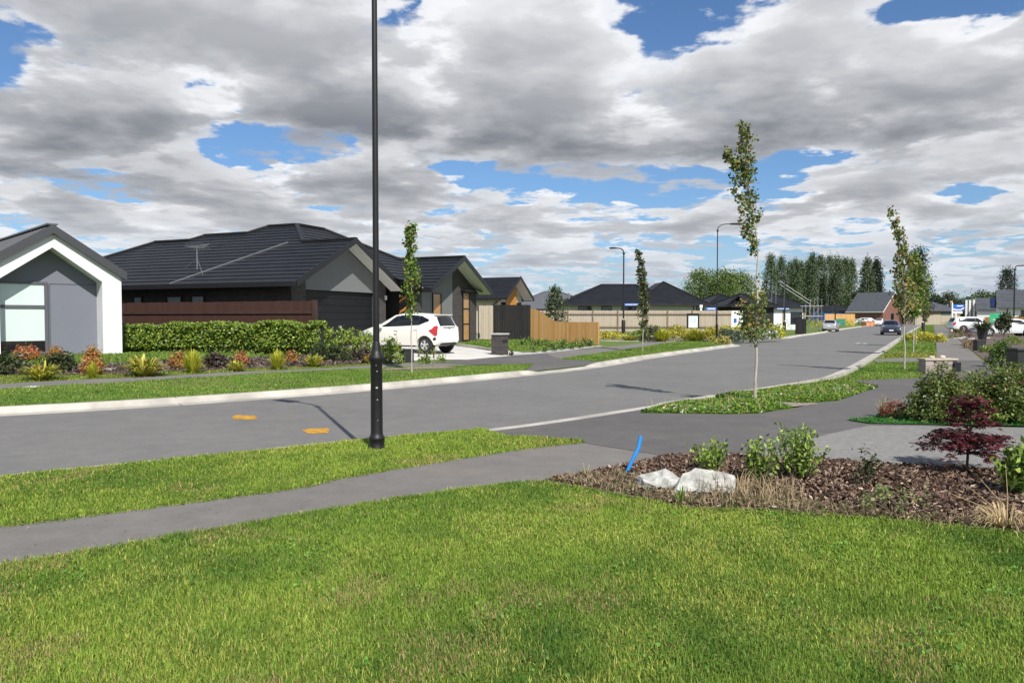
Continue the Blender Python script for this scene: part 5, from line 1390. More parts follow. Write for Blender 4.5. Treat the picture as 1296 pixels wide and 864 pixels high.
# letterboxes
m_capstone = M('grey_capstone', (0.42, 0.41, 0.40), 0.8, 0.08, 4, 0.1, 60)
p = on(Hl, 632.5, 449.3); lb = thing('brick_letterbox', 'square dark brick letterbox pillar with grey cap by the driveway', 'letterbox', p, R(60))
b = MB(); b.box(-.24, .24, -.24, .24, -.1, .80); b.build('pillar', m_brickd, lb)
b = MB(); b.box(-.28, .28, -.28, .28, .80, .86); b.build('cap', m_capstone, lb, bevel=.01)
b = MB(); b.box(-.18, .18, -.252, -.241, .50, .60); b.build('slot', m_blackalu, lb)
p = on(UR, 1187, 471.5); lw = thing('block_letterbox', 'low mauve block wall letterbox with pale cap beside the footpath', 'letterbox', p, R(2))
b = MB(); b.box(-.46, .30, -.18, .18, -.1, .36); b.build('wall', m_brickb, lw)
b = MB(); b.box(-.50, .46, -.21, .21, .36, .41); b.build('cap', M('tan_capstone', (.44, .38, .32), .8, .1, 5), lw, bevel=.01)
b = MB(); b.box(.30, .44, -.16, .16, -.1, .36); b.build('pier', M('tan_block', (.36, .31, .27), .85, .1, 5), lw)
b = MB(); b.box(.315, .50, -.26, -.181, .04, .31); b.build('mailbox', m_blackalu, lw, bevel=.008)
def rock(name, label, P, size, seed, mat, sub=3, rz=0, cat='rock', group=None, amp=.35, flat=1.0):
    bm = bmesh.new(); bmesh.ops.create_icosphere(bm, subdivisions=sub, radius=1)
    from mathutils import noise as mn
    for v in bm.verts:
        d = v.co.normalized(); o_ = Vector((seed * 3.1, seed * 7.7, seed))
        r = 1 + amp * mn.noise(d * 1.3 + o_) + amp * .5 * mn.noise(d * 3.1 + o_) + amp * .22 * mn.noise(d * 8 + o_)
        c = Vector((round(d.x * 2.2) / 2.2, round(d.y * 2.2) / 2.2, round(d.z * 2.2) / 2.2))
        v.co = (d * .72 + c * .28) * r; v.co = Vector((v.co.x * size[0], v.co.y * size[1], max(v.co.z, -.35) * size[2]))
    me = bpy.data.meshes.new(name); bm.to_mesh(me); bm.free(); me.materials.append(mat)
    o = bpy.data.objects.new(name, me); COL.objects.link(o); o.location = P; o.rotation_euler = (0, 0, rz)
    return tag(o, label, cat, group)
m_stone = M('pale_limestone', (0.36, 0.36, 0.32), 0.9, 0.3, 7, 0.7, 30, c2=(0.56, 0.56, 0.53))
m_pebble = M('tan_stone', (0.55, 0.45, 0.36), 0.85, 0.15, 8)
rock('stone', 'left one of two tan stones sitting on the block letterbox', (lw.location.x - .18, lw.location.y, lw.location.z + .435), (.075, .06, .05), 4, m_pebble, 2)
rock('stone', 'right one of two tan stones sitting on the block letterbox', (lw.location.x + .12, lw.location.y, lw.location.z + .435), (.085, .06, .055), 9, m_pebble, 2)
# near rocks, pipe
pr = on(Hr, 834, 621)
def slab(name, label, P, outline, th, tilt, seed, rz=0):
    """broken flat-topped limestone slab"""
    from mathutils import noise as mn
    bm = bmesh.new(); n = len(outline); rg = random.Random(seed); V = []
    rings_ = [(1.0, 0.0), (1.05, .35), (1.0, .75), (.90, 1.0), (.6, 1.03), (.3, 1.05)]
    for s, h in rings_:
        V.append([bm.verts.new((x * s + .02 * mn.noise(Vector((i * .7, h * 3, seed))), y * s + .02 * mn.noise(Vector((i * .9, h * 4, seed + 5))), th * h * (1 + .30 * mn.noise(Vector((x * 5, y * 5, seed)))))) for i, (x, y) in enumerate(outline)])
    ct = bm.verts.new((0, 0, th * 1.08))
    for a, c in zip(V[:-1], V[1:]):
        for i in range(n): bm.faces.new([a[i], a[(i + 1) % n], c[(i + 1) % n], c[i]])
    for i in range(n): bm.faces.new([V[-1][i], V[-1][(i + 1) % n], ct])
    bmesh.ops.subdivide_edges(bm, edges=bm.edges[:], cuts=1, use_grid_fill=True)
    for v in bm.verts: v.co += Vector((mn.noise(v.co * 14 + Vector((seed, 0, 0))), mn.noise(v.co * 14 + Vector((0, seed, 0))), mn.noise(v.co * 11 + Vector((0, 0, seed))))) * .022
    me = bpy.data.meshes.new(name); bm.to_mesh(me); bm.free(); me.materials.append(m_stone)
    o = bpy.data.objects.new(name, me); COL.objects.link(o); o.location = P; o.rotation_euler = (tilt[0], tilt[1], rz)
    return tag(o, label, 'rock', 'pale rocks at the bed edge')
slab('rock', 'left flat pale limestone rock at the edge of the bark bed', (pr[0] + .02, pr[1] + .05, -.02), [(-.21, .06), (-.17, -.05), (-.05, -.10), (.10, -.09), (.21, -.03), (.20, .09), (.06, .15), (-.1, .12)], .14, (R(24), R(2)), 3)
pr = on(Hr, 890, 627)
slab('rock', 'right larger tilted limestone rock with a raised corner', (pr[0] + .02, pr[1] + .10, -.03), [(-.28, -.02), (-.22, -.12), (-.05, -.16), (.10, -.14), (.26, -.05), (.30, .08), (.18, .16), (-.04, .20), (-.20, .12)], .17, (R(38), R(-3)), 7)
pb = on(Hr, 789, 602); pt = atY(811, 551, pb[1] + .05)
b = MB(); b.tube([pb - [0, 0, .05], pb + (pt - pb) * .3 + [.02, 0, 0], pb + (pt - pb) * .7 + [.03, 0, 0], pt], .020, 12)
tag(b.build('pipe', M('blue_plastic_pipe', (0.02, 0.22, 0.60), 0.45, 0.06, 6), None, smooth=True), 'bright blue plastic pipe standing out of the ground by the path', 'pipe')
# bins and pots
m_bin = M('charcoal_plastic', (0.022, 0.023, 0.027), 0.5, 0.08, 6)
p = on(Hl, 514.5, 458); bx_ = thing('utility_box', 'small black utility box beside the white tree stake', 'box', p, R(40))
b = MB(); b.box(-.19, .19, -.16, .16, -.05, .40); b.build('box_body', m_bin, bx_, bevel=.015)
b = MB(); b.box(-.21, .21, -.18, .18, .40, .43); b.build('lid', m_bin, bx_, bevel=.008)
p = on(Hr, 1296, 470); pl_ = thing('letterbox', 'large charcoal letterbox with flat lid at the right edge', 'letterbox', (p[0], p[1], 0), R(-6))
b = MB(); b.box(-.34, .5, -.3, .3, -.05, .60); b.build('box_body', m_bin, pl_, bevel=.02)
b = MB(); b.box(-.37, .53, -.33, .33, .60, .68); b.build('lid', m_bin, pl_, bevel=.02)
p = on(Hr, 1243, 437.5)
pot = thing('plant_pot', 'tall black tapered pot holding a small palm', 'pot', (p[0], p[1], 0))
b = MB(); b.lathe([(.17, 0), (.19, .3), (.27, .85), (.28, .92), (.25, .93), (.24, .88), (.04, .87)], 18); b.build('pot_body', m_bin, pot, smooth=True)
p_b = on(Hr, 1239, 443.8); pb_ = thing('low_pot', 'square black box standing in front of the palm pot', 'pot', (p_b[0], p_b[1], 0))
b = MB(); b.box(-.19, .19, -.17, .17, 0, .52); b.build('box_body', m_bin, pb_, bevel=.012)
b = MB(); b.box(.20, .28, -.12, -.04, 0, .18); b.build('white_tag', m_white, pb_)
# roadworks
ps = G(1098, 413.5, ROADZ); sk = thing('skip_bin', 'orange skip bin at the far kerb by the white cars', 'skip', (ps[0], ps[1], ROADZ), R(20))
m_or = M('faded_orange_paint', (0.55, 0.24, 0.12), 0.6, 0.15, 3)
b = MB(); b.prism([(-.75, .15), (.75, .15), (1.0, .95), (-1.0, .95)], -.6, .6); b.build('skip_body', m_or, sk)
b = MB(); 
for x in (-.95, .0, .95): b.box(x - .05, x + .05, -.66, -.605, .2, .95)
b.box(-1.05, 1.05, -.68, -.605, .94, 1.02); b.build('rib', m_or, sk)
for i, (x, z, s) in enumerate(((-.45, 1.1, .33), (.3, 1.15, .4))): rock('rubble_sack', ('smaller' if i == 0 else 'larger') + ' white sack heaped in the orange skip', (ps[0] + x, ps[1], ROADZ + z), (s, s, s * .9), i + 2, m_wrap, 2, cat='sack')
ps = G(1063, 413, 0); gb = thing('site_wrap', 'sagging green site cloth panel behind the silver sedan', 'panel', (ps[0], ps[1], 0), R(-8))
b = MB(); b.box(-.9, .9, -.05, .05, .1, 1.35); b.build('cloth', M('teal_cloth', (0.04, 0.20, 0.13), .8, .25, 3), gb)
for x in (-.92, .92):
    b = MB(); b.tube([(x, 0, 0), (x, 0, 1.5)], .03, 6); b.build('post', m_galv, gb)
for i, (u, v) in enumerate(((1213, 428.5), (1218, 427.2), (1230, 429), (1250, 428.0), (1221, 437.5), (1258, 436.5))):
    p = on(Hr, u, v); rock('garden_stone', ['pale edging stone nearest the footpath by the white posts', 'pale edging stone just behind the one at the path', 'long pale stone left of the palm pot', 'pale stone under the nose of the white car', 'flat pale stone on the path corner before the brown shrub', 'pale stone right of the palm pot'][i], p, (.38, .16, .07), i + 20, m_stone, 2, rz=.2 * i, group='pale garden edging stones')
p = on(Hl, 135.5, 468.5); b = MB(); b.box(-.24, .24, -.2, .2, 0, .05); cv = b.build('pit_cover', m_concg, None, loc=p, bevel=.008); tag(cv, 'pale concrete service cover in the left garden bed', 'cover')
p = on(Hl, 41, 490.3); b = MB(); b.box(-.14, .14, -.12, .12, 0, .012); cv = b.build('pit_cover', m_white, None, loc=(p[0], p[1], p[2] + .012)); tag(cv, 'small white service cover set in the far footpath', 'cover')
# ================================================================== TREES AND PLANTS
m_leaf = leafmat('leaf', 0.30, 0.45, 0.4)
m_leafd = leafmat('far_leaf', 0.15, 0.6, 0.2)
m_bark_pale = M('pale_grey_bark', (0.40, 0.36, 0.31), 0.85, 0.3, 9, 0.4, 50, c2=(0.50, 0.46, 0.40), stretch=(1, 1, .5))
m_bark_dk = M('brown_bark', (0.10, 0.075, 0.055), 0.9, 0.35, 8, 0.5, 40)
m_stake = M('white_stake_timber', (0.60, 0.57, 0.52), 0.8, 0.12, 6)
MAPLE = [((0.085, 0.135, 0.028), 5), ((0.15, 0.17, 0.045), 4), ((0.21, 0.19, 0.06), 2.5), ((0.045, 0.075, 0.018), 4), ((0.26, 0.15, 0.05), 1.4)]
MAPLE_G = [((0.10, 0.17, 0.028), 6), ((0.16, 0.21, 0.045), 4), ((0.05, 0.09, 0.018), 3), ((0.22, 0.13, 0.045), .8)]
def street_tree(name, label, loc, H, tr, segs, leaf, pal, seed, lean=(0, 0), nleaf=1530, trunk_top=None, group=None, bend=None, branches=14, mat=None, bark=None):
    """young upright tree: a whip of a trunk, short steep branches, leaves in loose bunches.
       segs: (z, radius, density, dx) of the crown envelope"""
    rg = np.random.default_rng(seed); t = thing(name, label, 'tree', loc, 0, group)
    bend = bend or [(0, 0, 0), (.0, 0, H * .5), (lean[0], lean[1], H * .98)]
    zz = [p[2] for p in bend]; bx = lambda z: np.array([np.interp(z, zz, [p[0] for p in bend]), np.interp(z, zz, [p[1] for p in bend]), z])
    b = MB(); Z = np.linspace(0, H * .97, 14); wob = rg.normal(size=(14, 2)) * .012; wob[0] = 0
    P = [bx(z) + np.array([*w, 0]) for z, w in zip(Z, wob)]; P[0][2] = -.08
    b.tube(P, [tr * .68 * (1.35 if k == 0 else 1) * (1 - .82 * k / 13) for k in range(14)], 9)
    S_ = np.array([(*q, 0)[:4] for q in segs], float); zs = S_[:, 0]
    dens = lambda z: np.interp(z, zs, S_[:, 2]); rad = lambda z: np.interp(z, zs, S_[:, 1]); dxx = lambda z: np.interp(z, zs, S_[:, 3]) if S_.shape[1] > 3 else 0
    cl = []
    for k in range(branches):
        z0 = rg.uniform(zs[0], zs[-1] * .95); 
        if rg.random() > dens(z0) + .1: continue
        a = rg.uniform(0, 6.28); r = rad(z0) * rg.uniform(.7, 1.05); rise = rg.uniform(.8, 1.6) * r + .05
        p0 = bx(max(z0 - rise * .6, .2)); p1 = p0 + np.array([math.cos(a) * r + dxx(z0), math.sin(a) * r, rise]); mid = (p0 + p1) / 2 + np.array([0, 0, -.06 * r])
        b.tube([p0, mid, p1], [tr * .30, tr * .2, tr * .08], 5, cap=False)
        for q in np.linspace(.35, 1, 5): cl.append(p0 + (p1 - p0) * q)
    b.build('trunk', bark or m_bark_pale, t, smooth=True)
    n0 = int(nleaf / 14)
    zc = rg.uniform(zs[0], zs[-1], n0 * 3); zc = zc[rg.random(len(zc)) < dens(zc)][:n0]
    for z in zc:
        a = rg.uniform(0, 6.28); r = rad(z) * math.sqrt(rg.random()) * .9; p = bx(z); cl.append(p + np.array([math.cos(a) * r + dxx(z), math.sin(a) * r, 0]))
    cl = np.array(cl); idx = rg.integers(0, len(cl), nleaf)
    C = cl[idx] + rg.normal(size=(nleaf, 3)) * np.array([.045, .045, .055]) * (leaf / .09) ** .5
    V, F = leaf_quads(C, leaf * rg.uniform(.6, 1.25, nleaf), rg, .85, flat=.3, droop=-.6)
    cc = leaf_cols(nleaf, pal, rg, .2)
    np_mesh('crown', V, F, mat or m_leaf, t, cc)
    return t
# the tall tree on the clover verge
p = on(UR, 955.5, 507)
T1 = street_tree('street_tree', 'tallest slender street tree with a side branch near its top, on the clover verge', p, 5.12, .040,
    [(1.16, .14, .7, -.03), (1.35, .28, 1, -.06), (1.75, .26, .9, -.03), (2.05, .14, .25, .02), (2.25, .05, .05, 0), (2.70, .05, .10, -.02), (3.0, .14, .7, -.13), (3.5, .22, 1, -.10), (4.0, .25, 1, -.12), (4.5, .18, .9, -.05), (5.12, .13, 1, .0)],
    .062, MAPLE, 5, nleaf=2500, bend=[(0, 0, 0), (.02, 0, 1.5), (.02, 0, 2.9), (-.14, .02, 4.0), (-.20, .02, 5.12)], branches=30)
rg = np.random.default_rng(77); nb = 300
q = rg.random(nb) ** .6; C = np.stack([-.12 - .50 * q, rg.normal(size=nb) * .05, 4.22 + .30 * q + rg.normal(size=nb) * .07], 1)
C[:, 2] += np.where(q > .75, .05, -.02)
V, F = leaf_quads(C, .07 * rg.uniform(.6, 1.2, nb), rg, .85, flat=.3, droop=-.6); np_mesh('foliage', V, F, m_leaf, T1, leaf_cols(nb, MAPLE, rg, .2))
nb = 260; C = np.stack([rg.normal(size=nb) * .09 - .15, rg.normal(size=nb) * .1, rg.uniform(2.45, 2.75, nb)], 1)
# far verge trees
p = on(UL, 521, 471.5)
street_tree('street_tree', 'slender young tree with pale stem on the far verge beside the white hatchback', p, 4.15, .030,
    [(1.55, .10, .8), (1.75, .22, 1), (1.95, .10, .5), (2.15, .24, 1), (2.6, .30, 1), (3.0, .20, .9), (3.2, .07, .4), (3.35, .14, .7), (3.75, .16, 1, -.05), (3.85, .20, 1, -.04), (4.15, .06, .8, .06)], .080, MAPLE_G, 15, nleaf=1955, branches=26)
p = on(UL, 813.5, 445.6)
street_tree('street_tree', 'narrow dark street tree on the small verge before the yellow corner shrubs', p, 4.5, .028,
    [(1.15, .12, .9), (1.5, .30, 1), (2.2, .28, 1), (2.9, .24, 1), (3.4, .18, .9, -.05), (3.9, .16, .8, -.12), (4.5, .08, .6, -.22)], .10, [((0.06, 0.085, 0.03), 5), ((0.035, 0.05, 0.02), 4), ((0.13, 0.12, 0.06), 2), ((0.20, 0.19, 0.12), .8)], 25, nleaf=2210, branches=26)
# trees down the right verge
p = on(UR, 1144.5, 468.5)
street_tree('street_tree', 'nearest right-hand verge tree with a sparse leaning tip', p, 4.75, .035,
    [(1.4, .12, .3), (1.9, .45, .9, .05), (2.5, .42, .9, -.05), (3.1, .30, .9), (3.6, .16, .8), (4.2, .12, .6, -.04), (4.75, .12, .7, -.1)], .085, MAPLE + [((0.22, 0.16, 0.05), 2)], 35, nleaf=1785, branches=34, bend=[(0, 0, 0), (-.03, 0, 2.2), (-.18, 0, 3.8), (-.36, 0, 4.75)])
p = on(UR, 1156, 446.5)
street_tree('street_tree', 'second verge tree along the right footpath, with a fuller green crown', p, 4.35, .035,
    [(1.6, .25, .8), (2.0, .65, 1), (2.6, .70, 1), (3.2, .55, 1), (3.8, .35, .9), (4.35, .12, .8)], .12, MAPLE_G, 45, nleaf=2380, branches=40)
p = on(UR, 1159.5, 436.5)
street_tree('street_tree', 'third thin verge tree just before the bright yellow ground cover', p, 4.2, .035,
    [(1.8, .2, .8), (2.4, .5, 1), (3.2, .45, 1), (4.2, .12, .8)], .13, MAPLE_G, 55, nleaf=1360, branches=30)
p = on(UR, 1170.5, 419.5)
street_tree('street_tree', 'small sparse tree beyond the yellow ground cover at the footpath end', p, 4.0, .04,
    [(1.2, .2, .8), (2.0, .6, .9), (3.0, .5, 1), (4.0, .15, .8)], .16, MAPLE, 65, nleaf=1020, branches=24)

def conifer(label, loc, H, r, seed, pal, leaf=.12, n=2600, cat='tree', name='conifer', shape=None, group=None, tag_mat=None, trunk=True, gaps=.0):
    """upright crown of many small leaf clumps round a trunk; uneven outline"""
    rg = np.random.default_rng(seed); t = thing(name, label, cat, loc, 0, group)
    sh = shape or [(0, .5), (.15, .95), (.4, 1), (.75, .6), (1, .08)]
    nl = max(10, int(n / 24)); f = rg.random(nl); rr = np.interp(f, [s[0] for s in sh], [s[1] for s in sh]) * r
    a = rg.uniform(0, 6.28, nl); q = np.sqrt(rg.uniform(.25, 1, nl)) * (1 + rg.normal(size=nl) * .16)
    cz = .06 * H + f * H * .94
    L = np.stack([np.cos(a) * rr * q, np.sin(a) * rr * q, cz], 1)
    idx = rg.integers(0, nl, n); sc = np.array([r * .22, r * .22, H * .035 + r * .08])
    C = L[idx] + rg.normal(size=(n, 3)) * sc
    V, F = leaf_quads(C, leaf * rg.uniform(.6, 1.4, n), rg, .7, flat=.2)
    tone = 1 + .35 * (rg.random(nl)[idx] - .5)
    np_mesh('crown', V, F, tag_mat or m_leafd, t, np.clip(leaf_cols(n, pal, rg, .15) * np.repeat(tone, 4)[:, None], .004, 1))
    if trunk:
        b = MB(); b.tube([(0, 0, -.1), (r * .03, 0, H * .4), (0, 0, H * .9)], [r * .12, r * .09, r * .02], 7); b.build('trunk', m_bark_dk, t, smooth=True)
    return t
p = atY(703, 420, 62); conifer('dark columnar conifer standing before the long paling fence', (p[0], p[1], .3), 3.75, .85, 3, [((0.05, 0.07, 0.03), 4), ((0.08, 0.10, 0.045), 3), ((0.03, 0.045, 0.02), 3)], .17, 1900)
# Lombardy poplars behind the houses: a few shapes, each copy its own size
POP = [((0.060, 0.092, 0.038), 5), ((0.090, 0.125, 0.055), 3), ((0.035, 0.055, 0.025), 4), ((0.14, 0.165, 0.10), 1.4)]
col_sh = [(0, .45), (.12, .8), (.4, 1), (.7, .85), (.9, .5), (1, .15)]
protos = []
def poplar(u, vt, vb, Y, wpx, seed, label, pal=POP, sh=col_sh, n=6500):
    s = FPX / Y; H = (vb - vt) / s; r = wpx / 2 / s; p = atY(u, vb, Y)
    return conifer(label, (p[0], p[1], p[2]), H, r, seed, pal, .020 * H, n, 'poplar', 'poplar', sh, 'poplars behind the houses')
wh = ['leftmost poplar of the long row, a little apart at the top', 'second poplar from the left in the long row', 'third poplar from the left, lower than its neighbours', 'fourth poplar from the left, in the dip of the row', 'fifth poplar from the left with a pale thin top', 'sixth poplar from the left above the scaffold',
      'tall poplar in the middle of the row, right of the scaffold', 'poplar just right of the tallest one in the row', 'broad poplar over the blue wrapped house', 'poplar above the lamp post behind the silver sedan', 'second poplar from the right end of the long row', 'rightmost poplar of the long row']
for i, (u, vt, w) in enumerate(((975, 326, 19), (988, 329, 17), (999, 334, 15), (1006, 331, 15), (1013, 334, 13), (1021, 333, 14), (1027, 325, 15), (1037, 326, 18), (1049, 327, 19), (1059, 327, 17), (1069, 329, 17), (1077, 330, 14))):
    poplar(u, vt, 402, 230 + (i % 3) * 8, w * 1.0, 100 + i, wh[i])
# big dark trees
BIGD = [((0.024, 0.036, 0.020), 5), ((0.040, 0.056, 0.028), 3), ((0.014, 0.022, 0.013), 4)]
def bigtree(u, vt, vb, Y, wpx, seed, label, pal=BIGD, sh=None, n=6500, lf=.024, name='tree', cat='tree', group=None):
    s = FPX / Y; H = (vb - vt) / s; r = wpx / 2 / s; p = atY(u, vb, Y)
    return conifer(label, tuple(p), H, r, seed, pal, lf * max(H, r), n, cat, name, sh or [(0, .7), (.2, 1), (.55, .95), (.8, .7), (1, .25)], group)
bigtree(1097, 329, 404, 215, 17, 201, 'dark full tree behind the red brick gable, left of its gap of sky', POP, sh=col_sh)
bigtree(1108, 331, 404, 220, 17, 202, 'dark full tree standing just right above the red brick gable', BIGD, sh=col_sh)
bigtree(1160, 318, 404, 190, 32, 203, 'big dark conifer directly behind the footpath trees', BIGD)
bigtree(1274, 342, 400, 150, 21, 204, 'dark cone-shaped tree behind the white house at the right edge', BIGD)
WIL = [((0.085, 0.125, 0.030), 5), ((0.12, 0.165, 0.045), 4), ((0.045, 0.075, 0.020), 3)]
dome = [(0, .8), (.3, 1), (.6, .92), (.85, .65), (1, .3)]
bigtree(886, 346, 400, 170, 46, 211, 'left round green willow crown behind the black roofs', WIL, dome, 8000, .035)
bigtree(914, 345, 400, 165, 40, 212, 'middle round green willow crown behind the street lamp', WIL, dome, 8000, .035)
bigtree(938, 348, 400, 172, 38, 213, 'right round green willow crown behind the tall street tree', WIL, dome, 7000, .035)
LOWT = [((0.030, 0.045, 0.022), 5), ((0.055, 0.075, 0.035), 3)]
for i, (u, vt, w, lab) in enumerate(((1087, 368, 22, 'low dark tree filling the gap left of the brick gable roof'), (1124, 371, 16, 'low dark tree behind the ridge of the red brick house'), (1184, 374, 18, 'low distant tree behind the long grey roof'), (1201, 372, 26, 'round distant tree right of the long grey roof'), (1217, 377, 22, 'smaller distant tree behind the real estate sign'),
    (1240, 370, 34, 'rounded distant green tree above the solar panel roof'), (1258, 373, 22, 'distant green tree left of the white house roof'))):
    bigtree(u, vt, 404, 210 - i * 4, w, 220 + i, lab, LOWT if i < 5 else [((0.05, 0.08, 0.03), 4), ((0.08, 0.11, 0.04), 2)], dome, 2600, .06)
tl = np.random.default_rng(9); n = 5000      # the far-off tree line
az = tl.uniform(-.75, .85, n); Yd = tl.uniform(420, 460, n); hh = 4.0 + 3.5 * vnoise(az * 40, az * 0 + 2, 1.3, 4)
C = np.stack([np.tan(az) * Yd, Yd, hh * tl.random(n) ** .7 - 1], 1); V, F = leaf_quads(C, tl.uniform(2, 4, n), tl, .8)
tag(np_mesh('treeline', V, F, m_leafd, None, leaf_cols(n, LOWT, tl, .2)), kind='stuff')

# ---------------------------------------------------------------- shrubs
def shrub(name, label, loc, rx, ry, h, pal, seed, leaf=.06, n=700, group=None, cat='shrub', aspect=.55, lumps=9, mat=None, base=.08, flat=.3, stems=True, spiky=0.0):
    """dome of leaf bunches over a few stems"""
    rg = np.random.default_rng(seed); t = thing(name, label, cat, loc, 0, group)
    nl = max(6, int(n / 16)); u = rg.normal(size=(nl, 3)); u[:, 2] = np.abs(u[:, 2]); u /= np.linalg.norm(u, axis=1)[:, None]
    q = rg.uniform(.55, 1.0, nl) ** .6; bumpy = 1 + .18 * np.sin(u[:, 0] * lumps + seed) * np.cos(u[:, 1] * lumps + seed * 2) + rg.normal(size=nl) * .07
    L = u * (q * bumpy)[:, None] * np.array([rx, ry, h * .93]); L[:, 2] += base
    idx = rg.integers(0, nl, n); C = L[idx] + rg.normal(size=(n, 3)) * leaf * .75
    C[:, 2] = np.maximum(C[:, 2], .02)
    nr = (L[idx] / (np.linalg.norm(L[idx], axis=1)[:, None] + 1e-6)) * .6
    V, F = leaf_quads(C, leaf * rg.uniform(.6, 1.35, n), rg, aspect, nrm=nr, flat=flat)
    tone = 1 + .4 * (rg.random(nl)[idx] - .5)
    np_mesh('foliage', V, F, mat or m_leaf, t, np.clip(leaf_cols(n, pal, rg, .16) * np.repeat(tone, 4)[:, None], .004, 1))
    if stems:
        b = MB()
        for k in range(7):
            a = rg.uniform(0, 6.28); r = rg.uniform(.3, .75); e = np.array([math.cos(a) * rx * r, math.sin(a) * ry * r, h * .75])
            b.tube([(math.cos(a) * .02, math.sin(a) * .02, -.03), e * .5 + np.array([0, 0, .1 * h]), e], [.010 + .008 * h, .008, .003], 5, cap=False)
        b.build('stem', m_bark_dk, t)
    return t
def blades(name, label, loc, r, h, pal, seed, n=130, w=.03, arch=.6, group=None, cat='plant', seg=5, up=.5):
    """strap-leaved clump: arching blades from one crown"""
    rg = np.random.default_rng(seed); t = thing(name, label, cat, loc, 0, group)
    V, F, Cc = [], [], []
    w_ = np.array([p[1] for p in pal], float); w_ /= w_.sum()
    for k in range(n):
        a = rg.uniform(0, 6.28); out = r * rg.uniform(.8, 1.25) * (rg.random() ** .3 if up < .8 else rg.random() ** .5 * 1.1); top = h * rg.uniform(.65, 1.1) * (1 - .35 * (out / r) ** 2)
        d = np.array([math.cos(a), math.sin(a), 0]); s = np.array([-d[1], d[0], 0]); ww = w * rg.uniform(.6, 1.2)
        r0 = rg.uniform(0, .22) * r
        c = np.array(pal[rg.choice(len(pal), p=w_)][0]) * (1 + rg.normal() * .15)
        n0 = len(V)
        for i in range(seg + 1):
            f = i / seg; z = top * (1 - (1 - f) ** (1.6)) - arch * top * .55 * f ** 3 * (out / r)
            pt = d * (r0 + (out - r0) * f ** (.50 + .45 * up)) + np.array([0, 0, z]); wf = ww * (1 - f ** 3.0) * .5 + .001
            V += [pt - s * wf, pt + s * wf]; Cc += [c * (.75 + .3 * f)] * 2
            if i: F.append([n0 + 2 * i - 2, n0 + 2 * i - 1, n0 + 2 * i + 1, n0 + 2 * i])
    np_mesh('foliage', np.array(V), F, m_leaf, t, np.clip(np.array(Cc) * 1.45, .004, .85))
    return t
HEDGE = [((0.120, 0.185, 0.022), 5), ((0.19, 0.25, 0.035), 4), ((0.050, 0.090, 0.015), 4), ((0.25, 0.29, 0.06), 1.2)]
FLAX = [((0.42, 0.38, 0.055), 4), ((0.30, 0.31, 0.05), 3), ((0.16, 0.20, 0.04), 3), ((0.50, 0.36, 0.08), 1)]
YGR = [((0.40, 0.39, 0.035), 4), ((0.27, 0.32, 0.03), 4), ((0.46, 0.38, 0.06), 1.5)]
NAND = [((0.36, 0.15, 0.045), 4), ((0.33, 0.20, 0.06), 4), ((0.32, 0.08, 0.04), 1.5), ((0.20, 0.18, 0.05), 3)]
NANDR = [((0.36, 0.075, 0.05), 4), ((0.34, 0.15, 0.06), 2.5), ((0.24, 0.18, 0.06), 3)]
DKG = [((0.040, 0.055, 0.020), 5), ((0.06, 0.075, 0.028), 3), ((0.025, 0.035, 0.014), 3)]
PURP = [((0.040, 0.026, 0.026), 4), ((0.065, 0.040, 0.036), 3), ((0.035, 0.04, 0.022), 2)]
# clipped hedge
a, c_ = atY(152, 446, 27.0), atY(404, 444, 26.2); a[2] = c_[2] = .27
rg = np.random.default_rng(31); hg = thing('hedge', 'long clipped green hedge in front of the dark brown fence', 'hedge', a)
d = c_ - a; Lh = float(np.hypot(d[0], d[1])); hg.rotation_euler = (0, 0, math.atan2(d[1], d[0])); n = 17000
x = rg.uniform(0, Lh, n); f = rg.integers(0, 3, n); hz = 1.09 + .20 * (vnoise(x, x * 0, .9, 3) - .5) + .17 * (vnoise(x, x * 0, 3.3, 5) - .5)
z = np.where(f == 0, hz * rg.uniform(.9, 1.03, n), hz * rg.random(n) ** .8); y = np.where(f == 0, rg.uniform(-.10, .9, n), rg.normal(size=n) * .09 + .30 * (vnoise(x, z, 1.7, 6) - .5) + (z < .25) * .12)
C = np.stack([x, y, z], 1); V, F = leaf_quads(C, rg.uniform(.05, .12, n), rg, .6, nrm=np.array([0, -.5, .5]), flat=.1)
tone = .55 + .9 * vnoise(x, z * 1.4 + y, 3.2, 8) * np.clip(.45 + z / 1.6, 0, 1.2)
np_mesh('foliage', V, F, m_leaf, hg, np.clip(leaf_cols(n, HEDGE, rg, .18), .004, 1))
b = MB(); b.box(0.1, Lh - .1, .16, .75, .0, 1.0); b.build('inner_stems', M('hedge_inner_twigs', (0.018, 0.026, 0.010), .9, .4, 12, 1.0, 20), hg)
def at_l(u, v): return on(Hl, u, v)
def sc_(P): return FPX / P[1]
# the far garden bed, left to right
def bed_shrub(u, v, wpx, hpx, pal, seed, label, kind='shrub', name=None, **k):
    P = at_l(u, v); s = sc_(P); r = wpx / 2 / s; h = hpx / s * (.78 if name == 'nandina' else 1.0); r *= (.84 if name == 'nandina' else 1)
    if kind == 'shrub': return shrub(name or 'shrub', label, P, r, r * .9, h, pal, seed, **{**dict(leaf=.09, n=1100, stems=False), **k})
    return blades(name or 'flax', label, P, r * 1.22, h, pal, seed, **k)
bed_shrub(36, 456, 36, 17, NANDR, 301, 'red-tipped heavenly bamboo under the pale window, leftmost in the garden bed', name='nandina', n=1100, aspect=.32)
bed_shrub(12, 474, 48, 22, DKG, 302, 'low dark green shrub at the far left of the garden bed', n=900)
bed_shrub(76, 470, 30, 20, DKG, 303, 'dark green shrub tucked behind the left yellow flax')
bed_shrub(53, 480.5, 50, 27, FLAX, 304, 'left large yellow-striped flax in front of the white house', 'flax', n=150, w=.055)
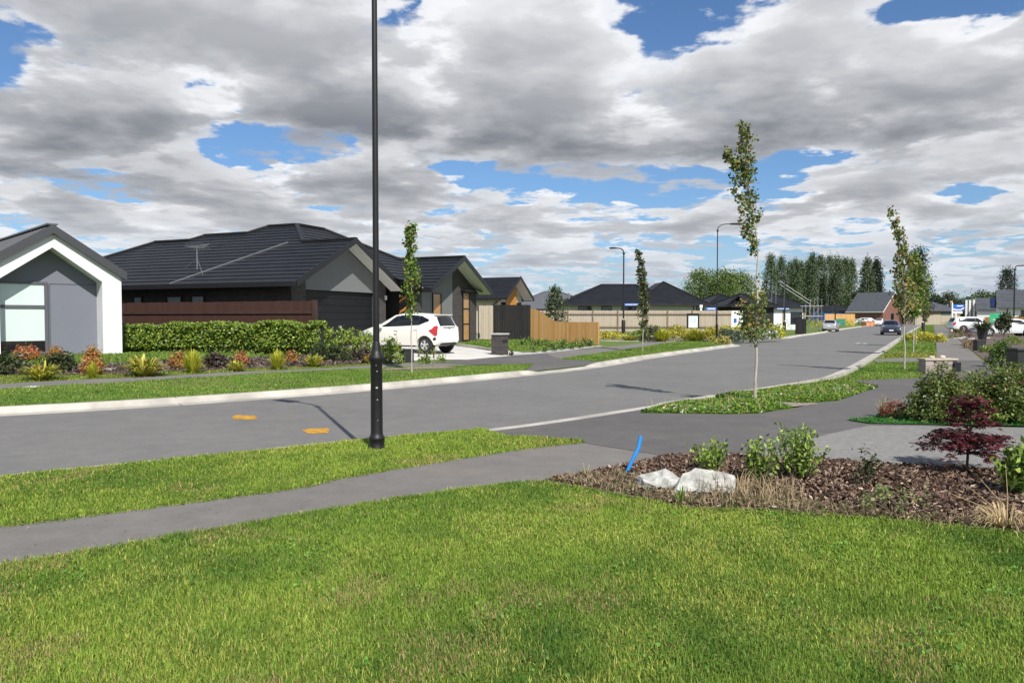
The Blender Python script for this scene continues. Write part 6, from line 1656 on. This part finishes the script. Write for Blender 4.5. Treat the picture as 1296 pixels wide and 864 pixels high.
bed_shrub(70, 455.5, 18, 15, NAND, 305, 'small orange heavenly bamboo against the grey panel, left of centre', name='nandina', n=800, aspect=.32)
bed_shrub(117, 456, 16, 16, NAND, 306, 'small orange heavenly bamboo against the grey panel by the white wall', name='nandina', n=800, aspect=.32)
bed_shrub(117, 474, 26, 22, NAND, 307, 'larger orange heavenly bamboo behind the small yellow grass clump', name='nandina', n=1100, aspect=.32)
bed_shrub(117, 479, 17, 23, YGR, 308, 'small bright yellow grass clump before the orange heavenly bamboo', 'grass', name='grass_clump', n=170, w=.022, up=.9, arch=.25)
bed_shrub(182, 476, 52, 33, FLAX, 309, 'largest yellow flax, standing before the hedge left end', 'flax', n=170, w=.06)
bed_shrub(226, 467, 20, 20, NAND, 310, 'orange heavenly bamboo touching the round yellow grass', name='nandina', n=900, aspect=.32)
bed_shrub(244, 472, 29, 32, YGR, 311, 'tall round yellow grass before the middle of the hedge', 'grass', name='grass_clump', n=280, w=.022, up=.9, arch=.25)
bed_shrub(272, 465, 22, 13, PURP, 312, 'small dark purple shrub between the yellow plants')
bed_shrub(299, 469.5, 24, 17, FLAX, 313, 'small squat yellow flax right of the purple shrub', 'flax', n=110, w=.05)
bed_shrub(306, 463, 14, 14, NANDR, 314, 'small reddish heavenly bamboo behind the squat yellow flax', name='nandina', n=700, aspect=.32)
bed_shrub(351, 467.5, 25, 27, YGR, 315, 'yellow grass clump before the right half of the hedge', 'grass', name='grass_clump', n=240, w=.022, up=.9, arch=.25)
bed_shrub(369, 460, 12, 12, NAND, 316, 'tiny orange heavenly bamboo right of a yellow grass clump', name='nandina', n=600, aspect=.32)
bed_shrub(405, 457, 24, 18, DKG, 317, 'dark green shrub behind the flax at the hedge end')
bed_shrub(397, 464, 28, 20, FLAX, 318, 'yellow flax near the right end of the hedge', 'flax', n=130, w=.05)
bed_shrub(430, 457, 34, 16, DKG, 319, 'dark green mounded shrub left of the street lamp', n=800)
bed_shrub(456, 456, 30, 12, PURP, 320, 'dark maroon mounded shrub beside the green mound', n=800)
bed_shrub(470, 459.5, 20, 16, [((0.45, 0.26, 0.05), 3), ((0.40, 0.36, 0.06), 3)], 321, 'orange-yellow flax just left of the street lamp', 'flax', n=100, w=.05)
PIT = [((0.17, 0.24, 0.035), 5), ((0.26, 0.32, 0.06), 4), ((0.08, 0.13, 0.022), 2.5)]
bed_shrub(410, 447, 26, 36, PIT, 322, 'bushy green shrub closing the right end of the hedge', n=1300, leaf=.08, stems=True)
bed_shrub(437, 447, 36, 32, PIT, 323, 'leafy green shrub in front of the black garage door', n=1500, leaf=.08, stems=True)
bed_shrub(463, 450, 30, 32, PIT, 324, 'leafy green shrub hiding the nose of the white hatchback', n=1300, leaf=.08, stems=True)
bed_shrub(494, 460.5, 29, 32, PIT, 325, 'rounded leafy green shrub just right of the street lamp', n=1300, leaf=.08, stems=True)
for i, (u, v, h, lab) in enumerate(((530, 452, 12, 'thin upright seedling beside the black utility box'), (540, 455.5, 17, 'tallest thin seedling at the driveway edge'), (549, 453.5, 12, 'thin seedling nearest the rear wheel of the hatchback'))):
    bed_shrub(u, v, 5, h, PIT, 330 + i, lab, name='seedling', n=60, leaf=.06, stems=True)
bed_shrub(538, 460.5, 12, 7, HEDGE, 334, 'low green plant beside the white tree stake', n=150)
bed_shrub(558, 458.5, 7, 5, HEDGE, 335, 'tiny low green plant at the edge of the driveway', n=80)
# shrubs along the orange fence, low plants below them
lb_ = ['first shrub at the left end of the orange fence', 'second young shrub against the orange fence', 'third young shrub against the orange fence', 'fourth young shrub, where the orange fence steps down', 'fifth young shrub against the low orange fence', 'small shrub before the low orange fence', 'last small shrub at the right end of the orange fence']
for i, (u, v, h) in enumerate(((677, 429, 11), (688, 430, 9), (700, 431, 9), (712, 432, 12), (723, 433, 12), (738, 434, 7), (749, 436, 8))):
    bed_shrub(u, v, 6, h, DKG if i % 2 else PIT, 340 + i, lb_[i], n=160, leaf=.09, stems=True)
for i, (u, v) in enumerate(((663, 437), (671, 436), (680, 439), (690, 438), (702, 440), (712, 437), (728, 438), (741, 437))):
    bed_shrub(u, v, 12, 6, [((0.11, 0.17, 0.035), 3), ((0.06, 0.10, 0.02), 2), ((0.3, 0.27, 0.1), .5)], 350 + i, 'low spreading plant on the slope below the orange fence', n=170, leaf=.10, group='low plants below the orange fence')
for i, (u, v) in enumerate(((646, 450), (674, 446.5), (690, 446), (701, 445), (712, 443.5), (724, 442.5), (735, 441.5), (745, 440.5))):
    bed_shrub(u, v, 5, 4.5, DKG, 360 + i, 'tiny dark plant in the pale strip along the footpath', n=70, leaf=.08, group='tiny plants along the footpath')
for i, (u, v, c) in enumerate(((583, 428, 0), (592, 429, 1), (601, 429, 0))):
    bed_shrub(u, v, 13, 6, PURP if c else [((0.25, 0.22, 0.17), 3), ((0.12, 0.13, 0.08), 2)], 370 + i, ['grey tuft left of the tall amber window', 'dull purple tuft under the tall amber window', 'grey tuft at the brick corner of the second gable'][i], n=160, leaf=.09)
# corner planting
CY = [((0.42, 0.36, 0.04), 5), ((0.30, 0.31, 0.04), 4), ((0.18, 0.20, 0.04), 3), ((0.50, 0.38, 0.08), 1)]
def cshrub(u, v, wpx, hpx, pal, seed, lab, kind='shrub', **k):
    if 'n' in k: k['n'] = int(k['n'] * (1.8 if kind == 'shrub' else 1.3))
    return bed_shrub(u, v, wpx * 1.12, hpx * 1.08, pal, seed, lab, kind, **{**(dict(leaf=.12, n=1900) if kind == 'shrub' else {}), **k})
b1 = [on(UL, u, v) for u, v in ((758, 424), (800, 422))]
cshrub(772, 424, 36, 8, CY, 401, 'low yellow hedge strip beside the end of the orange fence', n=1000)
cshrub(796, 425, 22, 11, FLAX, 402, 'yellow-green flax clump before the slim street lamp', 'flax', n=90, w=.09)
cshrub(812, 425, 24, 12, HEDGE, 403, 'green mound left of the narrow dark tree', n=800)
cshrub(826, 426, 24, 20, [((0.10, 0.11, 0.05), 4), ((0.05, 0.06, 0.03), 3), ((0.2, 0.19, 0.1), 1)], 404, 'tall olive grassy shrub behind the narrow dark tree', n=900)
cshrub(838, 432, 22, 18, YGR, 405, 'bright yellow grass ball left in the corner bed', 'grass', name='grass_clump', n=320, w=.045, up=.9, arch=.3)
cshrub(855, 432, 28, 17, CY, 406, 'golden shrub beside the left yellow grass ball', n=1100)
cshrub(873, 424, 26, 9, CY, 407, 'low golden shrub below the white notice')
cshrub(880, 433, 28, 17, [((0.30, 0.30, 0.04), 5), ((0.20, 0.22, 0.03), 3), ((0.40, 0.36, 0.05), 2)], 408, 'round olive-yellow grass mound left of the corner lamp', 'grass', name='grass_clump', n=360, w=.045, up=.85, arch=.35)
cshrub(898, 432, 20, 16, CY, 409, 'tan-yellow shrub against the corner lamp', n=800)
cshrub(915, 436, 18, 7, [((0.36, 0.30, 0.08), 3), ((0.2, 0.2, 0.06), 2)], 410, 'small straw-coloured shrub at the foot of the corner lamp', n=400)
cshrub(923, 434, 28, 15, [((0.075, 0.10, 0.065), 5), ((0.11, 0.14, 0.09), 3), ((0.05, 0.07, 0.05), 2)], 411, 'grey-green lavender mound at the kerb corner', n=1300)
cshrub(925, 422, 34, 8, CY, 412, 'low golden strip behind the grey-green mound')
for i, (u, v, w, h, lab) in enumerate(((836, 410, 12, 15, 'sparse dark shrub against the paling fence left of the notice'), (862, 412, 20, 15, 'sparse purple-brown shrub left of the white notice'), (884, 414, 24, 9, 'green agapanthus clump under the white notice'), (902, 414, 24, 10, 'green agapanthus clump behind the corner lamp'), (920, 413, 18, 12, 'tall green clump in front of the paling fence right end'))):
    cshrub(u, v, w, h, [((0.06, 0.055, 0.04), 3), ((0.10, 0.10, 0.06), 2)] if i < 2 else HEDGE, 420 + i, lab, n=450)
ROSE = [((0.66, 0.62, 0.50), 3), ((0.07, 0.11, 0.03), 5), ((0.12, 0.17, 0.04), 3)]
for i, (u, v, w, lab) in enumerate(((938, 430, 18, 'white rose bush left of the tall tree stem'), (950, 430, 18, 'white rose bush directly behind the tall tree stem'), (963, 429.5, 18, 'white rose bush right of the tall tree stem'), (976, 429, 16, 'white rose bush nearest the yellow-green mound'))):
    P = on(Hl2, u, v); s = sc_(P); shrub('rose_bush', lab, P, w / 2 / s, w / 2.2 / s, 12 / s, ROSE, 430 + i, leaf=.15, n=520, stems=False, group='white rose bushes at the side street corner')
for u, v, w, h, pal, lab, i in ((972, 424, 26, 13, CY, 'yellow-green mound behind the white roses', 0), (985, 428.5, 16, 15, YGR, 'rounded yellow-green mound at the right end of the roses', 1), (952, 420, 24, 8, CY, 'golden strip of shrub behind the left white roses', 2), (1032, 414, 16, 8, YGR, 'low yellow shrub left of the silver sedan', 3), (1041, 413.5, 12, 7, CY, 'small golden shrub just behind the silver sedan', 4),
        (986, 412, 22, 11, HEDGE, 'green shrub before the white wrapped wall', 5), (1000, 413, 18, 10, HEDGE, 'green shrub left of the small black fence panel', 6), (1025, 412, 14, 9, HEDGE, 'grassy green shrub right of the small black fence panel', 7), (1072, 412.5, 18, 8, YGR, 'yellow flowering strip beyond the silver sedan', 8), (1084, 410.5, 18, 8, HEDGE, 'green weedy mound beside the orange skip', 9)):
    P = on(Hl2, u, v); s = sc_(P); shrub('shrub', lab, P, w / 2 / s, w / 2.2 / s, h / s, pal, 440 + i, leaf=.18, n=520, stems=False)
# right side
P = on(UR, 1172, 432); s = sc_(P); shrub('ground_cover_shrub', 'bright yellow ground-cover mound on the verge between the footpath trees', P, .58, 2.2, .46, CY, 460, leaf=.12, n=2200, stems=False)
P = on(UR, 1159, 431); shrub('ground_cover_shrub', 'darker green ground-cover mound left of the bright yellow one', P, .5, 1.6, .36, HEDGE, 461, leaf=.12, n=1100, stems=False)
def rshrub(u, v, w, h, pal, seed, lab, **k):
    P = on(Hr, u, v); s = sc_(P); return shrub(k.pop('name', 'shrub'), lab, P, w / 2 / s, w / 2.3 / s, h / s, pal, seed, **{**dict(leaf=.09, n=600, stems=False), **k})
rshrub(1267, 465, 30, 33, [((0.075, 0.13, 0.03), 5), ((0.13, 0.19, 0.04), 3), ((0.035, 0.06, 0.015), 3)], 470, 'clipped round green bush beside the charcoal letterbox', n=2000, leaf=.07, name='bush', stems=True)
rshrub(1211, 428, 20, 11, [((0.20, 0.17, 0.06), 4), ((0.10, 0.11, 0.04), 3)], 471, 'olive-brown shrub behind the white sign posts', n=600)
rshrub(1222, 427, 14, 15, [((0.09, 0.05, 0.045), 4), ((0.05, 0.04, 0.03), 3)], 472, 'dark reddish shrub left of the white car nose')
rshrub(1229, 414, 20, 13, [((0.50, 0.45, 0.12), 2), ((0.07, 0.12, 0.03), 5), ((0.12, 0.17, 0.04), 3)], 473, 'bush with cream-yellow flowers before the four-wheel drive', n=700, name='rose_bush')
rshrub(1230, 441, 22, 9, [((0.22, 0.13, 0.08), 3), ((0.14, 0.12, 0.05), 3)], 474, 'low russet plant beside the square black box')
rshrub(1252, 446, 22, 6, HEDGE, 475, 'low green plant right of the square black box')
rshrub(1282, 436, 28, 10, HEDGE, 476, 'low green shrub behind the clipped round bush')
rshrub(1204, 411, 24, 6, DKG, 477, 'low dark planting beyond the sign posts')
rshrub(1292, 412, 20, 14, [((0.5, 0.42, 0.36), 2), ((0.07, 0.12, 0.03), 5)], 478, 'pale-flowered bush at the right edge behind the white car', n=600, name='rose_bush')
P = on(Hr, 1270, 437); street_tree('standard_tree', 'small dark ball-headed tree in front of the white car door', P, 1.75, .03, [(.85, .3, .9), (1.2, .5, 1), (1.6, .35, 1), (1.75, .1, 1)], .10, DKG, 480, nleaf=1530, branches=16, bark=m_bark_dk)
P = on(Hr, 1292, 421); street_tree('standard_tree', 'small dark standard tree at the right edge before the car wheel', P, 1.7, .03, [(.7, .3, .9), (1.1, .5, 1), (1.5, .4, 1), (1.7, .1, 1)], .11, DKG, 481, nleaf=1190, branches=16, bark=m_bark_dk)
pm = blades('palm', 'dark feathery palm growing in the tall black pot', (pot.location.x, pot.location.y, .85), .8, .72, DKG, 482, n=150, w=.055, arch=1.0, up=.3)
# the big mixed bushes
MIX = [((0.095, 0.135, 0.034), 5), ((0.15, 0.195, 0.050), 4), ((0.045, 0.066, 0.018), 3), ((0.15, 0.085, 0.04), 1.2)]
def bigbush(u, v, w, h, seed, lab, n=5200, pal=MIX, d=.75):
    P = on(Hr, u, v); s = sc_(P); rg = np.random.default_rng(seed)
    t = shrub('bush', lab, P, w / 2 / s, w / 2 / s * d, h / s * .88, pal, seed, leaf=.048, n=int(n * 1.7), stems=True, lumps=6)
    m = 26; V_, F_, b = [], [], MB(); Cs = []
    for k in range(m):                       # loose shoots that break the outline
        a = rg.uniform(0, 6.28); q = rg.uniform(.1, .95); p0 = np.array([math.cos(a) * q * w / 2 / s, math.sin(a) * q * w / 2 / s * d, h / s * .75 * math.sqrt(max(.05, 1 - q * q)) + .05])
        p1 = p0 + np.array([math.cos(a) * .10 * q, math.sin(a) * .1 * q, rg.uniform(.10, .26)]); b.tube([p0, p1], [.004, .0015], 4, cap=False)
        for f in np.linspace(.1, 1, 9): Cs.append(p0 + (p1 - p0) * f + rg.normal(size=3) * .014)
    Cs = np.array(Cs); V, F = leaf_quads(Cs, .036 * rg.uniform(.7, 1.2, len(Cs)), rg, .6, flat=.4); np_mesh('shoot_leaves', V, F, m_leaf, t, leaf_cols(len(Cs), pal, rg, .2))
    return t
bigbush(1192, 535, 78, 72, 501, 'left large mixed green bush on the bright turf behind the red maple', 5200)
bigbush(1235, 533, 66, 60, 502, 'middle large green bush between its two neighbours', 4200)
bigbush(1272, 536, 84, 76, 503, 'right large green bush at the picture edge behind the maple', 6200)
P = on(Hr, 1268, 537.5); shrub('shrub', 'bright yellow-green low shrub under the right large bush', P, .30, .25, .35, PIT, 504, leaf=.045, n=900)
P = on(Hr, 1125, 529.5); blades('grass_clump', 'pale wispy grass tuft on the bright turf', P + [-.04, .1, 0], .17, .36, [((0.34, 0.29, 0.18), 3), ((0.24, 0.22, 0.10), 2)], 505, n=90, w=.008, up=.9, arch=.3)
P = on(Hr, 1132, 531.5); shrub('shrub', 'small russet-red shrub beside the wispy grass tuft', P, .21, .18, .22, [((0.20, 0.065, 0.035), 4), ((0.13, 0.05, 0.03), 3), ((0.24, 0.12, 0.05), 1)], 506, leaf=.035, n=700)
# laurel-like shrubs in the bark bed
LAUR = [((0.16, 0.24, 0.040), 5), ((0.26, 0.34, 0.075), 3), ((0.075, 0.13, 0.025), 4)]
def laurel(u, v, hpx, wpx, stems, seed, lab, leafs=.046, dens=30):
    """upright shoots set with broad glossy leaves"""
    P = on(Hr, u, v); s = sc_(P); rg = np.random.default_rng(seed); H, Wd = hpx / s, wpx / s
    t = thing('shrub', lab, 'shrub', P); b = MB(); C, T = [], []
    for k in range(stems):
        a = rg.uniform(0, 6.28); r = Wd / 2 * rg.uniform(.35, 1.0); h = H * rg.uniform(.55, 1.0) * (1.05 - .35 * r / (Wd / 2))
        p0 = np.array([rg.normal() * .03, rg.normal() * .03, -.03]); p1 = np.array([math.cos(a) * r * .7, math.sin(a) * r * .7, h * .55]); p2 = np.array([math.cos(a) * r, math.sin(a) * r, h])
        b.tube([p0, p1, p2], [.009, .006, .003], 6, cap=False)
        for f in np.linspace(.28, 1.0, int(dens * (h / H))):
            q = (1 - f) ** 2 * p0 + 2 * f * (1 - f) * p1 + f * f * p2; C.append(q + rg.normal(size=3) * .026)
    b.build('stem', m_bark_dk, t); C = np.array(C)
    V, F = leaf_quads(C, leafs * rg.uniform(.7, 1.25, len(C)), rg, .55, flat=.2, droop=1.2); np_mesh('foliage', V, F, m_leaf, t, leaf_cols(len(C), LAUR, rg, .17)); return t
laurel(899, 600, 54, 58, 16, 601, 'small leafy laurel behind the pale rocks', dens=64)
laurel(962, 611, 72, 52, 17, 602, 'left of the two tall laurels in the bark bed', dens=70)
laurel(1012, 610, 88, 74, 20, 603, 'tallest laurel, standing in the middle of the bark bed', dens=84)
laurel(1290, 628, 78, 60, 22, 604, 'dark leafy shrub cut by the right edge of the picture', .075, dens=70)
# Japanese maple: tiers of fine red leaves on thin spreading branches
def jmaple(u, v, seed, lab):
    P = on(Hr, u, v); rg = np.random.default_rng(seed); t = thing('japanese_maple', lab, 'tree', P); b = MB()
    def W_(du, dv, y=0): s = sc_(P); return np.array([du / s, y, dv / s])
    tr = [W_(0, 0), W_(1, 16), W_(2, 32), W_(4, 55), W_(3, 90)]; tr[0][2] = -.05; b.tube(tr, [.016, .013, .011, .009, .003], 8); b.tube([W_(1, 10), W_(-2, 24, -.05), W_(-6, 38, -.1)], [.010, .008, .005], 6)
    C = []
    tiers = [(40, 60, .60), (50, 56, .55), (58, 44, .45), (62, 30, .35), (80, 30, .36), (92, 26, .30), (103, 14, .16)]
    for hz, wr, dy in tiers:
        for k in range(13 if wr > 40 else 7):
            a = 2 * math.pi * k / (13 if wr > 40 else 7) + rg.normal() * .25; L = rg.uniform(.65, 1.05)
            s = sc_(P); e = np.array([math.cos(a) * wr / s * L, math.sin(a) * dy * L, hz / s - .02 - .07 * L + rg.normal() * .02]); h0 = np.interp(hz, [33, 102], [22, 80]) / s
            p0 = np.array([.01, 0, h0 * .9]); md = (p0 + e) / 2 + np.array([0, 0, .05]); b.tube([p0, md, e], [.006, .004, .0015], 5, cap=False)
            for f in np.linspace(.38, 1.05, 11):
                q = (1 - f) ** 2 * p0 + 2 * f * (1 - f) * md + f * f * e
                for _ in range(2): C.append(q + rg.normal(size=3) * np.array([.03, .03, .014]))
    b.build('trunk', m_bark_dk, t, smooth=True); C = np.array(C); n = len(C)
    # each leaf: five pointed lobes
    V, F, cc = [], [], []; pal = [((0.115, 0.026, 0.034), 5), ((0.070, 0.018, 0.024), 4), ((0.17, 0.045, 0.050), 3)]
    w_ = np.array([p_[1] for p_ in pal], float); w_ /= w_.sum()
    for c in C:
        sz = rg.uniform(.034, .055); yaw = rg.uniform(0, 6.28); N = np.array([rg.normal() * .35, rg.normal() * .35, 1]); N /= np.linalg.norm(N)
        X = np.cross(N, [math.sin(yaw), -math.cos(yaw), .1]); X /= np.linalg.norm(X); Y = np.cross(N, X); col = np.array(pal[rg.choice(3, p=w_)][0]) * rg.uniform(.7, 1.3)
        for ang in (-1.25, -.62, 0, .62, 1.25):
            d = X * math.cos(ang) + Y * math.sin(ang); s_ = -X * math.sin(ang) + Y * math.cos(ang); l = sz * (1.15 - .28 * abs(ang)); k0 = len(V)
            V += [c, c + d * l * .45 + s_ * l * .14, c + d * l - N * l * .25, c + d * l * .45 - s_ * l * .14]; F.append([k0, k0 + 1, k0 + 2, k0 + 3]); cc += [col] * 4
    np_mesh('crown', np.array(V), F, m_leaf, t, np.array(cc)); return t
jmaple(1223, 599, 611, 'dark red Japanese maple with flat tiers in the bark bed')
# small things growing in the bed
P = on(Hr, 1098, 617); shrub('plant', 'small dark wilted plant in the bark bed right of the tallest laurel', P, .07, .06, .30, DKG, 621, leaf=.05, n=150, stems=True)
P = on(Hr, 1130, 652); shrub('weed', 'low straggly green weed at the front edge of the bark bed', P, .30, .18, .16, [((0.10, 0.14, 0.04), 4), ((0.17, 0.20, 0.07), 2), ((0.3, 0.26, 0.14), 1)], 622, leaf=.03, n=420, cat='weed')
P = on(Hr, 1274, 668); blades('grass_clump', 'dry straw-coloured grass tuft with long stalks at the right front of the bed', P, .30, .22, [((0.46, 0.35, 0.19), 4), ((0.36, 0.28, 0.15), 2)], 623, n=160, w=.006, arch=1.0, up=.3)
b = MB()
for (x1, z1, x2, z2, y) in ((-.12, .16, -.36, .34, -.1), (-.05, .2, -.20, .36, 0), (.02, .22, .015, .47, .05), (-.10, .13, -.40, .25, .05)): b.tube([(0, 0, 0), (x1, y * .5, z1), (x2, y, z2)], [.004, .003, .0015], 5, cap=False)
o = b.build('stalk', M('straw', (0.46, 0.36, 0.20), .8, .1, 5), None); o.parent = [c for c in COL.objects if c.get('label', '').startswith('dry straw-coloured')][0]
P = on(Hr, 862, 640); blades('grass_clump', 'green grass tuft growing between the two pale rocks', P, .10, .20, [((0.10, 0.17, 0.03), 3), ((0.17, 0.22, 0.05), 2)], 624, n=26, w=.010, arch=.5, up=.6)
P = on(Hr, 742, 606); blades('grass_clump', 'small dry grass tuft at the left tip of the bark bed', P, .07, .20, [((0.42, 0.34, 0.2), 3), ((0.3, 0.26, 0.12), 2)], 625, n=34, w=.005, arch=.5, up=.6)
P = on(Hr, 705, 609); blades('grass_clump', 'dead brown grass tuft where the path meets the bed tip', P, .12, .10, [((0.34, 0.24, 0.13), 3), ((0.14, 0.16, 0.06), 2)], 626, n=60, w=.006, arch=.9, up=.4)
